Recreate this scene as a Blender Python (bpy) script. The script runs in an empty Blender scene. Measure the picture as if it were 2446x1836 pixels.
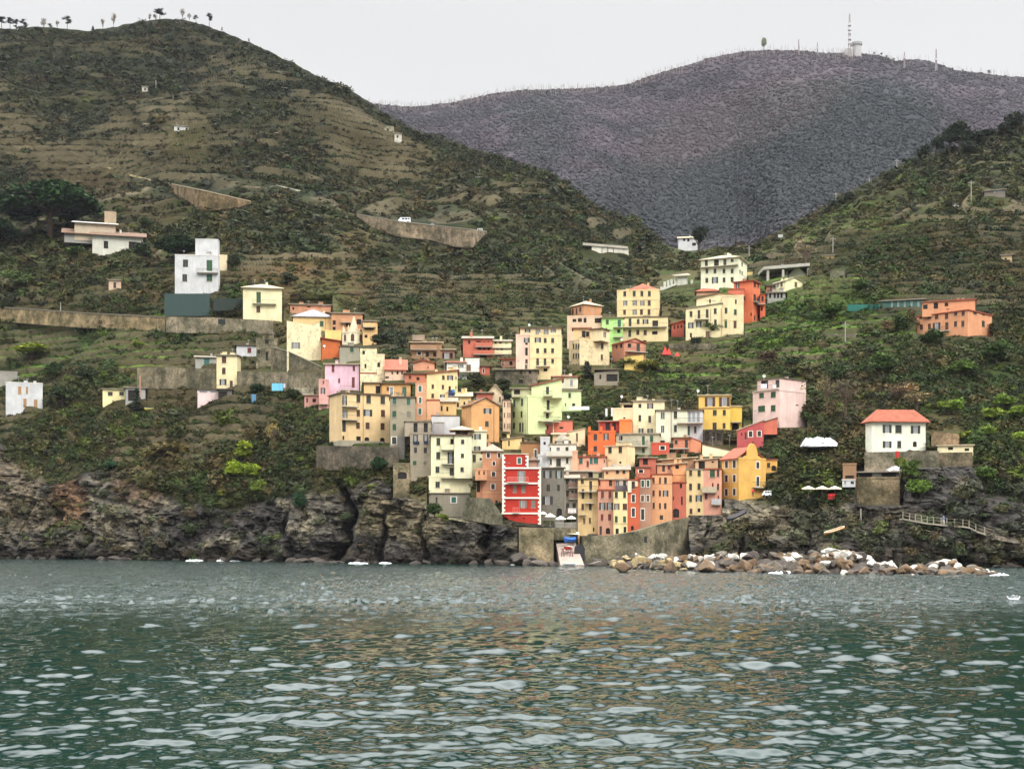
import bpy, math, random
import numpy as np
from mathutils import Vector, Matrix
R = math.radians
sc = bpy.context.scene
COL = sc.collection
random.seed(7); RNG = np.random.default_rng(7)

# ---------------------------------------------------------------- camera, sky, sun
F, HOR, CX, H = 3200.0, 1285.0, 1223.0, 5.0      # focal length and horizon row of the photo, eye height on the boat
cam = bpy.data.cameras.new("camera"); camo = bpy.data.objects.new("camera", cam); COL.objects.link(camo)
cam.sensor_width = 36.0; cam.lens = 36.0*F/2446.0
cam.shift_y = (HOR-918.0)/2446.0
cam.clip_start = 0.5; cam.clip_end = 8000
camo.location = (0, 0, H); camo.rotation_euler = (R(90), 0, 0)
sc.camera = camo
HAZE = 0.00003
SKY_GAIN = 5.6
SUN_EL, SUN_AZ = 46.0, 148.0        # degrees; azimuth clockwise from +Y (into the picture)
w = bpy.data.worlds.new("World"); sc.world = w; w.use_nodes = True
nt = w.node_tree; nt.nodes.clear()
sky = nt.nodes.new("ShaderNodeTexSky"); sky.sky_type = 'NISHITA'; sky.sun_disc = False
sky.sun_elevation = R(SUN_EL); sky.sun_rotation = R(SUN_AZ); sky.dust_density = 3.0
hsv = nt.nodes.new("ShaderNodeHueSaturation"); hsv.inputs['Saturation'].default_value = 0.12
mixc = nt.nodes.new("ShaderNodeMix"); mixc.data_type = 'RGBA'; mixc.inputs[0].default_value = 0.9
mixc.inputs[7].default_value = (8.6, 8.62, 8.62, 1)       # the overcast layer over the clear sky
bg = nt.nodes.new("ShaderNodeBackground"); bg.inputs[1].default_value = 0.088
wo = nt.nodes.new("ShaderNodeOutputWorld")
nt.links.new(sky.outputs[0], hsv.inputs['Color']); nt.links.new(hsv.outputs[0], mixc.inputs[6])
tcw = nt.nodes.new("ShaderNodeTexCoord"); nzw = nt.nodes.new("ShaderNodeTexNoise"); nzw.inputs['Scale'].default_value = 3.0
nzw.inputs['Detail'].default_value = 5
mpw = nt.nodes.new("ShaderNodeMapping"); mpw.inputs['Scale'].default_value = (1, 1, 3.5)
rmw = nt.nodes.new("ShaderNodeMapRange"); rmw.inputs[3].default_value = 0.94; rmw.inputs[4].default_value = 1.06
mlw = nt.nodes.new("ShaderNodeVectorMath"); mlw.operation = 'SCALE'
nt.links.new(tcw.outputs['Generated'], mpw.inputs[0]); nt.links.new(mpw.outputs[0], nzw.inputs['Vector'])
nt.links.new(nzw.outputs[0], rmw.inputs[0]); nt.links.new(mixc.outputs[2], mlw.inputs[0]); nt.links.new(rmw.outputs[0], mlw.inputs['Scale'])
sxw = nt.nodes.new("ShaderNodeSeparateXYZ"); nt.links.new(tcw.outputs['Generated'], sxw.inputs[0])      # overcast sky: extra brightness added above the view to light walls and water
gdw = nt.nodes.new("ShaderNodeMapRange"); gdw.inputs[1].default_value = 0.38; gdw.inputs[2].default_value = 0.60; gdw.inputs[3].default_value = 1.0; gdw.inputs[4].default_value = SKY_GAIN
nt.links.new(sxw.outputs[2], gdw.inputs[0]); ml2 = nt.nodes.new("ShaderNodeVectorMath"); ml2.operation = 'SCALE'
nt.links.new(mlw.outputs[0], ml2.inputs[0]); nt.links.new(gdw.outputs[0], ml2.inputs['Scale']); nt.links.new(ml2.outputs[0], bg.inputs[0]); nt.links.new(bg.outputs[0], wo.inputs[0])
sun = bpy.data.lights.new("sun", 'SUN'); sun.energy = 1.5; sun.angle = R(14); sun.color = (1.0, 0.94, 0.84)
suno = bpy.data.objects.new("sun", sun); COL.objects.link(suno)
suno.rotation_euler = (R(90-SUN_EL), 0, R(180-SUN_AZ+0)) 
_d = Vector((math.sin(R(SUN_AZ))*math.cos(R(SUN_EL)), math.cos(R(SUN_AZ))*math.cos(R(SUN_EL)), math.sin(R(SUN_EL))))
suno.rotation_euler = (-_d).to_track_quat('-Z', 'Y').to_euler()
sc.view_settings.view_transform = 'Standard'; sc.view_settings.look = 'None'
sc.view_settings.exposure = 0.18; sc.view_settings.gamma = 1.0; sc.view_settings.use_curve_mapping = False
sc.cycles.max_bounces = 5; sc.cycles.diffuse_bounces = 2; sc.cycles.glossy_bounces = 2; sc.cycles.volume_bounces = 0
sc.cycles.use_denoising = True

# ---------------------------------------------------------------- helpers
def U(px): return (px-CX)/F
def P(px, py, Y): return Vector((U(px)*Y, Y, H+(HOR-py)/F*Y))
def lin(c):
    c = np.asarray(c, float)/255.0
    return np.where(c <= 0.04045, c/12.92, ((c+0.055)/1.055)**2.4)
def tag(o, label=None, cat=None, group=None, kind=None):
    if label: o['label'] = label
    if cat: o['category'] = cat
    if group: o['group'] = group
    if kind: o['kind'] = kind
    return o
def link(o, parent=None, M=None):
    COL.objects.link(o)
    if parent is not None: o.parent = parent
    if M is not None: o.matrix_basis = M
    return o
def empty(name, M=None):
    o = bpy.data.objects.new(name, None); o.empty_display_size = .5
    return link(o, None, M)
class MB:
    def __init__(s): s.v = []; s.f = []; s.m = []
    def quad(s, pts, mi=0):
        n = len(s.v); s.v += [tuple(p) for p in pts]; s.f.append(tuple(range(n, n+len(pts)))); s.m.append(mi)
    def box(s, a, b, mi=0, M=None):
        x0, y0, z0 = a; x1, y1, z1 = b
        p = [Vector(q) for q in ((x0,y0,z0),(x1,y0,z0),(x1,y1,z0),(x0,y1,z0),(x0,y0,z1),(x1,y0,z1),(x1,y1,z1),(x0,y1,z1))]
        if M is not None: p = [M @ q for q in p]
        n = len(s.v); s.v += [tuple(q) for q in p]
        for f in ((0,3,2,1),(4,5,6,7),(0,1,5,4),(1,2,6,5),(2,3,7,6),(3,0,4,7)):
            s.f.append(tuple(n+i for i in f)); s.m.append(mi)
    def tube(s, pts, rad, seg=6, mi=0, cap=True):
        pts = [Vector(p) for p in pts]; n0 = len(s.v)
        if not isinstance(rad, (list, tuple)): rad = [rad]*len(pts)
        for i, p in enumerate(pts):
            d = (pts[min(i+1, len(pts)-1)]-pts[max(i-1, 0)]).normalized()
            a = d.orthogonal().normalized(); b = d.cross(a)
            for k in range(seg):
                t = 2*math.pi*k/seg; s.v.append(tuple(p+(a*math.cos(t)+b*math.sin(t))*rad[i]))
        for i in range(len(pts)-1):
            for k in range(seg):
                a0 = n0+i*seg+k; a1 = n0+i*seg+(k+1) % seg
                s.f.append((a0, a1, a1+seg, a0+seg)); s.m.append(mi)
        if cap:
            s.f.append(tuple(n0+k for k in range(seg))[::-1]); s.m.append(mi)
            s.f.append(tuple(n0+(len(pts)-1)*seg+k for k in range(seg))); s.m.append(mi)
    def mesh(s, name, mats, smooth=False):
        me = bpy.data.meshes.new(name); me.from_pydata(s.v, [], s.f)
        for m in (mats if isinstance(mats, (list, tuple)) else [mats]): me.materials.append(m)
        me.polygons.foreach_set('material_index', s.m)
        if smooth: me.polygons.foreach_set('use_smooth', [True]*len(s.f))
        me.update(); return me
    def build(s, name, mats, parent=None, M=None, smooth=False):
        return link(bpy.data.objects.new(name, s.mesh(name, mats, smooth)), parent, M)
def np_mesh(name, V, Fc, mats, col=None, smooth=False, parent=None, M=None):
    """V (n,3) Fc (m,k) with a constant number k of corners"""
    me = bpy.data.meshes.new(name); n, (m, k) = len(V), Fc.shape
    me.vertices.add(n); me.vertices.foreach_set('co', np.ascontiguousarray(V, np.float32).ravel())
    me.loops.add(m*k); me.loops.foreach_set('vertex_index', np.ascontiguousarray(Fc, np.int32).ravel())
    me.polygons.add(m); me.polygons.foreach_set('loop_start', np.arange(0, m*k, k, dtype=np.int32))
    me.polygons.foreach_set('loop_total', np.full(m, k, np.int32))
    me.polygons.foreach_set('use_smooth', np.full(m, smooth, bool))
    for q in (mats if isinstance(mats, (list, tuple)) else [mats]): me.materials.append(q)
    me.update(calc_edges=True)
    if col is not None:
        a = me.color_attributes.new('Col', 'FLOAT_COLOR', 'POINT')
        c = np.ones((n, 4), np.float32); c[:, :np.shape(col)[-1]] = col; a.data.foreach_set('color', c.ravel())
    return link(bpy.data.objects.new(name, me), parent, M)

# ---- value noise
def _h(i, j, k, s):
    n = (i*374761393 + j*668265263 + k*2147483647 + s*1274126177) & 0xffffffff
    n = ((n ^ (n >> 13))*1274126177) & 0xffffffff
    n = (n ^ (n >> 16)) & 0xffffff
    return n/float(0xffffff)
def vnoise(x, y, z, s=0):
    xi, yi, zi = np.floor(x).astype(np.int64), np.floor(y).astype(np.int64), np.floor(z).astype(np.int64)
    fx, fy, fz = x-xi, y-yi, z-zi
    fx = fx*fx*(3-2*fx); fy = fy*fy*(3-2*fy); fz = fz*fz*(3-2*fz)
    r = 0
    for a in (0, 1):
        for b in (0, 1):
            for c in (0, 1):
                r = r + _h(xi+a, yi+b, zi+c, s)*np.where(a, fx, 1-fx)*np.where(b, fy, 1-fy)*np.where(c, fz, 1-fz)
    return r*2-1
def fbm(x, y, z, oct=4, s=0, gain=.5):
    x, y, z = np.broadcast_arrays(np.asarray(x, float), np.asarray(y, float), np.asarray(z, float))
    r = 0; a = 1; t = 0
    for o in range(oct):
        r = r+a*vnoise(x*2**o+o*17.3, y*2**o+o*5.1, z*2**o, s+o); t += a; a *= gain
    return r/t

# ---------------------------------------------------------------- materials
_mats = {}
def nodes(name):
    m = bpy.data.materials.new(name); m.use_nodes = True
    t = m.node_tree; b = t.nodes['Principled BSDF']
    return m, t, b
def N(t, k, **kw):
    n = t.nodes.new(k)
    for a, v in kw.items(): setattr(n, a, v)
    return n
def noise_node(t, scale, detail=4, rough=.6, stretch=None, coord='pos'):
    if coord == 'pos':
        g = N(t, 'ShaderNodeNewGeometry').outputs['Position']
    else:
        g = N(t, 'ShaderNodeTexCoord').outputs['Object']
    if stretch:
        mp = N(t, 'ShaderNodeMapping'); mp.inputs['Scale'].default_value = stretch
        t.links.new(g, mp.inputs[0]); g = mp.outputs[0]
    n = N(t, 'ShaderNodeTexNoise'); n.inputs['Scale'].default_value = scale
    n.inputs['Detail'].default_value = detail; n.inputs['Roughness'].default_value = rough
    t.links.new(g, n.inputs['Vector']); return n.outputs[0]
def ramp(t, fac, stops):
    r = N(t, 'ShaderNodeValToRGB'); e = r.color_ramp.elements
    while len(e) < len(stops): e.new(.5)
    for q, (p, c) in zip(e, stops):
        q.position = p; q.color = (*c, 1) if len(c) == 3 else c
    t.links.new(fac, r.inputs[0]); return r.outputs[0]
def mixrgb(t, fac, a, b, mode='MIX'):
    m = N(t, 'ShaderNodeMix', data_type='RGBA', blend_type=mode)
    for s, v in ((0, fac), (6, a), (7, b)):
        if isinstance(v, (int, float)): m.inputs[s].default_value = v
        elif isinstance(v, (tuple, list, np.ndarray)): m.inputs[s].default_value = (*[float(q) for q in v[:3]], 1)
        else: t.links.new(v, m.inputs[s])
    return m.outputs[2]
def bump(t, b, h, strength, dist):
    n = N(t, 'ShaderNodeBump'); n.inputs['Strength'].default_value = strength; n.inputs['Distance'].default_value = dist
    t.links.new(h, n.inputs['Height']); t.links.new(n.outputs[0], b.inputs['Normal'])
WALLK = 0.92
def wall_mat(rgb, wear=0.25, k=WALLK):
    if wear >= .8: return stone_mat(rgb)
    key = ('wall', tuple(rgb), wear, k)
    if key in _mats: return _mats[key]
    ye = rgb[0] > rgb[1] > rgb[2]+60 and rgb[1] >= 207; re_ = rgb[0] > rgb[1]+45 and rgb[2] < 175 and rgb[1] > 88
    q_ = (rgb[0], rgb[1]*(.97 if ye else (1.06 if re_ else 1)), rgb[2]+(rgb[1]-rgb[2])*.10 if ye else rgb[2]*(.90 if re_ else 1))
    c = lin(q_)*k; lm = float(c @ np.array((.21, .72, .07))); c = np.clip((lm+(c-lm)*(.80 if rgb[0]-rgb[2] < 140 else .90))*(.93 if rgb[0] > rgb[1]+35 else 1), 0.012, .54 if max(rgb)-min(rgb) < 26 else .74)
    m, t, b = nodes('plaster_%d_%d_%d' % tuple(int(q) for q in rgb))
    n1 = noise_node(t, .35, 5, .65); n2 = noise_node(t, 1.0, 4, .7, (1.6, 1.6, .22)); n3 = noise_node(t, .9, 6, .7)
    base = mixrgb(t, ramp(t, n1, [(.3, (0, 0, 0)), (.7, (1, 1, 1))]), tuple(c*.80), tuple(np.clip(c*1.08, 0, .87)))
    dirt = ramp(t, n2, [(.50, (0, 0, 0)), (.74, (1, 1, 1))])
    g = N(t, 'ShaderNodeMath', operation='MULTIPLY'); t.links.new(dirt, g.inputs[0]); g.inputs[1].default_value = .5+.3*wear
    base = mixrgb(t, g.outputs[0], base, tuple(c*.55+np.array((.06, .052, .04))*.6))
    if wear > .15:
        th = .72-.30*wear
        pk = ramp(t, n3, [(th, (0, 0, 0)), (th+.025, (1, 1, 1))])
        g2 = N(t, 'ShaderNodeMath', operation='MULTIPLY'); t.links.new(pk, g2.inputs[0]); g2.inputs[1].default_value = .75
        base = mixrgb(t, g2.outputs[0], base, tuple(np.array((.24, .215, .165))*.5+c*.4))
    t.links.new(base, b.inputs['Base Color']); b.inputs['Roughness'].default_value = .92
    b.inputs['Specular IOR Level'].default_value = .2
    bump(t, b, n3, .25, .05)
    _mats[key] = m; return m
def stone_mat(rgb):
    key = ('stone', tuple(rgb))
    if key in _mats: return _mats[key]
    c = lin(rgb)*.85; m, t, b = nodes('rubble_%d_%d_%d' % tuple(int(q) for q in rgb))
    n1 = noise_node(t, .30, 5, .7); n2 = noise_node(t, 2.0, 5, .75); n3 = noise_node(t, .8, 4, .7, (1.5, 1.5, .3))
    g = N(t, 'ShaderNodeNewGeometry'); vo = N(t, 'ShaderNodeTexVoronoi'); vo.inputs['Scale'].default_value = 2.2; mp = N(t, 'ShaderNodeMapping'); mp.inputs['Scale'].default_value = (1, 1, 1.9); t.links.new(g.outputs['Position'], mp.inputs[0]); t.links.new(mp.outputs[0], vo.inputs['Vector'])
    base = mixrgb(t, ramp(t, n1, [(.38, (0, 0, 0)), (.62, (1, 1, 1))]), tuple(c*np.array((.42, .46, .42))), tuple(c*1.4))
    n5 = noise_node(t, .12, 6, .75); base = mixrgb(t, 1.0, base, ramp(t, n5, [(.4, (.7, .74, .68)), (.6, (1.25, 1.2, 1.15))]), 'MULTIPLY')
    base = mixrgb(t, 1.0, base, ramp(t, n2, [(.32, (.6,)*3), (.68, (1.3,)*3)]), 'MULTIPLY')
    base = mixrgb(t, 1.0, base, ramp(t, vo.outputs['Distance'], [(.1, (1.08,)*3), (.75, (.8,)*3)]), 'MULTIPLY')
    base = mixrgb(t, ramp(t, n3, [(.52, (0, 0, 0)), (.68, (.65,)*3)]), base, tuple(c*.38))
    t.links.new(base, b.inputs['Base Color']); b.inputs['Roughness'].default_value = .95; b.inputs['Specular IOR Level'].default_value = .15
    bump(t, b, n2, .8, .25); _mats[key] = m; return m
def plain(name, rgb, rough=.7, var=.12, k=1.0, metal=0.0, scale=2.0):
    key = (name, tuple(rgb))
    if key in _mats: return _mats[key]
    c = lin(rgb)*k; m, t, b = nodes(name)
    n = noise_node(t, scale, 4)
    t.links.new(mixrgb(t, n, tuple(c*(1-var)), tuple(np.clip(c*(1+var), 0, .9))), b.inputs['Base Color'])
    b.inputs['Roughness'].default_value = rough; b.inputs['Metallic'].default_value = metal
    _mats[key] = m; return m
def roof_mat(kind):
    key = ('roof', kind)
    if key in _mats: return _mats[key]
    c = {'slate': (172, 162, 142), 'terra': (184, 104, 78), 'lilac': (168, 165, 172), 'light': (215, 198, 165),
         'dark': (105, 92, 76), 'brown': (128, 98, 76), 'rust': (178, 84, 58), 'flat': (165, 152, 130), 'white': (235, 232, 225)}[kind]
    c = lin(c)*.8; m, t, b = nodes('roof_'+kind)
    n = noise_node(t, .9, 6, .7); n2 = noise_node(t, 6, 3, .7)
    base = mixrgb(t, ramp(t, n, [(.35, (0, 0, 0)), (.68, (1, 1, 1))]), tuple(c*.55), tuple(c*1.15))
    base = mixrgb(t, ramp(t, n2, [(.45, (0, 0, 0)), (.6, (1, 1, 1))]), base, tuple(c*.8))
    t.links.new(base, b.inputs['Base Color']); b.inputs['Roughness'].default_value = .9
    wv = N(t, 'ShaderNodeTexWave'); wv.inputs['Scale'].default_value = 1.3; wv.inputs['Distortion'].default_value = 2
    g = N(t, 'ShaderNodeNewGeometry'); t.links.new(g.outputs['Position'], wv.inputs[0])
    bump(t, b, wv.outputs[1], .5, .08)
    _mats[key] = m; return m
def vcol_mat(name, vary=.35, scale=.7, rough=1.0, bmp=(.6, .3), fine=6.0, cracks=False):
    m, t, b = nodes(name)
    a = N(t, 'ShaderNodeVertexColor'); a.layer_name = 'Col'
    n = noise_node(t, scale, 7, .7); n2 = noise_node(t, fine, 3, .7)
    f = ramp(t, n, [(.3, (1-vary,)*3), (.7, (1+vary,)*3)])
    o = mixrgb(t, 1.0, a.outputs[0], f, 'MULTIPLY')
    o = mixrgb(t, 1.0, o, ramp(t, n2, [(.35, (1-vary*.6,)*3), (.65, (1+vary*.6,)*3)]), 'MULTIPLY')
    if cracks:          # bare rock (attribute alpha): joints and small fractures
        g = N(t, 'ShaderNodeNewGeometry').outputs['Position']; mp = N(t, 'ShaderNodeMapping'); mp.inputs['Rotation'].default_value = (0, .35, 0); mp.inputs['Scale'].default_value = (1, 1, .8); t.links.new(g, mp.inputs[0])
        dn = N(t, 'ShaderNodeTexNoise'); dn.inputs['Scale'].default_value = .35; dn.inputs['Detail'].default_value = 5; t.links.new(g, dn.inputs['Vector']); av = N(t, 'ShaderNodeMix', data_type='VECTOR'); av.inputs[0].default_value = .0
        sm = N(t, 'ShaderNodeVectorMath', operation='MULTIPLY_ADD'); sm.inputs[1].default_value = (5, 5, 5); t.links.new(dn.outputs['Color'], sm.inputs[0]); t.links.new(mp.outputs[0], sm.inputs[2])
        cs = []
        for sc0, wd in ((.13, .09), (.42, .10)):
            vo = N(t, 'ShaderNodeTexVoronoi', feature='DISTANCE_TO_EDGE'); vo.inputs['Scale'].default_value = sc0; t.links.new(sm.outputs[0], vo.inputs['Vector'])
            cs.append(ramp(t, vo.outputs['Distance'], [(0, (.28,)*3), (wd, (1.0,)*3)]))
        ck_ = mixrgb(t, 1.0, cs[0], cs[1], 'MULTIPLY'); n4 = noise_node(t, .45, 8, .75); ck_ = mixrgb(t, 1.0, ck_, ramp(t, n4, [(.36, (.66,)*3), (.64, (1.25,)*3)]), 'MULTIPLY')
        o = mixrgb(t, 1.0, o, mixrgb(t, a.outputs[1], (1, 1, 1), ck_), 'MULTIPLY')
    t.links.new(o, b.inputs['Base Color']); b.inputs['Roughness'].default_value = rough
    b.inputs['Specular IOR Level'].default_value = .15
    if bmp: bump(t, b, n, bmp[0], bmp[1])
    return m
def leaf_mat(name):
    m, t, b = nodes(name)
    a = N(t, 'ShaderNodeVertexColor'); a.layer_name = 'Col'
    t.links.new(a.outputs[0], b.inputs['Base Color']); b.inputs['Roughness'].default_value = .8
    b.inputs['Specular IOR Level'].default_value = .2
    return m

# ---------------------------------------------------------------- the lie of the land
# for columns of the photo: (row, distance) pairs from the shore up to the ridge
LAND = {
 -400: [(1333,333),(1290,335),(1150,345),(1080,360),(1000,375),(940,390),(880,405),(800,425),(760,428),(720,430),(640,455),(560,500),(450,560),(340,620),(200,700),(60,780)],
 0:    [(1333,333),(1290,335),(1150,345),(1080,360),(1000,375),(940,390),(880,405),(800,425),(760,428),(720,430),(640,455),(560,500),(450,560),(340,620),(200,700),(60,780)],
 300:  [(1336,314),(1290,316),(1150,326),(1080,338),(1000,352),(950,362),(880,378),(790,398),(740,402),(650,430),(560,475),(450,545),(300,640),(100,760),(45,800)],
 600:  [(1340,291),(1290,293),(1180,302),(1100,314),(1040,326),(960,340),(880,358),(790,380),(740,385),(650,410),(540,470),(430,540),(300,625),(150,730),(80,780)],
 780:  [(1343,276),(1290,278),(1180,286),(1100,294),(1060,298),(950,320),(880,338),(800,362),(700,395),(600,440),(480,520),(350,600),(190,710)],
 930:  [(1345,267),(1290,269),(1200,276),(1080,284),(1000,296),(900,318),(850,335),(780,365),(700,400),(600,455),(500,530),(400,600),(270,690)],
 1050: [(1346,262),(1290,264),(1200,268),(1160,272),(1060,282),(1000,295),(950,308),(870,330),(830,345),(760,375),(700,410),(600,470),(500,540),(325,650)],
 1180: [(1348,254),(1260,258),(1180,266),(1100,278),(1030,292),(960,310),(900,328),(850,345),(790,370),(700,410),(600,465),(500,530),(360,620)],
 1300: [(1350,246),(1290,252),(1255,260),(1180,266),(1100,278),(1040,292),(980,308),(900,330),(800,365),(700,415),(600,470),(500,530),(400,600)],
 1400: [(1352,239),(1300,252),(1275,262),(1180,268),(1120,276),(1060,290),(980,308),(900,332),(800,370),(700,425),(600,490),(465,580)],
 1500: [(1351,242),(1300,254),(1255,262),(1160,268),(1100,280),(1040,292),(960,312),(880,338),(800,372),(700,430),(600,510),(505,590)],
 1620: [(1350,246),(1290,256),(1230,262),(1130,272),(1080,284),(1030,296),(950,318),(870,345),(800,370),(720,405),(640,460),(580,530)],
 1750: [(1350,246),(1290,250),(1195,260),(1120,270),(1050,284),(980,300),(900,325),(820,350),(760,375),(700,400),(640,440),(595,480)],
 1900: [(1351,242),(1290,246),(1200,256),(1120,264),(1040,280),(960,300),(880,322),(800,345),(720,372),(640,410),(580,450),(525,490)],
 2050: [(1352,239),(1290,242),(1210,248),(1120,258),(1080,263),(980,285),(900,305),(800,335),(700,365),(600,405),(520,450),(440,500)],
 2200: [(1354,232),(1290,235),(1220,240),(1110,250),(1070,256),(980,280),(880,305),(780,335),(680,370),(580,410),(480,460),(365,540)],
 2350: [(1354,232),(1290,234),(1240,238),(1150,250),(1060,262),(960,285),(860,310),(760,340),(660,375),(560,410),(460,455),(320,540)],
 2460: [(1353,235),(1290,238),(1240,241),(1150,252),(1060,264),(960,287),(860,312),(760,342),(660,377),(560,412),(460,457),(290,560)],
 2900: [(1353,235),(1290,238),(1240,241),(1150,252),(1060,264),(960,287),(860,312),(760,342),(660,377),(560,412),(460,457),(200,600)],
}
LK = np.array(sorted(LAND), float)
_rows = np.arange(20, 1400, 2.0)
LT = np.zeros((len(LK), len(_rows)))
for _i, _k in enumerate(LK):
    q = sorted(LAND[int(_k)]); yy = np.array([a for a, b in q], float); dd = np.array([b for a, b in q], float)
    LT[_i] = np.interp(_rows, yy, dd)
    top = _rows < yy[0]; s = (dd[1]-dd[0])/(yy[1]-yy[0]); LT[_i][top] = dd[0]+s*(_rows[top]-yy[0])
def depth(px, py):
    px = np.asarray(px, float); py = np.asarray(py, float)
    i = np.clip(np.searchsorted(LK, px)-1, 0, len(LK)-2); t = np.clip((px-LK[i])/(LK[i+1]-LK[i]), 0, 1); t = t*t*(3-2*t)*.5+t*.5
    r = np.clip((py-20)/2.0, 0, len(_rows)-1.001); j = r.astype(int); f = r-j
    return (LT[i, j]*(1-f)+LT[i, j+1]*f)*(1-t)+(LT[i+1, j]*(1-f)+LT[i+1, j+1]*f)*t
def D1(px, py): return float(depth(px, py))
def crv(pts):
    a = np.array(pts, float); return lambda x: np.interp(x, a[:, 0], a[:, 1])
shore = crv([(-400,1333),(0,1333),(300,1336),(600,1340),(780,1343),(930,1345),(1050,1346),(1180,1348),(1300,1350),(1400,1352),(1500,1351),(1620,1350),(1750,1350),(1900,1351),(2050,1352),(2200,1354),(2350,1354),(2460,1353),(2900,1353)])
ridge = crv([(-400,90),(-150,80),(0,72),(60,73),(110,70),(150,71),(220,77),(258,72),(300,60),(340,52),(380,46),(430,44),(470,54),(520,72),(600,105),(680,143),(740,172),(800,203),(881,243),(940,280),(1004,308),(1090,335),(1170,362),(1250,390),(1329,420),(1400,470),(1450,505),(1500,520),(1560,560),(1600,590),(1640,600),(1690,596),(1740,590),(1790,588),(1848,562),(1900,535),(1964,502),(2050,450),(2120,412),(2174,385),(2230,365),(2290,345),(2340,330),(2390,312),(2446,292),(2600,240),(2900,160)])
clifftop = crv([(-400,1040),(0,1050),(60,1120),(130,1150),(200,1130),(260,1120),(300,1150),(450,1200),(560,1210),(640,1190),(750,1170),(850,1160),(900,1130),(1000,1190),(1060,1215),(1180,1240),(1300,1255),(1400,1265),(1500,1240),(1620,1210),(1750,1180),(1850,1200),(1950,1220),(2040,1200),(2060,1090),(2310,1085),(2345,1180),(2400,1190),(2460,1200),(2900,1200)])
# ---------------------------------------------------------------- terrain surface
def sstep(a, b, x): t = np.clip((x-a)/(b-a), 0, 1); return t*t*(3-2*t)
def ell(px, py, cx, cy, rx, ry, rot=0.0):
    c, s = math.cos(R(rot)), math.sin(R(rot)); dx, dy = px-cx, py-cy
    u = (dx*c+dy*s)/rx; v = (-dx*s+dy*c)/ry
    return sstep(1.35, .7, np.sqrt(u*u+v*v))
TOWN = [(1010,1110,300,200,0),(1430,1080,330,230,0),(1350,860,260,130,0),(1640,700,140,120,0),(760,860,130,190,0),(1100,860,150,90,0),(1600,1130,260,120,0),(1800,980,110,110,0)]
def town(px, py):
    r = 0
    for e in TOWN: r = np.maximum(r, ell(px, py, *e))
    return r
COVER = [ # cx cy rx ry rot colour strength
 (2330,980,170,120,0,(80,104,48),.6),(2000,800,200,36,0,(80,108,46),.6),(280,840,260,60,0,(70,98,44),.5),(1760,960,80,60,0,(82,100,48),.4),(1300,600,170,60,20,(66,76,44),.5),
 (770,690,120,62,8,(112,88,64),.85),(860,640,110,30,14,(98,82,60),.6),(860,580,50,26,0,(125,96,72),.7),(735,650,60,34,0,(110,88,62),.6),(610,655,70,22,0,(118,92,70),.7),
 (690,640,50,20,10,(130,100,72),.6),(1010,620,150,60,20,(75,72,50),.5),(905,420,110,110,35,(102,92,62),.7),(1010,380,90,40,25,(108,98,64),.7),(1100,470,160,30,25,(100,92,66),.6),
 (860,330,120,70,30,(98,88,60),.6),(330,350,120,60,25,(96,82,60),.6),(150,400,170,60,22,(104,86,62),.6),(60,330,110,60,25,(92,84,56),.5),(450,350,55,42,8,(112,108,62),.75),(450,300,65,20,8,(108,100,64),.6),
 (280,480,150,40,15,(98,80,62),.6),(230,560,150,30,4,(92,72,54),.6),(560,420,160,40,12,(84,78,54),.5),(1000,500,200,30,12,(86,80,54),.4),
 (1880,740,190,62,-4,(84,112,48),.85),(1790,700,90,40,-25,(76,102,46),.7),(1960,690,130,30,0,(88,112,50),.6),(1900,830,170,30,-3,(74,96,44),.6),(1560,545,0.1,0.1,0,(0,0,0),0),
 (1640,592,55,14,5,(88,108,62),.9),(1720,860,120,60,0,(82,88,48),.5),(1690,870,40,12,0,(110,140,50),.7),(1620,930,60,12,0,(112,142,52),.7),(1640,900,60,40,0,(66,78,42),.5),
 (1600,850,90,30,0,(120,108,84),.7),(2020,520,150,50,-14,(86,82,52),.6),(2000,560,230,40,-8,(82,84,50),.5),(2130,450,120,30,-25,(74,76,46),.5),(1860,600,90,30,0,(100,84,72),.6),
 (2060,950,120,60,0,(92,76,58),.6),(2060,1010,90,50,0,(88,74,58),.7),(2240,1010,80,30,0,(106,92,72),.7),(1950,1060,80,40,0,(88,72,58),.6),
 (60,880,140,50,0,(70,78,48),.6),(250,850,200,40,0,(58,76,44),.6),(120,800,150,30,3,(60,84,42),.7),(330,960,110,30,0,(96,82,66),.5),(450,950,120,30,0,(104,88,72),.7),(560,1010,120,40,0,(84,78,58),.5),
 (400,880,110,40,0,(108,96,80),.7),(600,900,90,50,0,(112,104,88),.6),(560,820,60,30,0,(104,98,82),.5),(690,840,60,50,0,(104,94,78),.8),(690,790,60,60,0,(110,102,86),.6),
 (390,1090,60,70,0,(116,88,62),.6),(520,1080,70,60,0,(104,92,60),.5),(690,1040,60,60,0,(88,80,62),.6),(170,1200,46,60,0,(122,84,56),.55),(340,1150,60,60,20,(120,92,70),.5),
 (40,1150,60,70,0,(120,106,86),.6),(60,1230,90,40,0,(112,100,82),.5),(300,1240,80,25,12,(140,130,115),.55),(1000,1250,60,60,0,(112,100,74),.5),(900,1230,60,50,0,(112,100,72),.5),
 (2380,1320,60,60,0,(122,112,100),.6),(1330,1310,120,40,0,(130,122,98),.4),(1800,1250,100,30,0,(104,94,76),.5),(2050,1240,170,30,0,(100,92,78),.5)]
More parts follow.
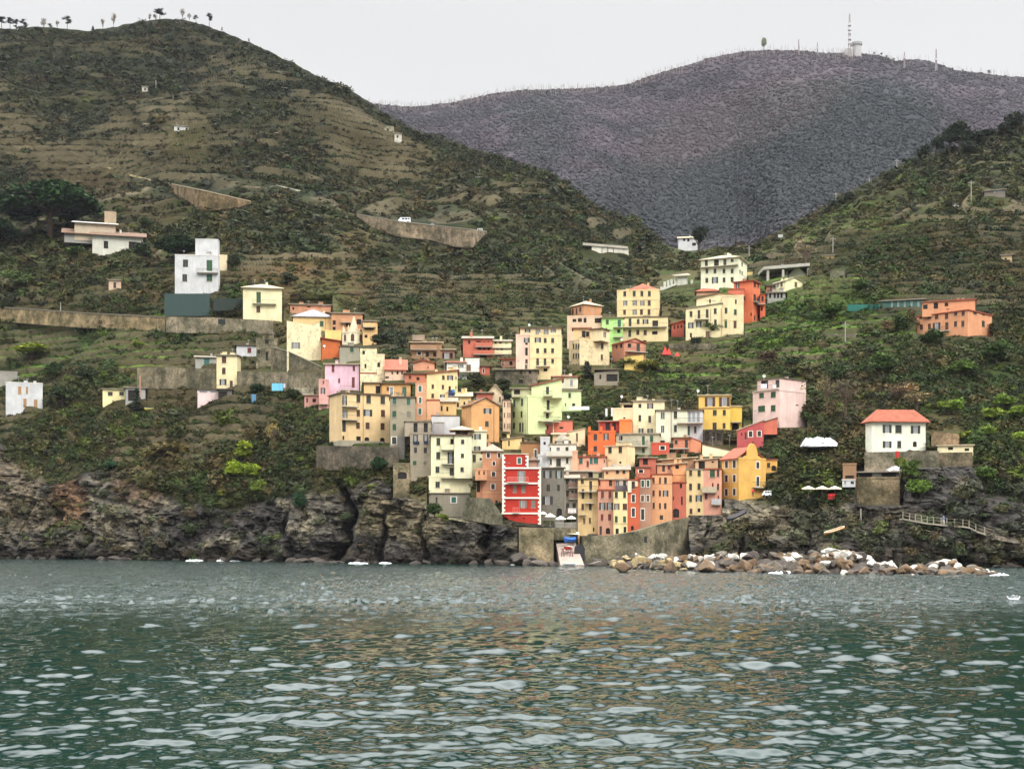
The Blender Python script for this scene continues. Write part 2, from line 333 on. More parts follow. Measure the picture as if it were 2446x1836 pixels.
def cover(px, py, X, Y, Z):
    n1 = fbm(X/38., Y/38., Z/38., 4, 11); n2 = fbm(X/11., Y/11., Z/9., 4, 23); n3 = fbm(X/4., Y/4., Z/3., 3, 31)
    g = np.array((52, 58, 40.)); br = np.array((98, 84, 62.)); ol = np.array((82, 82, 52.)); dk = np.array((38, 46, 34.))
    def mx(a, b, t): return a+(b-a)*t[..., None]
    c = mx(ol, g, sstep(-.15, .25, n1)); c = mx(c, br, sstep(.05, .35, n2)*.7); c = mx(c, dk, sstep(.1, .35, n3-.4*n2)*.6)
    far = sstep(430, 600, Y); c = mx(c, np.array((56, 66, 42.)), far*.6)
    wob = n2*22
    for cx, cy, rx, ry, ro, col, s in COVER:
        c = mx(c, np.array(col, float), ell(px+wob, py+wob*.6, cx, cy, rx, ry, ro)*s)
    tw = town(px, py); c = mx(c, mx(np.array((98, 88, 68.)), np.array((66, 80, 44.)), sstep(-.1, .15, n2)), tw*.8)
    rk = sstep(-12, 14, py-clifftop(px)+n2*34+n1*18)
    nr = fbm(X/3.6, Y/5., (Z+X*.4)/2.4, 4, 41); nb = fbm(X/14., Y/14., Z/10., 3, 43)
    rc = mx(np.array((86, 82, 76.)), np.array((122, 115, 102.)), sstep(-.05, .3, nr)); rc = mx(rc, np.array((62, 59, 58.)), sstep(-.05, .2, nb))
    rc = mx(rc, np.array((132, 122, 102.)), sstep(.30, .42, nr)*.55)
    for cx, cy, rx, ry, ro, col, s in COVER[-16:]:
        rc = mx(rc, np.array(col, float), ell(px+wob, py+wob*.6, cx, cy, rx, ry, ro)*s)
    wet = sstep(4.0, .8, Z+nb*5); rc = mx(rc, np.array((42, 37, 33.)), wet*.8)
    c = mx(c, rc, rk)
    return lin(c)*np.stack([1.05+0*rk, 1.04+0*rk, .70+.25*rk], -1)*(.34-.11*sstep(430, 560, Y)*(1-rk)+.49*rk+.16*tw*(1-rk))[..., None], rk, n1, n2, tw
CREV = [(-120,9,1200,4),(120,9,1180,4),(190,12,1240,5),(330,8,1240,3),(640,10,1230,4),(700,9,1220,4),(818,14,1150,11),(918,9,1230,8),(1010,10,1230,4),(1150,22,1245,5),(1560,14,1230,4),(1690,12,1240,4),(1770,16,1260,5),(1930,9,1250,3),(2140,10,1240,3),(2300,18,1290,4),(2350,12,1240,4)]
def surface(px, py):
    Y = depth(px, py); X = U(px)*Y; Z = H+(HOR-py)/F*Y
    tw = town(px, py); ct = clifftop(px)
    hill = sstep(330, 430, Y)*(1-tw)
    n = fbm(X/45., Z/110., Y/160., 3, 3)
    X2, Y2, Z2 = X.copy(), Y+hill*n*9, Z+hill*0
    n = fbm(X/12., Y/12., Z/12., 3, 5); Y2 += hill*n*2.0*(1+sstep(500, 700, Y))
    # terraces
    tz = sstep(290, 340, Y)*(1-.5*tw)*sstep(0, -30, py-ct)*sstep(8, 60, py-ridge(px))
    st = 2.6+2.2*sstep(420, 560, Y); ph = fbm(X/60., Y/60., 0*X, 3, 9)*1.6; k = Z/st+ph; fr = k-np.floor(k)
    am = sstep(-.35, .1, fbm(X/30., Y/30., Z/30., 2, 14))
    Z2 += tz*am*.85*st*(np.clip(fr/.2, 0, 1)-fr)
    # rock faces
    ck = sstep(-10, 25, py-ct)*sstep(-.2, 1.5, Z+.4)
    r1 = fbm(X/13., Y/13., Z/16., 3, 51); r2 = 1-np.abs(fbm(X/5., Y/5., (Z+X*.12)/2.6, 4, 53))*2
    r3 = fbm(X/1.6, Y/1.6, (Z+X*.2)/.8, 3, 57)
    st2 = 1-np.abs(fbm(X/22., Y/40., (Z+X*.25)/1.5, 2, 59))*3
    r4 = 1-np.abs(fbm((X+Z*.5)/7., Y/9., (Z-X*.3)/9., 3, 55))*3
    Y2 -= ck*(r1*4.5+r2*1.0+r3*.8+st2*.25+r4*1.6)
    bl = np.floor(X/4.2+fbm(X/9., Z/9., 0*X, 2, 61)*1.5); Y2 -= ck*(_h(bl.astype(np.int64), np.floor(Z/3.1+bl*.37).astype(np.int64), 0, 5)-.5)*1.6
    for cx, wd, top, dp in CREV:
        Y2 += np.exp(-np.abs((px-cx+fbm(Z/5., Z*0, X*0, 3, 3+int(cx))*34)/(wd*.8))**1.3)*sstep(top-20, top+40, py)*dp
    Z2 += (1-ck)*fbm(X/3., Y/3., 0*X, 3, 71)*.35*(1-tw)
    return X2, Y2, Z2, np.where(tz*am > .3, fr, .5), tz*am
pxs = np.arange(-390, 2860, 3.0); NV = 585; vs = np.linspace(0, 1, NV)
PX, VV = np.meshgrid(pxs, vs); PY = shore(PX)+(ridge(PX)-shore(PX))*VV+(1-VV)**3*0
TX, TY, TZ, TFR, TAM = surface(PX, PY)
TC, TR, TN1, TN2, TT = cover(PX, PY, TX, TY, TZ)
_ris = sstep(.30, .22, TFR)*sstep(-.02, .06, TFR)*TAM*(1-TR)        # dry-stone face of each terrace, green lip above it
_vis = np.clip(.55+.9*fbm(TX/24., TY/24., TZ/24., 3, 123)+.35*sstep(420, 300, TY), 0, 1)
TC = TC+(lin((122, 112, 86))*.52-TC)*(_ris*_vis*.9)[..., None]
_lip = sstep(.26, .34, TFR)*sstep(.75, .45, TFR)*TAM*(1-TR)*_vis
TC = TC*(1+np.array((-.05, .30, -.15))*_lip[..., None])
_reg = np.maximum.reduce([ell(PX, PY, 1900, 770, 290, 130), ell(PX, PY, 1650, 900, 180, 90)*.9, ell(PX, PY, 180, 850, 300, 80)*.8, ell(PX, PY, 1450, 930, 120, 60)*.7, ell(PX, PY, 1950, 560, 250, 60)*.4])
_gr = (_reg*sstep(.2, .34, TFR)*sstep(1.0, .8, TFR)*TAM*(1-TR)*sstep(-.15, .12, fbm(TX/13., TY/13., TZ/6., 3, 321)))[..., None]
TC = TC+(lin((104, 140, 42))*.72-TC)*_gr*.9
def grid_faces(nr, nc):
    i = np.arange(nr*nc).reshape(nr, nc)
    return np.stack([i[:-1, :-1], i[:-1, 1:], i[1:, 1:], i[1:, :-1]], -1).reshape(-1, 4)
def add_rows(X, Y, Z, C, below, back):
    """a strip under water in front, and the far side of the hill behind"""
    fx = [X[0:1]]*1; A = [np.concatenate(q) for q in (
        (X[0:1]*.985, X, *[X[-1:]*(1+b/Y[-1:]) for b, _ in back]), (Y[0:1]*.985, Y, *[Y[-1:]+b for b, _ in back]),
        (Z[0:1]*0-below, Z, *[Z[-1:]-d for _, d in back]), (C[0:1], C, *[C[-1:] for _ in back]))]
    return A
back = [(12, 3), (40, 20), (90, 60), (160, 120), (300, 230)]
# ---------------------------------------------------------------- the wooded mountain behind
mridge = crv([(-500,330),(300,290),(600,262),(800,248),(881,246),(930,252),(978,256),(1040,250),(1098,243),(1170,226),(1242,216),(1300,214),(1387,212),(1450,208),(1500,202),(1570,176),(1646,155),(1690,140),(1736,130),(1780,124),(1827,120),(1917,121),(1971,128),(2010,126),(2044,127),(2091,131),(2120,138),(2141,146),(2180,143),(2210,144),(2240,152),(2279,167),(2320,172),(2351,176),(2400,182),(2446,186),(2600,215),(3000,300)])
mx_ = np.arange(-500, 3000, 3.2); mv = np.linspace(0, 1, 300); MX, MV = np.meshgrid(mx_, mv)
def msurf(px, v):
    py = 660+(mridge(px)-660)*v; Y = 1050+900*v**1.15
    spur = ell(px, py, 2030, 420, 230, 260, 20)*210+ell(px, py, 1330, 420, 150, 190, -15)*120+ell(px, py, 2500, 350, 160, 200)*150
    X = U(px)*Y; n = fbm(X/260., v*1.2, 0*X, 4, 80); n2 = fbm(X/60., v*12, 0*X, 4, 85)
    Y = Y-(spur+n*120+n2*12)*sstep(1.0, .82, v)*sstep(0, .1, v+.05); X = U(px)*Y
    Z = H+(HOR-py)/F*Y; return px, py, X, Y, Z, n, n2
_, my, X_, Y_, Z_, n_, n2_ = msurf(MX, MV)
def mcol(px, py, X, Y, Z, n):
    a = np.array((76, 67, 75.)); b = np.array((60, 58, 64.)); d = np.array((38, 48, 48.))  # brown woods with the violet cast of distant haze put into their colour
    g = fbm(X/150., Y/150., Z/90., 5, 90); g3 = fbm(X/60., Y/90., Z/50., 4, 97); c = a+(b-a)*sstep(-.1, .3, g)[..., None]; c = c*(1+.22*np.clip(g3*2.2, -1, 1))[..., None]
    gm = np.clip(ell(px+g*90, py+g*60, 2040, 330, 210, 130, -15)+ell(px+g*90, py, 1850, 430, 300, 110, -25)+ell(px, py+g*60, 1500, 480, 260, 90, -10)*.8+ell(px+g*80, py, 1290, 300, 80, 110)*.6, 0, 1)
    c = c+(d-c)*(gm*.8)[..., None]; rg = ell(px, py, 1760, 290, 260, 70, -20)*.6; c = c+(np.array((86, 74, 74.))-c)*rg[..., None]
    return lin(c)*.62
MC = mcol(MX, my, X_, Y_, Z_, n_)*.78
ax, ay, az, ac = add_rows(X_, Y_, Z_, MC, 40, [(60, 20), (200, 120), (700, 500)])
mount_mat = vcol_mat('mountain_woods', .20, .02, bmp=(.9, 5.0), fine=.22)
tag(np_mesh('mountain', np.stack([ax, ay, az], -1).reshape(-1, 3), grid_faces(*ax.shape), mount_mat, ac.reshape(-1, 3), smooth=True), kind='structure')

# ---------------------------------------------------------------- the sea
sx = np.arange(-420, 2900, 3.6); spy = np.concatenate([np.arange(1331, 1440, .55), np.arange(1440, 1960, 1.2)])
SX, SP = np.meshgrid(sx, spy); SY = H*F/(SP-HOR); SXw = U(SX)*SY
dYr = SY**2/(H*F)*np.where(SP < 1440, .55, 1.2); dXr = SY*3.6/F
wz = np.zeros_like(SY); dx_ = np.zeros_like(SY); rw = np.random.default_rng(3)
gust = 0.85+.5*fbm(SXw/18., SY/30., 0*SY, 3, 99)
for kk in range(64):
    lam = 0.24*(26**(kk/63.0)); ang = R(90+rw.normal(0, 34)) if lam > 1.2 else R(90+rw.normal(0, 55))
    kx, ky = math.cos(ang)*2*math.pi/lam, math.sin(ang)*2*math.pi/lam
    slope = .0365*(1.0 if .42 < lam < 1.2 else ((lam/.42)**.5 if lam <= .42 else (1.2/lam)**.6)); A = slope*lam/(2*math.pi)
    att = np.exp(-(abs(ky)*dYr*np.where(SY > 90, .12, .35))**2-(abs(kx)*dXr*.25)**2)
    att = att*(1+sstep(60, 100, SY)*(2.0 if lam < 1.4 else (1.3 if lam < 3 else .3)))
    ph = kx*SXw+ky*SY+rw.uniform(0, 6.28)+fbm(SXw/(lam*5), SY/(lam*5), 0*SY, 2, 200+kk)*2.2
    s = np.sin(ph); wz += A*att*gust*(s-.25*np.cos(2*ph)); 
sea_far = SY > 0
SZ = wz*sstep(360, 290, SY)
m, t, b = nodes('sea_water')
b.inputs['Base Color'].default_value = (*[float(q) for q in lin((6, 36, 31))*1.0], 1); b.inputs['Roughness'].default_value = .04
b.inputs['IOR'].default_value = 1.40; b.inputs['Specular IOR Level'].default_value = .5; b.inputs['Specular Tint'].default_value = (.86, 1.0, .98, 1)
na = noise_node(t, 1.1, 5, .62, (.45, 1.0, 1)); nb = noise_node(t, 5.0, 3, .6, (.8, 1, 1)); 
rip = N(t, 'ShaderNodeVertexColor'); rip.layer_name = 'Col'
mm = N(t, 'ShaderNodeMath', operation='MULTIPLY_ADD'); t.links.new(nb, mm.inputs[0]); mm.inputs[1].default_value = .16; t.links.new(na, mm.inputs[2])
m3 = N(t, 'ShaderNodeMath', operation='MULTIPLY'); t.links.new(mm.outputs[0], m3.inputs[0]); t.links.new(rip.outputs[0], m3.inputs[1])
bump(t, b, m3.outputs[0], 1.0, .42)
sv = np.stack([SXw, SY, SZ], -1).reshape(-1, 3); sf = grid_faces(*SX.shape)[:, ::-1]
big = np.array([(-6000, -3000, -.9), (6000, -3000, -.9), (6000, 420, -.9), (-6000, 420, -.9)]); n0 = len(sv)
sv = np.concatenate([sv, big]); sf = np.concatenate([sf, [[n0, n0+1, n0+2, n0+3]]])
rpl = (.015+.75*sstep(62, 125, SY))*(1-.25*sstep(.1, .4, gust-.85)); rpl = np.concatenate([rpl.ravel(), [1, 1, 1, 1]])
tag(np_mesh('sea', sv, sf, m, np.repeat(rpl[:, None], 3, 1), smooth=True), kind='structure')
# ---------------------------------------------------------------- houses
FR = {'A': (650,660,5.53), 'B': (700,840,5.53), 'C': (950,840,5.53), 'D': (950,1060,5.53), 'E': (1150,740,5.53), 'F': (1150,940,5.53), 'G': (1250,1060,5.53),
      'H': (1500,1040,5.53), 'I': (1340,580,5.53), 'J': (1600,540,5.53), 'K': (1400,840,5.53), 'L': (1650,840,5.53), 'M': (0,420,2.765), 'N': (1646,560,2.765),
      'P': (0,0,2.765), 'Q': (700,200,2.765), 'R': (1646,0,2.765), 'S': (1646,900,2.765), 'T': (1900,1020,4.05), 'X': (1180,1180,7.373), 'Y': (960,780,7.373), 'V': (600,1000,3.687),
      'W': (1480,520,7.373), 'O': (0,0,1.0)}
def nx(fr, x): return FR[fr][0]+x/FR[fr][2]
def ny(fr, y): return FR[fr][1]+y/FR[fr][2]
RECTS = []        # what stands where, so that the scrub keeps off it
CUTS = []
def keep(x0, x1, y0, y1, Y): RECTS.append((x0, x1, y0, y1, Y))

def pane_mat(): 
    if 'pane' not in _mats:
        m, t, b = nodes('window_pane'); b.inputs['Base Color'].default_value = (.022, .026, .03, 1); b.inputs['Roughness'].default_value = .15; _mats['pane'] = m
    return _mats['pane']
SHC = {'k': (52, 54, 44), 'g': (40, 84, 50), 't': (48, 104, 92), 'b': (84, 50, 38), 'n': (112, 88, 60), 'y': (128, 124, 108), 'r': (110, 44, 40), 'o': (176, 134, 84)}
def sh_mat(c): return plain('shutter_paint_'+c, SHC[c], .6, .15, .8, scale=8)
WHITE = lambda: plain('white_trim', (232, 226, 214), .7, .06, .85)
CURT = lambda: plain('white_curtain', (205, 208, 212), .9, .12, .8, scale=6)
_um = {}
def unit(kind, c='k'):
    """unit meshes, 0..1 wide, 0..1 high, y = 0 in the wall's outer face, y > 0 into the wall (metres)"""
    k = (kind, c)
    if k in _um: return _um[k]
    b = MB()
    if kind == 'shut':                                   # two closed louvred leaves
        for s in (0, 1):
            x0 = .02+s*.49; x1 = x0+.47
            b.box((x0, .035, .01), (x1, .06, .99)); 
            for e in ((x0, x0+.05), (x1-.05, x1)): b.box((e[0], .015, .01), (e[1], .036, .99))
            for i in range(9):
                z = .05+i*.103; b.box((x0+.05, .02, z), (x1-.05, .036, z+.05))
        me = b.mesh('shutters', [sh_mat(c)])
    elif kind == 'leaf':                                 # one open leaf, folded back on the wall
        b.box((0, -.05, 0), (1, -.02, 1))
        for i in range(8): b.box((.1, -.065, .05+i*.117), (.9, -.049, .10+i*.117))
        me = b.mesh('shutter', [sh_mat(c)])
    elif kind == 'glass':
        b.box((0, .14, 0), (1, .16, 1), 1)
        for a in ((0, 0, .06, 1), (.94, 0, 1, 1), (.47, 0, .53, 1), (.06, 0, .94, .05), (.06, .95, .94, 1), (.06, .62, .94, .65)): b.box((a[0], .10, a[1]), (a[2], .139, a[3]))
        me = b.mesh('window', [plain('window_wood_'+c, SHC.get(c, (70, 60, 48)), .6, .1, .8), pane_mat()])
    elif kind == 'curtain':
        b.box((0, .14, 0), (1, .16, 1), 1)
        for i in range(6): b.box((.05+i*.155, .10, .03), (.13+i*.155, .139, .97), 2)
        for a in ((0, 0, .05, 1), (.95, 0, 1, 1), (.05, 0, .95, .03), (.05, .97, .95, 1)): b.box((a[0], .09, a[1]), (a[2], .1399, a[3]))
        me = b.mesh('window', [WHITE(), pane_mat(), CURT()])
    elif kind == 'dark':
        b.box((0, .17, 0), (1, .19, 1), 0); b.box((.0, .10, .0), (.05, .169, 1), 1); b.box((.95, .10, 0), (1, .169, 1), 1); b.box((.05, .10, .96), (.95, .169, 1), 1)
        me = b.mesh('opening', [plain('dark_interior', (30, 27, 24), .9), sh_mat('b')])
    elif kind == 'surround':
        for a in ((-.22, -.08, 0, 1.08), (1, -.08, 1.22, 1.08), (0, 1, 1, 1.1), (0, -.08, 1, 0)): b.box((a[0], -.035, a[1]), (a[2], .0, a[3]))
        me = b.mesh('surround', [WHITE()])
    elif kind == 'sill':
        b.box((-.12, -.09, -.05), (1.12, .02, 0)); me = b.mesh('sill', [plain('stone_sill', (190, 180, 160), .8, .1, .8)])
    _um[k] = me; return me
class Ctx: pass
LAST = None
def house(name, label, fr, x0, xc, x1, yt, yb, rgb, roof='flat', rc='slate', ang=None, dY=0.0, D=9.0, w=(), bal=(), base=None, wear=.25, cat='house', group=None,
          on=None, bury=3.0, rh=None, over=.45, chim=1, band=(), pipe=(), Yabs=None, part='wall', Yadd=0.0, k=WALLK, crop=True, label_part=None):
    global LAST
    X0 = nx(fr, x0); X1 = nx(fr, x1); XC = X1 if xc is None else nx(fr, xc)
    ytl, ytr = (yt if isinstance(yt, tuple) else (yt, yt)); YTL, YTR, YB = ny(fr, ytl), ny(fr, ytr), ny(fr, yb)
    if on is not None: Y = on.Y+dY
    elif Yabs: Y = Yabs
    else: Y = D1((X0+X1)/2, YB)+dY
    c = Ctx(); c.Y = Y; phi = math.atan(U(XC))
    a = R(ang if ang is not None else (0 if xc is None else (20 if XC-X0 > X1-XC else 66)))
    d = Vector((math.sin(phi), math.cos(phi), 0)); lf = Vector((-math.cos(phi), math.sin(phi), 0))
    Ld = lf*math.cos(a)+d*math.sin(a); Rd = -lf*math.sin(a)+d*math.cos(a)
    C = Vector((U(XC)*Y, Y, 0))
    def proj(px, dv): u = U(px); return (u*C.y-C.x)/(dv.x-u*dv.y)
    W = proj(X0, Ld); Dp = D if xc is None else min(max(proj(X1, Rd), 1.0), 26)
    Xa = -Ld; yaw = math.atan2(Xa.y, Xa.x)
    zb = H+(HOR-YB)/F*Y-bury
    zr = H+(HOR-YTR)/F*Y                                  # eave at the corner
    Yl = (C+Ld*W).y; zl = H+(HOR-YTL)/F*Yl if ytl != ytr else zr
    Mw = Matrix.Translation((C.x, C.y, zb)) @ Matrix.Rotation(yaw, 4, 'Z')
    Ht = zr-zb; Hl = zl-zb
    if on is None or not isinstance(on, Ctx) or part != 'wall_block':
        pass
    if on is None or cat is not None and part == 'wall':
        root = empty(name, Mw); tag(root, label, cat, group); c.root = root; c.inv = Mw.inverted()
    else: root = on.root; c.root = root; c.inv = on.inv
    Mb = c.inv @ Mw; c.Mw = Mw; c.W = W; c.Ht = Ht
    mat = wall_mat(rgb, wear, k)
    # holes
    hl = []; hr = []
    def lu(px, right):
        u = U(px); dv = Rd if right else Ld
        t = (u*C.y-C.x)/(dv.x-u*dv.y); Yp = C.y+dv.y*t; return (t if right else -t), Yp
    for q in w:
        qx, qy, qw, qh, ty = q; px = nx(fr, qx); pw = qw/FR[fr][2]; right = px > XC and xc is not None
        xa, Ya = lu(px-pw/2, right); xb, Yb_ = lu(px+pw/2, right); Ym = (Ya+Yb_)/2
        yt_, yb_ = ny(fr, qy-qh/2), ny(fr, qy+qh/2)
        za = H+(HOR-yb_)/F*Ym-zb; zc = H+(HOR-yt_)/F*Ym-zb
        (hr if right else hl).append([xa, xb, za, zc, ty])
    b = MB()
    def facade(L0, L1, top, holes, T):
        xs = sorted({L0, L1} | {min(max(v, L0), L1) for h in holes for v in h[:2]}); zs = sorted({0.0, top} | {min(max(v, 0), top) for h in holes for v in h[2:4]})
        for i in range(len(xs)-1):
            for j in range(len(zs)-1):
                if xs[i+1]-xs[i] < 1e-4 or zs[j+1]-zs[j] < 1e-4: continue
                mx2, mz2 = (xs[i]+xs[i+1])/2, (zs[j]+zs[j+1])/2
                if any(h[0] < mx2 < h[1] and h[2] < mz2 < h[3] for h in holes): continue
                b.quad([T(xs[i], 0, zs[j]), T(xs[i+1], 0, zs[j]), T(xs[i+1], 0, zs[j+1]), T(xs[i], 0, zs[j+1])])
        for h in holes:
            A, B_, z0, z1 = h[:4]; r = .2; b.quad([T(A, 0, z0), T(A, r, z0), T(A, r, z1), T(A, 0, z1)]); b.quad([T(B_, 0, z0), T(B_, 0, z1), T(B_, r, z1), T(B_, r, z0)])
            b.quad([T(A, 0, z0), T(B_, 0, z0), T(B_, r, z0), T(A, r, z0)]); b.quad([T(A, 0, z1), T(A, r, z1), T(B_, r, z1), T(B_, 0, z1)])
            b.quad([T(A, r, z0), T(B_, r, z0), T(B_, r, z1), T(A, r, z1)])
    Hm = min(Ht, Hl)
    def fit(hs, L0, L1):
        out = []
        for h in hs:
            q = [max(h[0], L0+.08), min(h[1], L1-.08), max(h[2], .1), min(h[3], Hm-.08), h[4]]
            if q[1]-q[0] > .15 and q[3]-q[2] > .2: out.append(q)
        return out
    hl = fit(hl, -W, 0); hr = fit(hr, 0, Dp)
    TL = lambda x, y, z: (x, y, z); TR = lambda x, y, z: (-y, x, z)
    def op(h):           # what part of a spec is really a hole (open shutters lie on the wall beside it)
        if h[4][0] == 'o': m = (h[1]-h[0])*.27; return [h[0]+m, h[1]-m, h[2], h[3], h[4]]
        return h
    facade(-W, 0, Hm, [op(h) for h in hl], TL); facade(0, Dp, Ht if Hl >= Ht else Hm, [op(h) for h in hr], TR)
    if abs(Hl-Ht) > .01:
        if Hl > Ht: b.quad([(-W, 0, Hm), (0, 0, Hm), (-W, 0, Hl)])
        else: b.quad([(-W, 0, Hm), (0, 0, Hm), (0, 0, Ht)]); b.quad([(0, 0, Hm), (0, Dp, Hm), (0, Dp, Ht), (0, 0, Ht)])
    b.quad([(-W, 0, 0), (-W, 0, Hl), (-W, Dp, Hl), (-W, Dp, 0)]); b.quad([(-W, Dp, 0), (-W, Dp, Hl), (0, Dp, Ht), (0, Dp, 0)])
    b.quad([(-W, 0, Hl), (0, 0, Ht), (0, Dp, Ht), (-W, Dp, Hl)])
    ov = over; rm = [roof_mat(rc), mat]; rb = MB()
    rise = rh if rh is not None else min(W, Dp)*.19
    if roof in ('gfront', 'gside', 'hip', 'shed', 'shedl'):
        z = Ht+.02
        if roof == 'gfront':          # gable end on the left facade
            b.quad([(-W, 0, Ht), (0, 0, Ht), (-W/2, 0, Ht+rise)]); b.quad([(-W, Dp, Ht), (-W/2, Dp, Ht+rise), (0, Dp, Ht)])
            e = ov*rise/(W/2)
            for (xa, xb) in ((-W-ov, -W/2), (-W/2, ov)):
                za, zc = (z-e, z+rise) if xa < -W/2-.01 else (z+rise, z-e)
                q = [(xa, -ov, za), (xb, -ov, zc), (xb, Dp+ov, zc), (xa, Dp+ov, za)]; slab(rb, q, .16)
        elif roof == 'gside':
            b.quad([(0, 0, Ht), (0, Dp, Ht), (0, Dp/2, Ht+rise)]); b.quad([(-W, 0, Ht), (-W, Dp/2, Ht+rise), (-W, Dp, Ht)])
            e = ov*rise/(Dp/2)
            slab(rb, [(-W-ov, -ov, z-e), (ov, -ov, z-e), (ov, Dp/2, z+rise), (-W-ov, Dp/2, z+rise)], .16)
            slab(rb, [(-W-ov, Dp/2, z+rise), (ov, Dp/2, z+rise), (ov, Dp+ov, z-e), (-W-ov, Dp+ov, z-e)], .16)
        elif roof == 'hip':
            q = [(-W-ov, -ov), (ov, -ov), (ov, Dp+ov), (-W-ov, Dp+ov)]; m2 = min(W, Dp)/2
            r0, r1 = ((-W+m2, Dp/2), (-m2, Dp/2)) if W > Dp else ((-W/2, m2), (-W/2, Dp-m2))
            zt2 = z+rise
            rb.quad([(x, y, z) for x, y in q][::-1]); th = .14; Q = [(x, y, z+th) for x, y in q]
            for i in range(4): rb.quad([(*q[i], z), (*q[(i+1) % 4], z), Q[(i+1) % 4], Q[i]])
            A, B_ = (*r0, zt2+th), (*r1, zt2+th)
            if W > Dp: rb.quad([Q[0], Q[1], B_, A]); rb.quad([Q[1], Q[2], B_]); rb.quad([Q[2], Q[3], A, B_]); rb.quad([Q[3], Q[0], A])
            else: rb.quad([Q[0], Q[1], A]); rb.quad([Q[1], Q[2], B_, A]); rb.quad([Q[2], Q[3], B_]); rb.quad([Q[3], Q[0], A, B_])
        elif roof == 'shed':          # low in front, high behind
            b.quad([(0, 0, Ht), (0, Dp, Ht), (0, Dp, Ht+rise)]); b.quad([(-W, 0, Ht), (-W, Dp, Ht+rise), (-W, Dp, Ht)]); b.quad([(-W, Dp, Ht), (-W, Dp, Ht+rise), (0, Dp, Ht+rise), (0, Dp, Ht)])
            e = ov*rise/Dp; slab(rb, [(-W-ov, -ov, z-e), (ov, -ov, z-e), (ov, Dp+.1, z+rise), (-W-ov, Dp+.1, z+rise)], .16)
    elif roof == 'slab': 
        if abs(Hl-Ht) < .01: rb.box((-W-ov, -ov, Ht+.003), (ov, Dp+ov, Ht+.22))
        else: slab(rb, [(-W-ov, -ov, Hl+.02), (ov, -ov, Ht+.02), (ov, Dp+ov, Ht+.02), (-W-ov, Dp+ov, Hl+.02)], .18)
    elif roof == 'flat' and abs(Hl-Ht) < .01:      # roof terrace with a low parapet
        for q in ((-W-.06, -.06, .06, .14), (-W-.06, Dp-.14, .06, Dp+.06), (-W-.06, .14, -W+.14, Dp-.14), (-.14, .14, .06, Dp-.14)): rb.box((q[0], q[1], Ht+.003), (q[2], q[3], Ht+.35))
    wo_ = b.build(part if part != 'wall' else 'wall', [mat], root, Mb)
    if label_part: wo_['label'] = label_part
    if rb.v:
        ro = rb.build('roof' if roof != 'flat' else 'parapet', [roof_mat(rc) if roof != 'flat' or rc != 'slate' else mat], root, Mb)
        for i in range(chim if roof != 'flat' else 0):
            cb = MB(); cx_ = -W*random.uniform(.2, .8); cy_ = Dp*random.uniform(.35, .7); z0 = Ht+.05; hh = random.uniform(.7, 1.1)+rise*.75*(roof != 'slab')
            cb.box((cx_-.3, cy_-.25, z0), (cx_+.3, cy_+.25, z0+hh)); cb.box((cx_-.38, cy_-.33, z0+hh), (cx_+.38, cy_+.33, z0+hh+.1), 1)
            cb.build('chimney', [mat, roof_mat('slate')], ro)
    if part == 'wall' and W > 5 and cat == 'house' and crop:
        zt_ = max(Ht, Hl)+(rise*.5 if roof in ('hip', 'gfront', 'gside', 'shed') else .1); rc_ = random.Random(int(X0*7+YB))
        for _ in range(rc_.choice((1, 1, 2))):
            ab = MB(); ax_, ay_ = -W*rc_.uniform(.15, .85), min(Dp, 8)*rc_.uniform(.3, .6); hh = rc_.uniform(1.6, 2.8); ab.tube([(ax_, ay_, zt_-.5), (ax_, ay_, zt_+hh)], .035, 4); ab.box((ax_-.02, ay_-.6, zt_+hh-.2), (ax_+.02, ay_+.6, zt_+hh-.16))
            for k_ in range(5): ab.box((ax_-.35+k_*.04, ay_-.55+k_*.26, zt_+hh-.19), (ax_+.35-k_*.04, ay_-.52+k_*.26, zt_+hh-.16))
            ab.build('tv_antenna', [plain('antenna_metal', (150, 150, 150), .5)], root, Mb)
        if roof in ('flat', 'slab') and rc_.random() < .75:
            ab = MB(); n_ = rc_.choice((2, 3, 4))
            for k_ in range(n_): xa = -W*rc_.uniform(.08, .9); s_ = rc_.uniform(.25, .6); h_ = rc_.uniform(.4, 1.1); ya = rc_.uniform(.3, 2.0); ab.box((xa-s_, ya, Ht+.05), (xa+s_, ya+s_, Ht+.2+h_)); ab.box((xa-s_-.1, ya-.1, Ht+.2+h_), (xa+s_+.1, ya+s_+.1, Ht+.28+h_), 1)
            ab.build('roof_boxes', [mat, roof_mat('slate')], root, Mb)
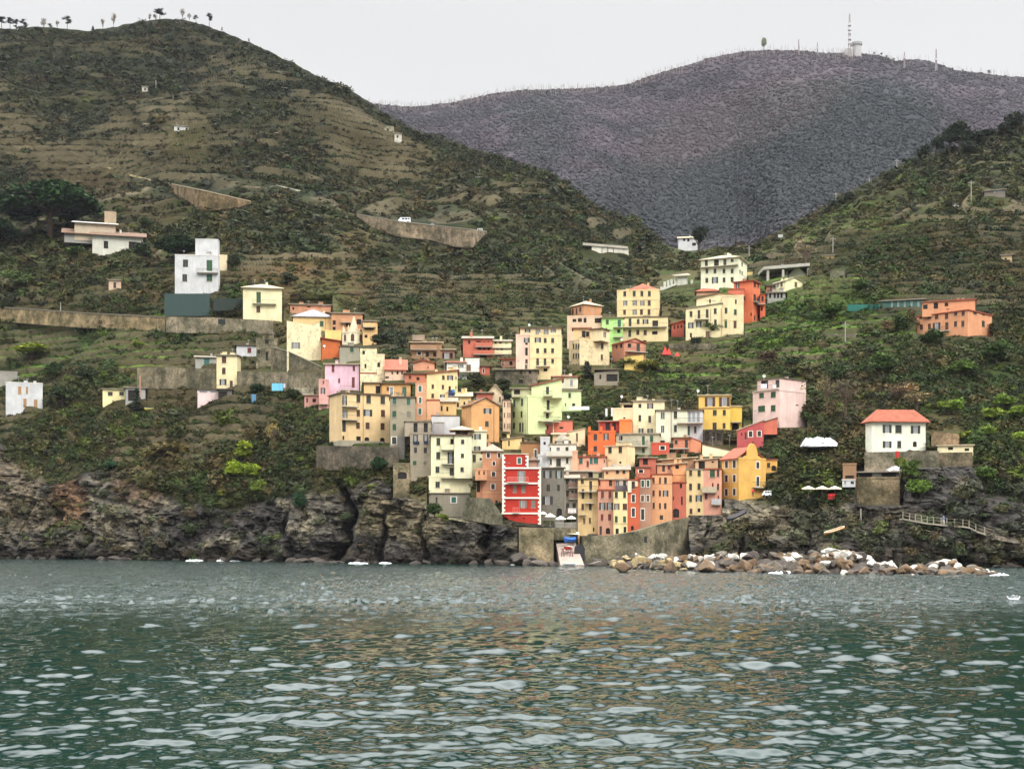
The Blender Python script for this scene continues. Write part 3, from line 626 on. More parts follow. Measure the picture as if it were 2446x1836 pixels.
    # openings
    for hs, right in ((hl, 0), (hr, 1)):
        Tm = Mb @ Matrix.Rotation(R(90), 4, 'Z') if right else Mb
        for A, B_, z0, z1, ty in hs:
            k0 = ty[0]; cc = ty[1] if len(ty) > 1 and ty[1] in SHC else 'k'
            def put(nm, kind, xa, xb, za, zc, col, par=None, base_=Tm):
                o = bpy.data.objects.new(nm, unit(kind, col)); M = Matrix.Translation((xa, 0, za)) @ Matrix.Diagonal((xb-xa, 1, zc-za, 1))
                link(o, par or root, (base_ @ M) if par is None else M); return o
            if k0 == 's': win = put('window', 'shut', A, B_, z0, z1, cc)
            elif k0 == 'o':
                m = (B_-A)*.27; win = put('window', 'curtain', A+m, B_-m, z0, z1, cc)
                for xa, xb in ((A, A+m), (B_-m, B_)):
                    s = (xb-xa)/(B_-A-2*m); of = (xa-(A+m))/(B_-A-2*m)
                    put('shutter', 'leaf', of, of+s, 0, 1, cc, win)
            elif k0 == 'd': win = put('window', 'glass', A, B_, z0, z1, cc)
            elif k0 == 'c': win = put('window', 'curtain', A, B_, z0, z1, cc)
            elif k0 == 'D': win = put('door', 'shut', A, B_, z0, z1, cc)
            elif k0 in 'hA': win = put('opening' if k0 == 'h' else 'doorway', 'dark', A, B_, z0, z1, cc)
            if k0 == 'A':
                ab = MB(); n = 10; rr = .5
                for sgn in (0, 1):
                    for i in range(n//2):
                        t0, t1 = (math.pi/2)*i/(n//2), (math.pi/2)*(i+1)/(n//2)
                        p = lambda t_: ((.5-.5*math.cos(t_)) if sgn == 0 else (.5+.5*math.cos(t_)), -.01, .72+.28*math.sin(t_))
                        xe = 0 if sgn == 0 else 1
                        ab.quad([p(t0), p(t1), (p(t1)[0], -.01, 1.0), (xe, -.01, 1.0) if i == 0 else (p(t0)[0], -.01, 1.0)] if i else [p(t0), p(t1), (p(t1)[0], -.01, 1), (xe, -.01, 1)])
                ab.build('arch', [mat], win)
            if 'w' in ty[1:]:
                s_ = bpy.data.objects.new('surround', unit('surround')); link(s_, win)
            elif k0 in 'sdc' and z1-z0 < 2.2:
                link(bpy.data.objects.new('sill', unit('sill')), win)
    for q in band:                                         # string courses / floor slabs: row, overhang
        zq = H+(HOR-ny(fr, q[0]))/F*Y-zb; bb = MB(); o_ = q[1]; hh = q[2]; bb.box((-W-o_, -o_, zq-hh), (o_, 0, zq)); bb.box((0.0, 0, zq-hh), (o_, Dp, zq)) if xc is not None else None
        bb.build('string_course', [wall_mat(q[3], .1)], root, Mb)
    for q in pipe:
        right = nx(fr, q) > XC and xc is not None; xa, _ = lu(nx(fr, q), right); pb = MB(); Tm = Mb @ Matrix.Rotation(R(90), 4, 'Z') if right else Mb
        pb.tube([(xa, -.08, bury*.6), (xa, -.08, Hm-.1)], .06, 6); pb.build('drainpipe', [plain('pipe_metal', (150, 110, 80), .6)], root, Tm)
    for q in bal:                                          # x0 x1 row [rail height] [style]
        right = nx(fr, (q[0]+q[1])/2) > XC and xc is not None; xa, Ya = lu(nx(fr, q[0]), right); xb, Yb_ = lu(nx(fr, q[1]), right)
        z0 = H+(HOR-ny(fr, q[2]))/F*(Ya+Yb_)/2-zb; Tm = Mb @ Matrix.Rotation(R(90), 4, 'Z') if right else Mb
        sty = q[3] if len(q) > 3 else 'rail'; ex = q[4] if len(q) > 4 else 1.0
        sb = MB(); sb.box((xa, -ex, z0-.16), (xb, -.004, z0)); so = sb.build('balcony', [wall_mat((190, 180, 158), .3)], root, Tm)
        rb2 = MB(); h_ = 1.0
        if sty == 'rail':
            rb2.box((xa, -ex, z0+h_-.05), (xb, -ex+.05, z0+h_)); n = max(3, int((xb-xa)/.22))
            for i in range(n+1): x_ = xa+(xb-xa-.03)*i/n; rb2.box((x_, -ex+.01, z0), (x_+.025, -ex+.035, z0+h_-.05))
            for x_ in (xa, xb-.05): rb2.box((x_, -ex+.05, z0+h_-.05), (x_+.05, -.003, z0+h_)); 
            rb2.build('railing', [plain('iron_rail', (70, 66, 58), .6)], so)
        else:
            rb2.box((xa-.02, -ex-.02, z0), (xb+.02, -ex+.12, z0+h_)); rb2.box((xa-.02, -ex+.12, z0), (xa+.1, -.003, z0+h_)); rb2.box((xb-.1, -ex+.12, z0), (xb+.02, -.003, z0+h_))
            rb2.build('parapet', [mat if sty == 'wall' else wall_mat(sty, .2)], so)
    if base is not None:                                   # plinth of another colour: row of its top
        zq = H+(HOR-ny(fr, base[0]))/F*Y-zb; pb = MB(); pb.box((-W-.05, -.05, 0), (.05, Dp*.9, zq)); pb.build('plinth', [wall_mat(base[1], .5)], root, Mb)
    if crop:
        keep(X0, X1, min(YTL, YTR)-4, YB, Y)
        def fY(px, C=C.copy(), Ld=Ld.copy(), Rd=Rd.copy(), XC=XC, two=xc is not None):
            u = (px-CX)/F; tl = (u*C.y-C.x)/(Ld.x-u*Ld.y); r = C.y+Ld.y*tl
            if two: tr = (u*C.y-C.x)/(Rd.x-u*Rd.y); r = np.where(px > XC, C.y+Rd.y*np.clip(tr, 0, 30), r)
            return r
        CUTS.append((X0, X1, min(YTL, YTR)-(6 if roof in ('hip', 'gfront', 'gside', 'shed') else 2), YB, fY, min(Dp, 10)*.8 if xc is None else 3.0))
    c.X0, c.X1, c.zb, c.Dp, c.mat = X0, X1, zb, Dp, mat
    LAST = c; return c
def slab(mb, q, th):
    lo = [(x, y, z) for x, y, z in q]; hi = [(x, y, z+th) for x, y, z in q]
    mb.quad(lo[::-1]); mb.quad(hi)
    for i in range(len(q)): j = (i+1) % len(q); mb.quad([lo[i], lo[j], hi[j], hi[i]])
def G(xs, ys, w_, h_, t_='s'):
    return [(x, y, w_, h_, t_) for y in ys for x in xs]
# =============================================================== the village, left to right
YEL = (240, 210, 140); 
# --- slope on the left
o_ = house('house', 'tall white house with stepped roof terrace above a green net, beside the dark pine', 'M', 1155,1440,1452,530,772, (236,238,240), w=[(1225,578,34,50,'sk'),(1220,673,32,48,'sk'),(1383,592,38,72,'sg'),(1383,673,38,46,'sg')], bal=[(1302,1440,640)], ang=8, wear=.1, rc='white')
house('house', None, 'M', 1290,1440,1450,425,530, (236,238,240), on=o_, dY=1.2, part='roof_room', bury=0, w=[(1385,515,20,26,'d')], ang=8, wear=.1, chim=0)
house('house', 'small peach annex tucked behind the tall white house on the left slope', 'M', 1436,None,1500,530,640, (240,212,165), dY=6, D=5)
house('villa', 'cream hipped-roof villa with long balcony left of the village', 'M', 1605,None,1862,748,972, (238,222,165), roof='hip', rc='light', D=10, w=[(1708,803,30,74,'Dg'),(1706,880,26,44,'sb')], bal=[(1668,1825,845)], rh=2.0, over=.7)
house('house', 'narrow three-storey yellow house above the left garden wall', 'M', 1430,1565,1590,1185,1408, (245,222,150), roof='slab', ang=14, w=[(1480,1213,28,44,'sb'),(1478,1287,24,42,'sb'),(1473,1362,46,40,'ok'),(1527,1380,20,56,'Db')], bal=[(1432,1563,1405,'rail',.8)])
house('shed', 'grey lean-to with a teal door left of the narrow yellow house', 'M', 1290,None,1428,1200,1275, (160,158,148), roof='shed', D=4, w=[(1365,1235,36,58,'Dt')], cat='shed', dY=1)
house('cottage', 'tiny lilac-pink cottage with one window above the narrow yellow house', 'M', 1562,None,1695,1122,1196, (236,212,222), roof='slab', rc='dark', D=5, w=[(1647,1152,26,34,'sr')])
house('stone_house', 'grey stone ruin beside the tiny lilac-pink cottage', 'M', 1692,None,1832,1082,1262, (134,126,108), wear=.9, D=5, w=[(1763,1095,24,28,'h'),(1709,1160,20,26,'h'),(1763,1190,18,60,'h')], roof='flat', dY=2)
house('shed', 'low yellow garden shed with two windows on the left slope', 'M', 678,None,826,1412,1478, (235,226,140), roof='slab', rc='flat', D=4, w=[(728,1438,32,26,'dn'),(803,1437,30,26,'dn')], cat='shed', chim=0)
house('shed', 'open grey garage joined to the low yellow shed', 'M', 828,None,960,1402,1490, (165,165,160), roof='slab', D=4, w=[(873,1450,56,72,'h')], cat='shed', chim=0, dY=.5)
house('shed', 'low pale pink shed under a flat dark roof, left of the clothes lines', 'M', 1305,None,1440,1412,1492, (240,205,200), roof='slab', rc='dark', D=4, w=[(1345,1425,60,10,'cw'),(1405,1425,50,10,'cw')], cat='shed', chim=0)
house('shed', 'dark open shed on posts joined to the pink shed', 'M', 1442,None,1532,1412,1485, (112,108,98), roof='slab', rc='dark', D=4, w=[(1470,1453,62,60,'h')], cat='shed', chim=0, dY=.5)
house('house', 'white flat-roofed modern house with tan shutters at the far left edge', 'M', 38,None,282,1375,1545, (246,243,235), D=9, w=[(130,1415,22,50,'so'),(178,1415,14,46,'so'),(165,1500,22,60,'so'),(236,1508,24,64,'so')], wear=.08, rc='white', dY=1)
house('shed', 'grey concrete water tank behind the white modern house', 'M', -10,None,115,1300,1352, (150,146,134), D=4, cat='tank', wear=.5)
v_ = house('villa', 'long low villa with brown tiled roof and white covers beside the big pine', 'M', 610,None,945,405,495, (205,200,182), roof='shed', rc='brown', D=14, rh=4.2, over=1.2, w=[(700,455,30,50,'h'),(880,460,60,50,'h')], dY=-2)
house('villa', None, 'M', 425,None,608,385,430, (150,146,136), on=v_, dY=3, part='side_wing', bury=1, D=8, roof='shed', rc='brown', rh=3.0, over=1.0, chim=0)
house('villa', None, 'M', 492,None,762,322,420, (196,176,146), on=v_, dY=5, part='upper_storey', bury=1, D=9, roof='shed', rc='white', rh=2.2, over=1.0, chim=0)
house('villa', None, 'M', 690,None,768,245,330, (168,145,112), on=v_, dY=12, part='chimney_block', bury=2, D=3, chim=0)
house('hut', 'small peach hut among the bushes below the long low villa', 'M', 718,None,800,692,750, (205,170,140), roof='slab', D=3, cat='hut', chim=0, w=[(758,722,18,40,'dn')])
house('farmhouse', 'lone white farmhouse on green terraces high on the left hill', 'P', 1150,None,1250,838,896, (214,208,190), roof='slab', D=7, w=[(1178,852,14,20,'h'),(1232,855,14,20,'h'),(1212,882,12,16,'h')], chim=1)
house('hut', 'tiny ruined stone hut high on the left hill below the summit', 'P', 938,None,978,575,606, (196,190,170), roof='slab', D=4, w=[(958,590,10,18,'h')], cat='hut', chim=0)
house('hut', 'grey stone barn left of the lone white farmhouse', 'P', 945,None,998,822,852, (160,152,132), D=4, cat='hut', wear=.8)
house('hut', 'upper of two pale stone huts below the ridge of the left hill', 'Q', 600,None,666,285,320, (165,158,138), D=6, cat='hut', wear=.8, w=[(625,305,14,20,'h')])
house('hut', 'lower, whiter stone hut of the pair below the left ridge', 'Q', 670,None,718,330,368, (205,198,180), D=6, cat='hut', wear=.6, roof='slab', w=[(690,350,12,18,'h')])
# --- around the church
house('house', 'cream windowed wall with peeling plaster and slanted top left of the church', 'A', 195,None,648,(585,668),1150, (238,220,165), wear=.55, w=[(313,912,116,86,'oy')], D=9, dY=0)
house('house', 'yellow house under a lilac slate hipped roof left of the bell tower', 'A', 275,None,800,545,725, (242,200,120), roof='hip', rc='lilac', D=11, rh=3.0, w=[(655,625,48,72,'sg')], dY=6, pipe=[702])
house('house', 'long salmon apartment row at the very top left behind the church', 'A', 235,None,780,385,520, (218,140,115), roof='slab', dY=9, D=10, w=[(280,425,24,34,'h'),(485,412,44,34,'h'),(625,430,44,40,'h'),(690,437,38,36,'h')], bal=[(460,770,470,'wall')], chim=3)
house('house', 'salmon apartments with stepped balconies right behind the church spire', 'A', 782,None,1195,495,735, (214,142,112), roof='slab', dY=9, D=10, w=[(820,610,40,60,'h'),(960,575,70,40,'h'),(1000,640,50,50,'h'),(1145,600,60,70,'h'),(820,690,40,50,'h')], bal=[(905,1100,610,'wall')], chim=3)
house('house', 'apricot apartments with awnings right of the church spire', 'A', 1198,None,1392,(590,600),945, (240,180,125), roof='slab', dY=5, D=10, w=[(1245,610,70,26,'h'),(1320,615,60,26,'h'),(1280,695,120,20,'h'),(1240,790,40,40,'hy'),(1345,800,40,40,'hy')], bal=[(1200,1365,672,'wall')], chim=2)
house('house', 'plain bright yellow block between the church and the lilac roof', 'A', 700,None,915,730,900, (244,196,115), D=6, dY=3)
house('house', 'burnt-orange house with sloping top below the church', 'A', 655,None,900,(815,860),1125, (208,100,52), roof='slab', rc='rust', D=7, w=[(675,925,16,50,'h')], dY=1, wear=.15, chim=0)
# church bell tower
def church():
    fr = 'A'; Y = D1(nx(fr, 1060), ny(fr, 940))+2; z = lambda y: H+(HOR-ny(fr, y))/F*Y; xx = lambda x: U(nx(fr, x))*Y
    cx = xx(1062); z0 = z(1000); rad = (xx(1210)-xx(915))/2
    Mw = Matrix.Translation((cx, Y+rad, z0)); root = empty('church_tower', Mw); tag(root, 'pale octagonal bell tower with a stone spire and arched openings', 'bell tower')
    m = wall_mat((240, 226, 188), .35); st = wall_mat((216, 186, 146), .2); ht = z(738)-z0
    b = MB(); n = 8; off = math.pi/8
    def ringp(r, zz): return [(r*math.cos(off+k*math.pi/4)/math.cos(math.pi/8), r*math.sin(off+k*math.pi/4)/math.cos(math.pi/8), zz) for k in range(n)]
    a, c = ringp(rad, 0), ringp(rad, ht)
    for k in range(n): b.quad([a[k], a[(k+1) % n], c[(k+1) % n], c[k]])
    b.quad(c); b.build('wall', [m], root)
    b = MB(); a, c = ringp(rad+.15, ht), ringp(rad+.15, ht+.25)
    for k in range(n): b.quad([a[k], a[(k+1) % n], c[(k+1) % n], c[k]])
    b.quad(c); b.quad(a[::-1]); b.build('cornice', [m], root)
    b = MB(); sr = (xx(1132)-xx(990))/2; a = ringp(sr, ht+.25); tip = (0, 0, z(490)-z0)
    for k in range(n): b.quad([a[k], a[(k+1) % n], tip])
    b.build('spire', [st], root)
    b = MB(); b.box((-.05, -.05, z(500)-z0), (.05, .05, z(468)-z0)); b.box((-.25, -.04, z(482)-z0-.05), (.25, .04, z(482)-z0+.05)); b.build('cross', [plain('iron_rail', (70, 66, 58), .6)], root)
    for k in range(n):       # arched belfry openings on each face, pinnacles on each corner
        t = k*math.pi/4; M = Matrix.Rotation(t, 4, 'Z') @ Matrix.Translation((rad+.01, 0, 0)); b = MB(); pts = []
        hw = rad*.155; zb_, zt_ = ht-2.35, ht-.95
        for i in range(9): q = math.pi*i/8; pts.append((.02, hw*math.cos(q), zt_+hw*math.sin(q)*1.3))
        b.quad([(.02, hw, zb_)]+pts+[(.02, -hw, zb_)]); b.build('bell_opening', [plain('dark_brown_interior', (84, 56, 40), .9)], root, M)
        M = Matrix.Rotation(off+t, 4, 'Z') @ Matrix.Translation((rad*.98, 0, ht+.25)); b = MB(); b.box((-.22, -.22, 0), (.22, .22, .7)); p = [(-.22, -.22, .7), (.22, -.22, .7), (.22, .22, .7), (-.22, .22, .7)]
        for i in range(4): b.quad([p[i], p[(i+1) % 4], (0, 0, 1.9)])
        b.build('pinnacle', [st], root, M)
    keep(nx(fr, 900), nx(fr, 1220), ny(fr, 480), ny(fr, 960), Y)
church()
house('house', 'grey plaster house with one green shutter under the bell tower', 'A', 890,None,1160,932,1150, (158,152,128), wear=.5, D=7, roof='slab', rc='dark', w=[(1053,970,46,62,'sg'),(1205,1000,20,50,'h')], dY=1, over=.2, chim=0)
g_ = house('house', 'peeling pale yellow house right of the grey plaster house', 'A', 1162,None,1385,945,1380, (240,226,168), wear=.7, D=7, roof='slab', rc='dark', w=[(1210,1005,34,50,'h'),(1232,1185,24,60,'h')], over=.2, chim=0)
house('house', None, 'A', 1386,None,1485,1045,1380, (238,222,160), on=g_, dY=.1, part='side_wing', wear=.6, D=6, w=[(1405,1168,42,62,'h')])
p_ = house('house', 'bright pink house with pale roof rim below the grey plaster house', 'A', 700,1150,1160,1165,1520, (240,192,208), ang=3, rc='light', roof='slab', w=[(805,1215,36,96,'sr'),(1080,1215,32,66,'sr'),(885,1375,24,60,'sr'),(1072,1400,38,140,'sr')], wear=.2, chim=0, bal=[(900,1060,1500,'rail',.8)])
house('house', 'light pink flat block right of the bright pink house', 'A', 1162,None,1395,1290,1400, (244,208,214), D=6, w=[(1163,1365,14,66,'sb')], dY=1, rc='rust')
house('house', 'rose pink house with balcony at the left end of the village', 'B', 340,None,470,380,750, (232,158,172), D=8, w=[(395,515,58,80,'ok'),(402,395,16,50,'sr'),(355,655,22,60,'h'),(393,655,22,60,'h')], wear=.2, bal=[(345,465,690,'wall')])
house('house', 'low rose pink terrace house at the leftmost edge of the village', 'B', 150,None,338,575,712, (224,150,158), D=6, w=[(280,643,46,46,'h'),(185,640,20,60,'h')], roof='slab', rc='light', chim=0)
house('house', 'peach house with sloping terracotta roof between the pink houses', 'B', 408,None,640,(372,322),540, (242,180,160), roof='slab', rc='rust', D=6, w=[(610,378,24,60,'sr'),(545,500,30,20,'h')], chim=1, dY=2, wear=.15)
b_ = house('house', 'large yellow-orange house with drainpipe and two balconies at the left cliff', 'B', 480,645,1278,545,1210, (244,204,136), ang=70, roof='slab', rc='dark', over=.35, D=9, wear=.14, chim=0,
   w=[(680,640,62,130,'ok'),(862,618,52,100,'sk'),(998,628,60,104,'sk'),(1185,638,60,104,'sk'),(680,820,80,110,'oy'),(862,808,46,90,'sb'),(985,806,120,88,'ok'),(1188,812,54,92,'sb'),(672,982,50,150,'sk'),(858,972,50,84,'sb'),(985,975,52,86,'sb'),(1183,985,54,88,'sb'),(665,1135,24,54,'h'),(865,1165,60,96,'h'),(975,1172,64,92,'Ay'),(1180,1178,60,90,'Ab')],
   bal=[(640,850,722),(640,850,897)], pipe=[925], base=(1165,(170,160,135)))
house('house', 'peach upper house with dark doorway on the roof of the large yellow-orange house', 'B', 935,None,1168,418,560, (240,184,132), D=7, roof='slab', rc='brown', w=[(1122,500,62,100,'h')], dY=2.5, chim=0, Yadd=0)
house('house', 'pale yellow upper wall left of the dark doorway', 'B', 560,None,775,470,545, (244,208,145), D=4, dY=1.5, w=[(690,505,60,40,'h')])
house('house', 'orange terrace house with a tall green door above the grey-brown house', 'B', 1170,None,1552,425,600, (230,160,92), D=7, roof='slab', rc='brown', w=[(1252,490,30,50,'sr'),(1300,520,44,104,'cw'),(1470,528,56,130,'Dt')], dY=2, bal=[(1290,1610,596,'rail',.6)], chim=0)
house('house', 'grey-brown house with green shutters beside the large yellow-orange house', 'B', 1280,None,1616,605,1230, (158,146,118), D=9, wear=.5, roof='slab', rc='dark', over=.25, w=[(1340,650,46,82,'st'),(1525,658,48,82,'st'),(1338,822,52,82,'sg'),(1528,830,52,82,'sy'),(1338,995,48,86,'sg'),(1335,1172,56,94,'Dkw')], chim=0)
house('house', 'tall narrow salmon house with white-edged green windows', 'B', 1617,None,1765,432,900, (224,152,124), D=9, w=[(1678,488,40,78,'stw'),(1680,640,34,76,'stw'),(1676,785,40,80,'stw')], wear=.15)
house('house', 'brick-red top storey above the tall narrow salmon house', 'B', 1480,None,1764,292,436, (212,118,92), D=7, roof='slab', rc='brown', w=[(1545,335,34,42,'sr'),(1650,385,40,100,'h')], dY=2.5, bal=[(1620,1765,440,'wall')], chim=0)
house('house', 'plain peach lower block between the salmon and yellow houses', 'B', 1766,None,1940,648,895, (238,164,132), D=7, roof='flat', rc='rust')
house('house', 'little peach house with bright terracotta roof above the orange terrace', 'B', 1215,None,1492,238,400, (238,196,160), D=7, roof='shed', rc='terra', rh=3.2, w=[(1310,280,20,40,'h'),(1380,278,26,44,'h'),(1440,275,20,50,'h'),(1240,340,50,30,'h')], dY=3, chim=1)
house('house', 'salmon house with a rounded top below the brown apartment block', 'Y', 190,None,575,640,800, (236,150,128), D=7, roof='gfront', rc='terra', rh=.7, w=[(460,715,20,40,'sr'),(375,780,30,20,'h')], dY=4)
q_ = house('house', 'brown apartment block with two rows of windows at the valley top left', 'Y', 150,None,705,285,580, (172,124,100), D=10, roof='slab', rc='light', w=[(270,345,80,48,'h'),(408,348,80,48,'h'),(548,350,80,48,'h'),(305,470,60,60,'hw'),(445,490,60,80,'hb'),(580,490,60,80,'hb'),(160,500,30,30,'h')], bal=[(150,620,405,'wall')], dY=2, wear=.4)
house('house', None, 'Y', 706,None,930,410,590, (150,108,88), on=q_, dY=.2, part='side_wing', D=8, roof='slab', rc='light', w=[(720,510,50,100,'hb'),(787,510,70,100,'c'),(870,510,50,100,'hb')], wear=.4, chim=0)
house('house', None, 'Y', 185,None,400,170,240, (160,138,116), on=q_, dY=4, part='roof_room', bury=0, D=5, wear=.5, chim=0)
r_ = house('house', 'long coral-red apartment row with white ribbon balconies above the village', 'Y', 1075,None,1595,210,560, (214,104,88), D=9, roof='shed', rc='slate', rh=1.8, w=[(1185,275,40,60,'h'),(1350,280,90,56,'h'),(1450,290,60,50,'h'),(1530,290,50,50,'h'),(1370,390,70,56,'h'),(1450,400,60,50,'h'),(1530,400,50,50,'h'),(1430,520,120,60,'h')], bal=[(1290,1595,355,'wall'),(1260,1620,490,'wall')], dY=5, chim=1)
house('house', 'pale cream apartment row joined to the coral-red row', 'Y', 1600,None,1925,260,550, (230,222,168), D=9, roof='shed', rc='slate', rh=1.6, w=[(1650,290,40,56,'h'),(1735,300,40,56,'h'),(1840,315,50,50,'h'),(1680,410,50,50,'h'),(1760,410,50,50,'h'),(1845,430,50,50,'h'),(1680,525,40,40,'h'),(1750,530,40,40,'h')], bal=[(1600,1925,380,'wall'),(1630,1930,490,'wall')], dY=5, chim=1)
y_ = house('house', 'yellow house with sloping top and a blue cloth in the village left', 'C', 383,None,790,(290,245),650, (246,216,132), D=9, roof='slab', rc='terra', w=[(603,340,34,56,'sk'),(693,343,78,62,'ok'),(463,458,32,56,'sb'),(597,465,30,58,'sb'),(687,485,30,60,'h'),(462,580,34,58,'sb'),(598,590,76,54,'ok'),(770,345,14,36,'sk'),(770,470,14,36,'sk')], bal=[(650,770,590)], wear=.15)
house('house', 'ochre house with dormer roofs below the yellow house with the blue cloth', 'C', 552,None,775,660,850, (232,192,112), D=6, roof='shed', rc='slate', w=[(580,748,24,70,'h'),(655,755,26,60,'h')], rh=1.4)
house('house', 'small cream stepped house left of the orange gable', 'C', 776,None,970,590,770, (236,204,132), D=7, roof='shed', rc='light', rh=1.6, w=[(800,625,26,26,'h'),(795,700,26,60,'h'),(880,690,24,60,'h')], dY=2, chim=2)
w_ = house('house', 'white two-storey house with grey balcony stripe behind the yellow houses', 'Y', 790,None,1120,632,950, (246,242,214), D=8, roof='shed', rc='terra', rh=1.2, w=[(1035,692,100,62,'oy'),(1035,880,96,62,'oy')], wear=.08, dY=2)
house('house', None, 'Y', 1121,None,1365,585,950, (246,242,214), on=w_, dY=0, part='side_wing', D=8, w=[(1175,720,80,110,'sn'),(1165,905,44,110,'sk')], bal=[(1000,1365,800)], wear=.08, bury=3)
house('chapel', 'tiny red chapel with an arched window right of the white two-storey house', 'Y', 1368,None,1545,700,850, (206,92,76), D=5, w=[(1437,778,30,80,'Aw')], cat='chapel', roof='slab', rc='dark', chim=0)
house('stone_house', 'long dark stone ruin with a slate roof left of the pink and yellow tower', 'E', 185,None,740,790,1010, (122,112,98), wear=.9, D=8, roof='shed', rc='slate', rh=.6, w=[(300,832,30,40,'h'),(525,825,30,40,'h'),(640,822,34,44,'h'),(300,950,100,70,'h'),(520,945,60,50,'h')], dY=1)
house('house', 'low dusty-pink extension left of the pink and yellow tower', 'E', 255,None,452,655,770, (206,142,130), D=6, w=[(285,710,20,50,'sr'),(390,705,40,50,'h')], roof='slab', rc='rust', dY=5, chim=0)
t_ = house('house', 'tall pink half of the twin tower with a single column of windows', 'E', 455,None,640,340,840, (236,196,170), D=10, w=[(600,400,78,62,'ok'),(595,447,34,30,'h'),(595,550,34,104,'h'),(595,678,32,58,'sb')], wear=.1)
u_ = house('house', 'tall yellow half of the twin tower beside the pink half', 'E', 641,1052,1066,340,870, (244,218,136), ang=4, D=10, w=[(745,398,84,64,'ok')]+G([842,940],[402],38,62,'sk')+G([742,842,940],[537],38,62,'sk')+[(742,684,36,90,'sk'),(840,684,36,90,'sk'),(940,675,36,58,'sk'),(845,792,50,40,'h')], bal=[(720,905,745)], wear=.1, band=[(628,.06,.12,(238,208,140))])
house('house', None, 'E', 512,None,1055,238,342, (244,214,150), on=u_, dY=1.0, part='attic', bury=0, D=9, roof='slab', rc='dark', w=[(610,275,72,46,'ok'),(747,290,64,76,'oy'),(855,290,64,76,'oy'),(950,275,72,46,'oy')], wear=.1)
# --- middle of the village
o2 = house('house', 'tan-orange house with a low pointed gable in the village centre', 'C', 845,975,1340,700,1195, (224,152,96), ang=66, roof='flat', w=[(1185,782,104,70,'ok'),(1178,952,48,72,'sk'),(1190,1120,20,60,'sk')], wear=.12, pipe=[1270])
def gable_cap(hc, rise, rgb, rc, over=.35):
    """a low gable over the right facade of a corner house"""
    b = MB(); W, Dp, Ht = hc.W, hc.Dp, hc.Ht
    b.quad([(0, 0, Ht), (0, Dp, Ht), (0, Dp/2, Ht+rise)]); b.quad([(-W, 0, Ht), (-W, Dp/2, Ht+rise), (-W, Dp, Ht)])
    b.build('gable', [wall_mat(rgb, .12)], hc.root, hc.inv @ hc.Mw)
    r = MB(); e = over*rise/(Dp/2); z = Ht+.03
    slab(r, [(-W-.2, -over, z-e), (over, -over, z-e), (over, Dp/2, z+rise), (-W-.2, Dp/2, z+rise)], .15); slab(r, [(-W-.2, Dp/2, z+rise), (over, Dp/2, z+rise), (over, Dp+over, z-e), (-W-.2, Dp+over, z-e)], .15)
    r.build('roof', [roof_mat(rc)], hc.root, hc.inv @ hc.Mw)
gable_cap(o2, 1.6, (224,152,96), 'brown')
house('house', 'dark red roof room behind the tan-orange gable', 'C', 1040,None,1250,545,680, (202,98,88), D=6, roof='slab', rc='slate', dY=3, chim=1)
house('house', 'cream gable with white tiles right of the dark red roof room', 'C', 1180,None,1400,560,720, (228,204,160), D=7, roof='gfront', rc='light', rh=2.2, w=[(1350,630,20,70,'h')], dY=6)
house('house', 'narrow peach house squeezed against the left of the green house', 'E', 282,None,388,1195,1600, (222,188,148), D=8, roof='slab', rc='dark', w=G([305,350,377],[1250,1390,1530],14,66,'sb'), over=.15, chim=0, wear=.3)
g2 = house('house', 'tall pale green corner house with dark narrow windows in the village centre', 'E', 390,602,1062,1145,1640, (212,226,152), ang=62, roof='flat', D=10, wear=.1,
   w=[(433,1228,26,98,'sk'),(536,1218,28,98,'sk'),(428,1385,26,82,'sk'),(529,1378,26,82,'sk'),(428,1530,28,82,'sk'),(510,1548,26,120,'sk'),(545,1548,20,120,'sk'),(882,1255,38,134,'Dk'),(872,1395,40,74,'h')], bal=[(820,930,1345),(745,1005,1472,'rail',1.4)], pipe=[608])
house('house', None, 'E', 660,None,1062,(1010,905),1160, (216,230,156), on=g2, dY=1.5, part='upper_wall', bury=0, D=8, roof='slab', rc='terra', w=[(873,1062,40,104,'Dk')], wear=.1, bal=[(820,935,1135)], chim=0)
house('house', None, 'E', 400,None,655,1040,1150, (190,184,140), on=g2, dY=2.5, part='terrace_room', bury=0, D=6, roof='slab', rc='slate', w=[(470,1085,80,60,'h'),(650,1040,28,36,'h')], chim=0)
house('house', 'pale green lower block with a roof terrace right of the tall green house', 'E', 1064,None,1318,1068,1345, (214,226,162), D=8, rc='flat', w=[(1165,1125,32,62,'sk'),(1218,1252,38,36,'h'),(1110,1250,16,40,'sy')], wear=.15, roof='slab', over=.3, dY=1, chim=0)
house('house', 'off-white top storey above the pale green houses', 'E', 940,None,1275,885,1050, (232,224,188), D=7, w=[(1005,945,26,60,'sk'),(1187,965,42,80,'c')], dY=4, wear=.1, roof='slab', rc='terra', chim=0)
house('house', 'peach-and-pink roof-top box above the green house', 'E', 745,None,1040,815,925, (238,192,140), D=6, rc='rust', dY=6, w=[(690,830,10,10,'h')])
house('house', 'small grey ruined chimney room left of the peach-and-pink box', 'E', 662,None,744,830,960, (214,186,140), D=5, dY=5, wear=.6, roof='slab', rc='slate')
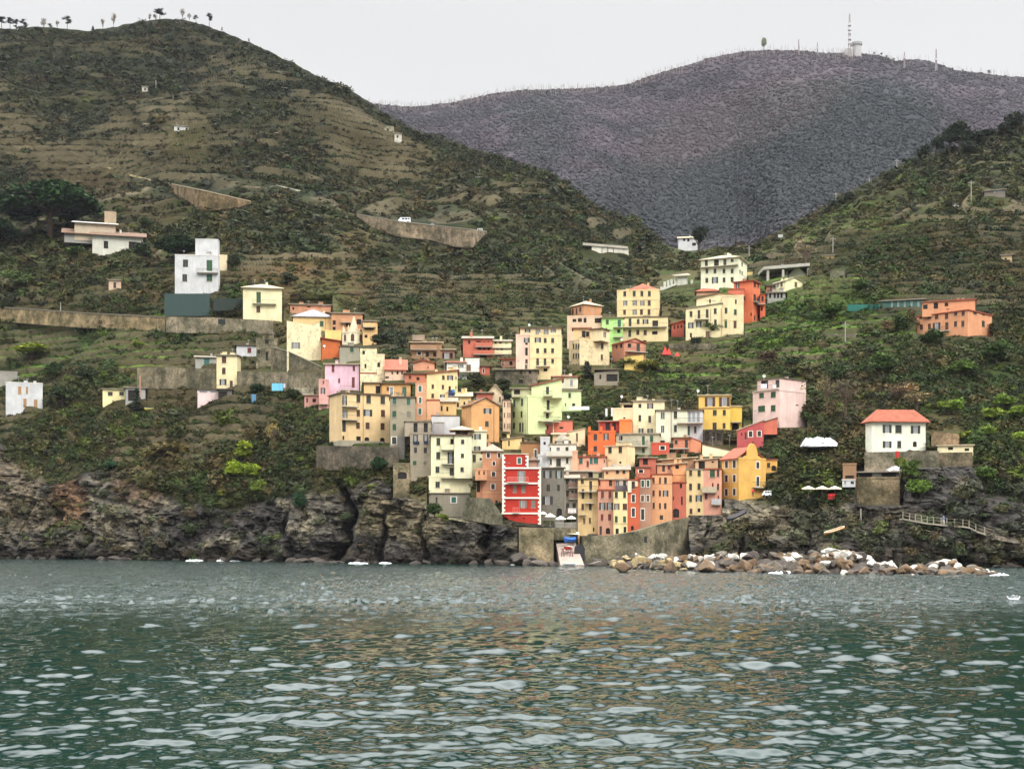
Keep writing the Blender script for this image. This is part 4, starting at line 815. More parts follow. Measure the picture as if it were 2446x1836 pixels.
# upper middle
house('house', 'brown-orange tower room with pale hipped roof above the pink wall', 'I', 130,300,540,812,985, (218,142,104), ang=52, roof='hip', rc='light', w=[(155,912,22,80,'sb'),(205,905,22,84,'sb'),(255,880,24,60,'sb')], dY=3, rh=1.6)
house('house', 'tall pale pink house left of the bright green house', 'I', 82,None,540,975,1430, (230,184,172), D=9, w=[(178,1025,50,42,'h'),(250,1020,54,50,'h'),(318,1022,38,62,'h'),(487,1025,84,64,'h')], dY=1, roof='flat', wear=.12)
house('house', 'bright lime green narrow house between pink and yellow houses', 'I', 541,None,818,988,1450, (172,230,112), D=9, w=[(612,1045,38,60,'sg'),(770,1070,44,112,'Dt'),(763,1165,38,46,'h'),(600,1130,16,16,'h')], bal=[(690,820,1115),(690,820,1245)], roof='shed', rc='slate', rh=.9, wear=.06, dY=.5, chim=0)
c2 = house('house', 'cream tower with cracked plaster and narrow side windows in front of the pink house', 'I', 105,245,640,1280,1655, (238,216,146), ang=58, w=G([165,200,232],[1365,1495,1635],20,72,'sk')+[(545,1362,32,78,'sk'),(540,1508,28,72,'sk')], wear=.6, D=9)
house('house', None, 'I', 388,535,638,1135,1290, (240,218,150), on=c2, dY=.6, part='upper_wall', bury=0, ang=30, roof='slab', rc='brown', w=[(577,1212,30,72,'o')], wear=.2, chim=0)
house('house', None, 'I', 165,None,386,1130,1285, (226,178,140), on=c2, dY=3.5, part='terrace_room', bury=0, D=4, roof='slab', rc='terra', w=[(300,1205,50,90,'h'),(350,1205,40,70,'h')], wear=.2, chim=0)
house('house', 'tall yellow house with terracotta hipped roof and twelve front windows', 'I', 740,1288,1308,622,985, (242,212,126), ang=4, roof='flat', w=G([842,967,1068,1167],[670],38,68,'sk')+[(850,797,56,66,'oy'),(975,795,60,66,'oy'),(1075,795,60,66,'oy'),(1165,793,38,68,'sk'),(840,915,36,60,'sb'),(975,915,56,66,'oy'),(1063,913,38,70,'sb'),(1163,913,38,70,'sb')], band=[(740,.07,.16,(240,216,150)),(860,.07,.16,(240,216,150))], wear=.08, dY=2)
tb = LAST
house('house', None, 'I', 915,None,1250,616,640, (232,190,120), on=tb, dY=1.5, part='roof_storey', bury=0, D=8, roof='hip', rc='terra', rh=2.4, over=.4, chim=1)
house('house', 'lower wide yellow house with one long balcony under the tall yellow house', 'I', 816,None,1415,978,1310, (232,212,136), D=9, roof='slab', rc='dark', over=.2, w=[(912,1050,38,104,'Dk'),(1020,1038,36,64,'sk'),(1117,1040,76,62,'ok'),(1245,1075,76,100,'h'),(908,1195,38,100,'Dk'),(1015,1180,40,64,'sb'),(1113,1185,42,68,'sb'),(1240,1188,74,44,'h'),(1105,1300,50,30,'A')], bal=[(820,1400,1112)], dY=0, chim=0, wear=.12)
h3 = house('house', 'small brick-red house with pink front under a shallow gable', 'I', 672,832,1120,1312,1610, (212,130,112), ang=60, w=[(735,1372,22,50,'h'),(795,1362,30,54,'h'),(905,1357,46,56,'h'),(1020,1382,46,106,'Dk')], bal=[(850,1118,1440,'rail',1.2)], wear=.15, rc='rust')
gable_cap(h3, 1.1, (228,150,135), 'rust')
house('house', 'small bright yellow annex in front of the brick-red house', 'I', 838,None,1092,(1500,1475),1665, (250,206,106), D=5, roof='slab', rc='brown', wear=.08, over=.1, dY=-2, chim=0)
house('stone_house', 'round-shouldered grey stone house with a dark cave-like opening', 'E', 1490,None,1812,(830,790),1000, (152,140,118), wear=.7, D=6, w=[(1570,885,24,60,'h'),(1725,895,150,96,'h')], roof='shed', rc='dark', rh=.8, chim=0)
house('house', 'dark coral house end half hidden left of the big yellow farmhouse', 'I', 1458,None,1622,(1085,1025),1245, (204,92,80), D=7, roof='slab', rc='rust', w=[(1500,1110,20,60,'h'),(1545,1100,20,60,'h'),(1590,1090,20,60,'h')], dY=3, chim=0)
jA = house('house', 'big yellow building with long front below the cream block', 'J', 210,None,688,(1092,1018),1490, (244,222,150), D=8, roof='slab', rc='slate', over=.3, w=[(280,1160,36,74,'sk'),(385,1165,34,112,'Dk'),(493,1155,36,114,'Dk'),(600,1120,38,78,'sk'),(277,1312,72,78,'ok'),(383,1297,72,82,'ok'),(493,1285,36,78,'sk'),(602,1272,36,80,'sk'),(278,1440,26,60,'h'),(500,1430,56,84,'sn')], bal=[(330,515,1232)], pipe=[540,680], wear=.08, chim=0)
house('house', None, 'J', 689,None,975,925,1480, (246,220,150), on=jA, dY=-.1, part='side_wing', bury=3, D=9, roof='flat', w=[(872,997,24,58,'sk'),(743,1115,36,76,'sk'),(865,1135,36,72,'sg'),(740,1290,36,112,'Dg'),(862,1300,40,100,'Db'),(805,1467,48,70,'h')], band=[(1240,.05,.1,(232,200,130))], wear=.08)
house('house', None, 'J', 352,None,974,935,1100, (246,220,152), on=jA, dY=2.5, part='gable_wall', bury=2, D=8, roof='gfront', rc='brown', rh=1.2, w=[(530,990,24,52,'sk')], wear=.08, chim=0)
house('house', 'cream four-storey block with a light hipped roof, highest large building', 'J', 410,912,1018,412,842, (244,232,192), ang=14, roof='hip', rc='light', rh=1.9, over=.6, w=[(482,487,38,82,'Dk'),(615,482,64,84,'h'),(727,477,40,78,'Dk'),(823,453,38,42,'sk')]+G([490,597,716,823],[593],36,60,'sk')+[(488,716,38,62,'sk'),(597,715,82,84,'ok'),(716,710,36,62,'sk'),(823,705,38,62,'sk'),(715,830,40,40,'A'),(955,500,16,52,'sk'),(928,600,14,52,'sk'),(955,620,14,50,'sk')], bal=[(412,905,530)], wear=.06, chim=2, dY=2)
house('house', 'low terracotta-roofed house just below the cream four-storey block', 'J', 350,None,640,862,930, (214,150,130), D=8, roof='hip', rc='terra', rh=2.0, dY=7)
house('house', 'small yellow house behind the orange-red house at the top', 'J', 965,None,1095,622,700, (242,204,112), D=6, w=[(992,672,30,40,'sk')], dY=5)
e1 = house('house', 'tall orange-red house right of the big yellow building', 'J', 845,1092,1192,722,1290, (226,112,82), ang=22, roof='slab', rc='rust', w=[(895,782,46,82,'ok'),(1123,772,32,74,'sr'),(1168,782,20,66,'sr'),(1122,945,34,92,'h'),(1165,1000,30,90,'h'),(1072,1165,20,44,'h'),(1122,1215,18,72,'h'),(1178,1195,30,64,'h')], bal=[(1100,1190,1010)], wear=.1, chim=2)
house('house', None, 'J', 772,None,985,835,930, (220,106,82), on=e1, dY=-.8, part='side_wing', bury=2, D=4, roof='slab', rc='rust', over=.1, chim=0)
house('house', None, 'J', 1193,None,1262,905,1200, (222,100,74), on=e1, dY=1.5, part='rear_wing', bury=3, D=6, roof='slab', rc='rust', w=[(1225,960,30,70,'h'),(1215,1090,24,60,'h')], bal=[(1160,1262,1030)], over=.2, chim=0)
f1 = house('house', 'cream house on a grey stone floor with a little gable, top right of the village', 'J', 1365,1530,1757,722,868, (246,226,168), ang=52, w=[(1410,775,56,68,'on'),(1475,765,28,72,'sn'),(1665,772,36,68,'sn')], wear=.08, dY=0)
gable_cap(f1, 1.2, (246,226,168), 'slate')
house('house', 'grey ground floor with four dark windows under the cream gabled house', 'J', 1290,None,1528,876,975, (158,160,148), D=6, w=G([1325,1385,1430,1475],[915],28,72,'h'), dY=-.3, wear=.3, roof='slab')
house('house', 'small plum-brown house left of the cream gabled house', 'J', 1272,None,1362,790,905, (176,112,98), D=6, w=[(1335,840,26,80,'sk'),(1300,870,30,50,'sr')], dY=1, roof='slab', rc='dark', chim=0)
house('chapel', 'white gabled stone chapel behind the cream gabled house', 'J', 1570,None,1800,640,700, (190,182,162), D=7, roof='gfront', rc='slate', rh=2.5, dY=6, cat='chapel', chim=0, wear=.5)
house('house', 'white and blue farmhouse alone on a green knoll in the valley', 'J', 110,None,385,152,262, (228,222,205), D=7, roof='gside', rc='light', rh=1.1, w=[(190,180,30,40,'h'),(245,185,30,40,'h'),(330,175,16,20,'h'),(320,240,50,40,'h')], dY=0)
house('hut', 'small yellow hut with a pole above the upper road', 'N', 880,None,962,138,182, (226,188,118), D=4, cat='hut', roof='slab', chim=0)
house('hut', 'grey stone barn with a dark door on the right terraces', 'N', 930,None,1030,245,312, (140,134,116), D=5, cat='hut', wear=.9, w=[(1005,285,24,30,'h')])
house('hut', 'sandy stone hut far right on the upper terraces', 'N', 2062,None,2132,135,190, (205,176,128), D=5, cat='hut', roof='slab', chim=0, w=[(2090,165,16,20,'h')])
house('hut', 'grey flat-roofed hut with an orange sign on the right hill', 'R', 1950,None,2088,1252,1315, (128,118,102), D=5, cat='hut', roof='slab', chim=0, w=[(2040,1265,50,14,'c')], wear=.5)
house('hut', 'small white shed among trees right of the valley', 'R', 588,None,618,1556,1580, (215,210,200), D=3, cat='hut', chim=0)
# orange row right
n1 = house('house', 'long orange apartment house alone on the right slope', 'N', 1503,1842,2000,500,672, (232,146,108), ang=28, w=G([1530,1587,1635,1700],[540],22,36,'sb')+G([1760,1810],[516],22,38,'sb')+[(1534,612,20,36,'sb'),(1587,608,20,40,'sb'),(1635,612,50,60,'ok'),(1702,604,22,50,'sb'),(1760,590,20,36,'sb'),(1808,588,20,38,'sb'),(1888,514,22,28,'sb'),(1943,520,20,26,'sb'),(1943,590,20,40,'sk')], roof='slab', rc='rust', over=.25, wear=.1, bal=[(1600,1720,640,'rail',.9)])
house('house', None, 'N', 1540,None,1890,430,500, (230,144,108), on=n1, dY=3.5, part='attic', bury=1, D=6, roof='slab', rc='terra', w=[(1560,478,30,30,'h'),(1630,470,30,40,'h'),(1700,462,24,24,'h')], over=.3, chim=2)
house('greenhouse', 'long teal net greenhouse with a flat pale roof on the right terraces', 'N', 1262,None,1556,428,488, (60,110,96), D=5, roof='slab', rc='slate', cat='greenhouse', w=G([1340,1382,1425,1470,1515],[462],12,40,'c'), wear=.1, dY=1, chim=0)
# pink, red, yellow on the right
l1 = house('house', 'big pale pink house with a blank right wall and green shutters', 'L', 820,1172,1520,512,1000, (240,202,188), ang=38, D=10, w=[(935,570,62,80,'sg'),(1090,563,64,82,'sg'),(935,752,92,80,'sg'),(1088,745,62,82,'sg'),(1405,540,38,18,'h'),(1405,705,36,16,'h')], wear=.08, bal=[(825,1165,505,'rail',.3)], roof='flat')
house('house', None, 'L', 880,1180,1522,350,520, (240,202,190), on=l1, dY=.8, part='attic', bury=.5, ang=38, roof='slab', rc='dark', w=[(960,430,64,100,'h'),(1005,430,30,110,'Dk'),(1145,420,50,100,'Dk')], wear=.08, over=.2)
l2 = house('house', 'crimson house with white-edged windows below the big pale pink house', 'L', 610,None,962,(1045,905),1262, (202,82,80), D=7, w=[(672,1090,20,50,'sr'),(725,1110,26,100,'sb'),(790,1082,48,82,'skw'),(905,1075,46,82,'skw'),(862,968,46,84,'Dt'),(820,1215,24,60,'sb')], roof='slab', rc='light', wear=.25, over=.15, chim=0)
house('house', None, 'L', 963,None,1142,(935,875),1090, (226,108,90), on=l2, dY=.3, part='side_wing', bury=0, D=7, roof='slab', rc='brown', wear=.1, over=.1, chim=0)
k1 = house('house', 'golden yellow house with two big brown french windows', 'L', 105,None,522,575,1032, (240,196,90), D=9, roof='slab', rc='light', over=.3, w=[(255,660,136,122,'ob'),(445,660,140,122,'ob'),(317,803,52,72,'sk'),(443,803,40,72,'sk'),(315,980,54,94,'Dk'),(440,975,38,72,'sk')], wear=.08, band=[(735,.15,.12,(170,130,90))], chim=1)
house('house', None, 'L', 523,None,676,725,1032, (238,190,84), on=k1, dY=1.4, part='side_wing', bury=3, D=7, roof='slab', rc='light', over=.2, w=[(590,985,92,90,'A')], bal=[(524,668,930,'wall')], wear=.08, chim=0)
house('house', 'grey stone ground floor with two pale columns under the golden yellow house', 'L', 160,None,430,1045,1190, (96,88,76), D=5, w=[(215,1110,60,110,'h'),(305,1115,30,110,'h'),(370,1125,60,90,'h')], dY=-.8, wear=.8, roof='flat')
k2 = house('house', 'cream house with a roofed loggia and dark orange awning in the right village', 'K', 620,None,1036,650,1085, (244,226,160), D=9, roof='slab', rc='slate', over=.35, w=[(710,712,40,48,'sk'),(847,715,80,72,'ob'),(710,875,36,82,'sk'),(840,887,36,88,'sk'),(725,1040,64,60,'ok'),(845,1045,72,60,'ok')], wear=.08)
house('house', None, 'K', 355,None,622,760,1090, (240,216,150), on=k2, dY=1.0, part='side_wing', bury=3, D=8, roof='flat', w=[(505,875,30,20,'h')], wear=.1)
house('house', None, 'K', 470,None,622,690,762, (240,216,150), on=k2, dY=2.5, part='loggia', bury=0, D=5, roof='slab', rc='slate', w=[(555,722,120,46,'h')], chim=0)
house('house', 'pale green-white house with an enclosed corner veranda', 'K', 925,None,1338,775,1195, (220,222,190), D=9, roof='slab', rc='dark', over=.3, w=[(1012,842,46,92,'ok'),(1180,832,46,92,'sk'),(1010,1022,42,92,'ok'),(1180,1012,38,90,'sk'),(1010,1185,60,30,'h')], pipe=[1125], wear=.1, dY=-1)
kv = LAST
house('house', None, 'K', 1339,None,1542,778,1195, (222,226,202), on=kv, dY=.0, part='veranda_wing', bury=3, D=9, roof='slab', rc='dark', over=.3, w=[(1360,862,44,140,'c'),(1420,862,44,140,'c'),(1480,862,44,140,'c'),(1355,1040,32,124,'Dg'),(1442,1028,32,92,'sk')], bal=[(1200,1545,940,'rail',1.4)], wear=.1, chim=0)
k3 = house('house', 'vivid orange house with roof terrace posts and dark windows', 'K', 25,None,386,1062,1355, (224,102,52), D=8, w=[(122,1128,46,86,'sk'),(265,1122,66,86,'ok'),(122,1280,46,70,'sk')], wear=.08, roof='flat')
house('house', None, 'K', 440,None,606,910,1070, (236,122,64), on=k3, dY=6, part='upper_block', bury=1, D=5, wear=.06, roof='flat')
house('house', None, 'K', 165,None,440,920,1062, (176,62,48), on=k3, dY=7.5, part='terrace_room', bury=0, D=4, roof='slab', rc='slate', w=[(285,985,60,100,'h'),(370,985,50,100,'h')], chim=0)
pb = MB(); Yk = k3.Y
for x_ in (45, 200, 352):
    a = P(nx('K', x_-16), ny('K', 1062), Yk); c_ = P(nx('K', x_+16), ny('K', 985), Yk); pb.box((a.x, Yk+.02, a.z), (c_.x, Yk+.5, c_.z))
pb.build('terrace_posts', [k3.mat], k3.root, k3.inv)
house('house', 'grey-cream house with tall green doors behind the vivid orange house', 'K', 395,None,972,1085,1360, (190,182,150), D=8, roof='slab', rc='slate', over=.3, w=[(460,1137,42,64,'A'),(757,1172,38,120,'Dg'),(865,1150,44,82,'sg'),(757,1300,36,64,'sg')], bal=[(610,815,1246)], wear=.5, dY=1, chim=0)
k5 = house('house', 'cream-yellow house with two green shutters and a grey side in the centre right', 'K', 250,545,645,1240,1515, (240,206,146), ang=32, roof='slab', rc='light', w=[(315,1297,46,82,'sk'),(452,1293,46,82,'sk'),(315,1488,28,30,'h'),(452,1462,28,28,'h')], wear=.12, over=.2, chim=1)
house('house', 'coral house with a paler salmon gable end right of the brick-red terrace', 'K', 1152,None,1362,1140,1310, (224,128,108), D=8, roof='slab', rc='brown', w=[(1190,1195,36,52,'sk'),(1325,1218,38,112,'Dk')], wear=.1, dY=-1, bal=[(1100,1360,1275)])
house('house', None, 'K', 1363,None,1520,(1125,1195),1335, (236,138,110), on=LAST, dY=.1, part='gable_wing', bury=2, D=8, roof='slab', rc='rust', wear=.06, over=.08, chim=0)
house('house', 'brick-red terrace block with a white-framed hatch', 'K', 862,None,1100,1218,1350, (204,88,64), D=6, w=[(1010,1268,60,50,'hw')], wear=.2, roof='flat')
house('house', 'long pale cream gable wall behind the orange-yellow seaside house', 'K', 1535,None,2012,(1228,1330),1380, (250,228,176), D=7, roof='slab', rc='brown', wear=.05, over=.1, chim=0, dY=1)
# pink round roof and cream gable left of it
house('house', 'coral pink house with a rounded parapet beneath the green house', 'F', 945,None,1205,362,520, (218,108,94), D=7, w=[(1055,450,50,26,'h')], roof='slab', rc='brown', over=.1, wear=.1, chim=0, dY=1)
house('house', 'dark red lean-to left of the coral pink house', 'F', 805,None,944,402,520, (158,72,62), D=5, roof='slab', rc='slate', w=[(860,450,40,50,'h')], over=.2, chim=0, dY=1)
f3 = house('house', 'cream house with rising roof and one slit window right of the white building', 'F', 1140,None,1370,(512,462),690, (242,208,156), D=8, roof='slab', rc='light', w=[(1262,575,26,112,'sn')], wear=.12, over=.15, chim=0)
house('house', None, 'F', 940,None,1139,540,650, (226,190,128), on=f3, dY=.3, part='side_wing', bury=2, D=7, roof='shed', rc='light', rh=.8, over=.4, chim=0)
house('house', 'low peach house with long sloping roof below the green corner house', 'C', 1380,None,1640,(1165,1125),1290, (242,192,132), D=7, roof='slab', rc='flat', w=[(1470,1205,20,80,'h')], wear=.12, over=.3, chim=1, dY=1)
house('house', 'plain brown-orange house with a white-edged window behind the red house', 'F', 525,None,776,650,900, (176,114,70), D=8, roof='slab', rc='dark', w=[(715,790,32,104,'Dkw')], wear=.12, over=.2, bal=[(620,740,862)], chim=1)
house('house', 'small lilac-pink wall right of the red house top', 'F', 630,None,742,880,1010, (190,138,134), D=5, dY=-2, wear=.2, roof='slab')
# --- sea front, left part
s1 = house('stone_house', 'tall grey-brown stone house with blue laundry on two windows', 'C', 165,None,442,1085,1640, (166,150,124), D=9, wear=.75, w=[(235,1140,60,92,'ok'),(370,1140,60,92,'ok'),(235,1298,40,76,'sk'),(365,1302,42,76,'sk'),(225,1468,46,58,'sg'),(360,1470,36,46,'sy')], roof='flat', bury=5)
house('stone_house', None, 'C', 92,None,440,925,1088, (172,156,130), on=s1, dY=.8, part='top_storey', bury=.5, D=8, roof='slab', rc='flat', w=[(235,1000,54,124,'h'),(370,1000,54,124,'h')], bal=[(170,440,1078,'rail',.7)], wear=.5, over=.2, chim=0)
house('wall_block', 'tall grey rubble wall with a black archway below the stone house', 'D', -60,None,160,270,720, (150,136,110), D=6, wear=.9, w=[(60,415,122,92,'A')], cat='wall', roof='flat', dY=.5, bury=8)
house('wall_block', 'slanting grey concrete stair block left of the stone house', 'C', 0,None,92,1135,1420, (142,136,124), D=5, wear=.5, cat='stairs', roof='flat', dY=1.5)
q1 = house('house', 'cream five-storey house projecting at the cliff with three balconies', 'C', 440,None,746,1105,1690, (246,226,176), D=9, roof='slab', rc='brown', over=.35, wear=.1, chim=0, bury=5,
   w=[(537,1185,50,98,'sk'),(720,1225,48,150,'h'),(535,1370,54,94,'sk'),(700,1400,80,150,'ok'),(525,1555,52,82,'sk'),(715,1590,60,120,'sk')], bal=[(580,745,1292,'wall'),(580,745,1478),(570,745,1660)])
house('house', None, 'C', 747,None,978,1105,1670, (248,228,182), on=q1, dY=-1.3, part='bay', bury=0, D=9, roof='slab', rc='brown', over=.3, w=[(858,1187,42,58,'sk'),(855,1370,42,54,'sk'),(850,1553,44,58,'sk')], wear=.06, chim=0)
house('house', None, 'D', 412,None,978,440,585, (246,224,172), on=q1, dY=.02, part='lower_wall', bury=2, D=8, roof='flat', w=[(527,535,58,78,'sk'),(708,540,64,92,'h')], wear=.15)
house('house', 'grey cement basement with a teal shutter under the cream cliff house', 'D', 412,None,950,655,965, (150,140,118), D=8, wear=.65, w=[(513,740,24,78,'sk'),(740,737,62,76,'stw')], roof='slab', rc='flat', over=.25, chim=0, Yabs=q1.Y-.8, bury=2)

house('house', 'plain white roof house behind the cream cliff house', 'C', 445,None,820,850,1105, (244,242,240), D=8, w=[], wear=.05, roof='slab', rc='brown', over=.1, dY=2, chim=1)
house('shed', 'lilac-grey roof shed in front of the plain white roof house', 'C', 470,None,612,940,1100, (168,160,160), D=4, dY=0, wear=.1, cat='shed', roof='slab', over=.05, chim=0)
house('pavilion', 'roof pavilion with beige eight-sided roof on the cream cliff house', 'C', 760,None,935,1040,1105, (88,78,64), D=4, Yabs=q1.Y+1.5, roof='hip', rc='light', rh=.9, over=1.2, w=[(800,1075,50,40,'h'),(890,1075,60,40,'h')], cat='pavilion', chim=0, bury=.5)
house('house', 'pale lemon house with open green shutters right of the cream cliff house', 'C', 946,None,1172,1055,1400, (244,238,190), D=8, w=[(1055,1120,88,72,'ok'),(1050,1292,84,90,'ok')], wear=.08, roof='shed', rc='light', rh=.8, over=.2, bal=[(990,1110,1335)])
house('house', 'pale lemon lower wall above the crenellated salmon balcony', 'D', 978,None,1118,100,420, (214,208,160), D=6, w=[(1010,190,44,100,'sk'),(1100,200,36,30,'h')], dY=.6, wear=.35, roof='slab', chim=0)
sal = house('house', 'salmon house with white-edged arched windows left of the red house', 'D', 1120,None,1376,100,780, (208,134,106), D=8, roof='hip', rc='slate', rh=1.5, over=.4, wear=.12, bury=4,
   w=[(1197,150,42,62,'skw'),(1340,150,38,62,'skw'),(1270,258,34,52,'Akw'),(1265,398,46,60,'skw'),(1258,562,46,70,'skw'),(1305,790,30,90,'h')], band=[(335,.05,.1,(232,180,140)),(470,.05,.1,(232,180,140)),(635,.05,.1,(232,180,140))])
house('house', None, 'D', 1022,None,1180,345,478, (224,146,112), on=sal, dY=-1.5, part='corner_balcony', bury=0, D=2.5, w=[(1075,382,18,50,'h'),(1140,382,18,50,'h')], wear=.08, roof='flat')
house('house', None, 'D', 1040,None,1122,480,700, (196,122,94), on=sal, dY=.3, part='lower_wall', bury=2, D=5, w=[(1058,560,60,150,'h')], wear=.12, roof='flat')
# --- the red house on the harbour
rd = house('house', 'scarlet seaside house with white zigzag corners and string courses', 'D', 1380,None,1890,330,925, (205,52,34), D=9, wear=.05, k=.8, bury=0, roof='flat', rc='white',
  w=[(1635,430,104,150,'oy'),(1545,590,50,100,'sy'),(1660,590,50,100,'sy'),(1655,795,100,100,'oy'),(1790,790,56,100,'sy')], dY=-2)
house('house', None, 'D', 1385,None,1725,138,335, (205,52,34), on=rd, dY=.4, part='top_storey', bury=0, D=8, wear=.05, k=.8, w=[(1605,222,46,78,'stw')], roof='slab', rc='light', over=.08, chim=0)
def red_trim():
    Y = rd.Y; fr = 'D'; zz = lambda y: H+(HOR-ny(fr, y))/F*Y; xx = lambda x: U(nx(fr, x))*Y; wm = WHITE(); inv = rd.inv
    # lower wall with its slanting foot
    b = MB(); pts = [(xx(1380), zz(925)), (xx(1420), zz(965)), (xx(1590), zz(1085)), (xx(1885), zz(1098)), (xx(1888), zz(925))]; th = 8
    phi = math.atan(U(nx(fr, 1890))); b.quad([(x, Y+.012, z) for x, z in pts]); n = len(pts)
    for i in range(n): (x0, z0), (x1, z1) = pts[i], pts[(i+1) % n]; b.quad([(x0, Y+.012, z0), (x0, Y+th, z0), (x1, Y+th, z1), (x1, Y+.012, z1)])
    b.build('foot_wall', [rd.mat], rd.root, inv)
    for y0, x0, x1 in ((318, 1385, 1895), (519, 1380, 1895), (712, 1378, 1890), (915, 1370, 1888)):
        b = MB(); b.box((xx(x0), Y-.16, zz(y0+11)), (xx(x1), Y-.02, zz(y0-11))); b.build('string_course', [wm], rd.root, inv)
    for xe, y0, y1, sg in ((1385, 140, 915, 1), (1888, 335, 1095, -1), (1722, 150, 310, -1)):
        b = MB(); z = zz(y1); i = 0; st = (zz(y0)-zz(y1))/max(1, round((zz(y0)-zz(y1))/.42))
        while z < zz(y0)-.05:
            wq = .52 if i % 2 else .26; xa = xx(xe)
            b.box((xa-.1 if sg > 0 else xa-wq, Y-.11-.0, z), (xa+wq if sg > 0 else xa+.1, Y-.01 if xe != 1722 else Y+.39, z+st)); z += st; i += 1
        b.build('corner_stones', [wm], rd.root, inv)
    for x0, x1, y0, y1 in ((1450, 1725, 345, 505), (1520, 1605, 845, 905)):
        b = MB(); a0, a1, z0, z1 = xx(x0), xx(x1), zz(y1), zz(y0); b.box((a0, Y-.9, z0-.12), (a1, Y-.17, z0)); so = b.build('balcony', [WHITE()], rd.root, inv)
        r = MB(); n = max(4, int((a1-a0)/.25)); zt = z0+.95
        for i in range(n+1): x_ = a0+(a1-a0-.03)*i/n; r.box((x_, -.03+Y-.86, z0), (x_+.03, Y-.86, zt-.04))
        r.box((a0, Y-.9, zt-.04), (a1, Y-.85, zt)); r.build('railing', [plain('white_pink_rail', (226, 170, 160), .6)], so)
red_trim()
wh = house('house', 'white block with grey hipped roof and rooftop stair behind the red house', 'F', 900,None,1252,672,985, (226,220,200), D=9, wear=.2, roof='slab', rc='slate', over=.15, w=[(900,742,40,72,'sk'),(1013,742,38,64,'ok'),(1130,735,40,62,'sk'),(912,897,36,78,'sk'),(1018,907,62,104,'sk'),(1133,882,32,74,'sk')], bal=[(850,1200,822,(210,204,184),.7)])
house('house', None, 'F', 985,None,1165,630,672, (170,166,154), on=wh, dY=2, part='roof_room', bury=0, D=6, roof='hip', rc='slate', rh=1.8, over=.3, chim=0)
house('house', None, 'F', 778,None,902,590,985, (246,240,222), on=wh, dY=.5, part='stair_tower', bury=2, D=7, wear=.12, w=[(835,655,30,40,'h')])
house('house', None, 'F', 745,None,800,820,985, (244,240,226), on=wh, dY=-.8, part='lower_wall', bury=2, D=4, wear=.1)
# --- the sea-front row
gr = house('house', 'dark grey narrow house with an arched cellar beside the red house', 'G', 248,535,540,322,1010, (122,118,104), ang=4, D=9, wear=.45, roof='slab', rc='dark', over=.3, chim=0,
   w=[(320,400,112,94,'ok'),(470,400,90,94,'ok'),(252,585,20,90,'sk'),(330,582,46,92,'sk'),(465,582,38,88,'sk'),(320,745,140,110,'ok'),(465,757,36,102,'sy'),(475,905,72,112,'A')])
house('house', 'pale grey-brown narrow house with three rough wooden balconies', 'G', 540,None,722,455,960, (172,156,136), D=9, wear=.6, roof='shed', rc='slate', rh=1.0, w=[(585,495,46,74,'sk'),(675,490,50,90,'ok'),(585,652,38,82,'sk'),(650,650,30,80,'sk'),(695,650,26,84,'sb'),(585,822,42,84,'sk'),(672,822,42,84,'sk')], bal=[(595,722,572,(130,100,84),.8),(600,722,720,(140,110,94),.7),(590,700,912,(206,196,190),.7)], chim=1)
house('house', 'ochre-yellow sea-front house with green plants on small balconies', 'G', 720,None,985,465,1190, (230,192,122), D=9, wear=.3, roof='slab', rc='dark', over=.25, w=[(780,487,40,70,'sk'),(890,545,38,110,'Dk'),(788,660,34,130,'Dk'),(890,665,34,120,'Dk'),(785,830,34,84,'sb'),(885,830,34,84,'sk'),(805,1012,30,74,'sn'),(880,1010,30,74,'sn'),(930,1130,20,50,'h')], bal=[(730,970,624),(815,930,776),(735,830,930)], chim=1)
house('house', 'rose-pink sea-front house with laundry under its middle windows', 'G', 986,None,1190,612,1200, (206,138,128), D=9, wear=.14, roof='slab', rc='rust', over=.15, w=[(1045,670,38,92,'sr'),(1145,670,38,92,'sr'),(1045,822,82,98,'ok'),(1145,822,90,98,'ok'),(1040,968,34,86,'sr'),(1140,968,40,86,'sr'),(1022,1142,32,112,'Dk'),(1118,1148,56,80,'A')], chim=0)
house('house', 'salmon top storeys behind the rose-pink sea-front house', 'G', 990,None,1216,470,620, (236,150,128), D=7, wear=.12, roof='slab', rc='light', over=.3, w=[(1000,518,36,62,'sk'),(1152,515,42,84,'sk')], dY=1.2, chim=1)
house('house', 'pale yellow sea-front house with dark green ground shutters', 'G', 1191,None,1376,622,1200, (230,206,138), D=9, wear=.12, roof='slab', rc='dark', over=.1, w=[(1228,672,42,82,'sk'),(1338,667,38,82,'sk'),(1235,826,72,82,'on'),(1345,826,64,82,'sb'),(1228,992,38,82,'sg'),(1338,994,38,78,'sg'),(1240,1152,42,72,'h'),(1342,1138,36,92,'h')], band=[(1052,.04,.08,(200,170,110))], chim=0)
house('house', 'top floor with a laundry balcony above the pale yellow sea-front house', 'G', 1217,None,1374,475,618, (188,176,160), D=7, wear=.3, roof='slab', rc='slate', over=.2, w=[(1245,512,40,80,'ok'),(1338,530,40,100,'sk')], bal=[(1220,1372,618,(110,100,110),.8)], dY=1.0, chim=0)
vr = house('house', 'vermilion sea-front house with white-edged windows and a cream top patch', 'G', 1376,None,1528,482,1185, (208,92,66), D=9, wear=.08, roof='slab', rc='rust', over=.2, w=[(1453,545,38,94,'sk'),(1453,718,42,98,'skw'),(1453,903,42,112,'skw'),(1440,1110,40,60,'A')], chim=1)
b = MB(); a = P(nx('G', 1378), ny('G', 600), vr.Y); c_ = P(nx('G', 1428), ny('G', 486), vr.Y)
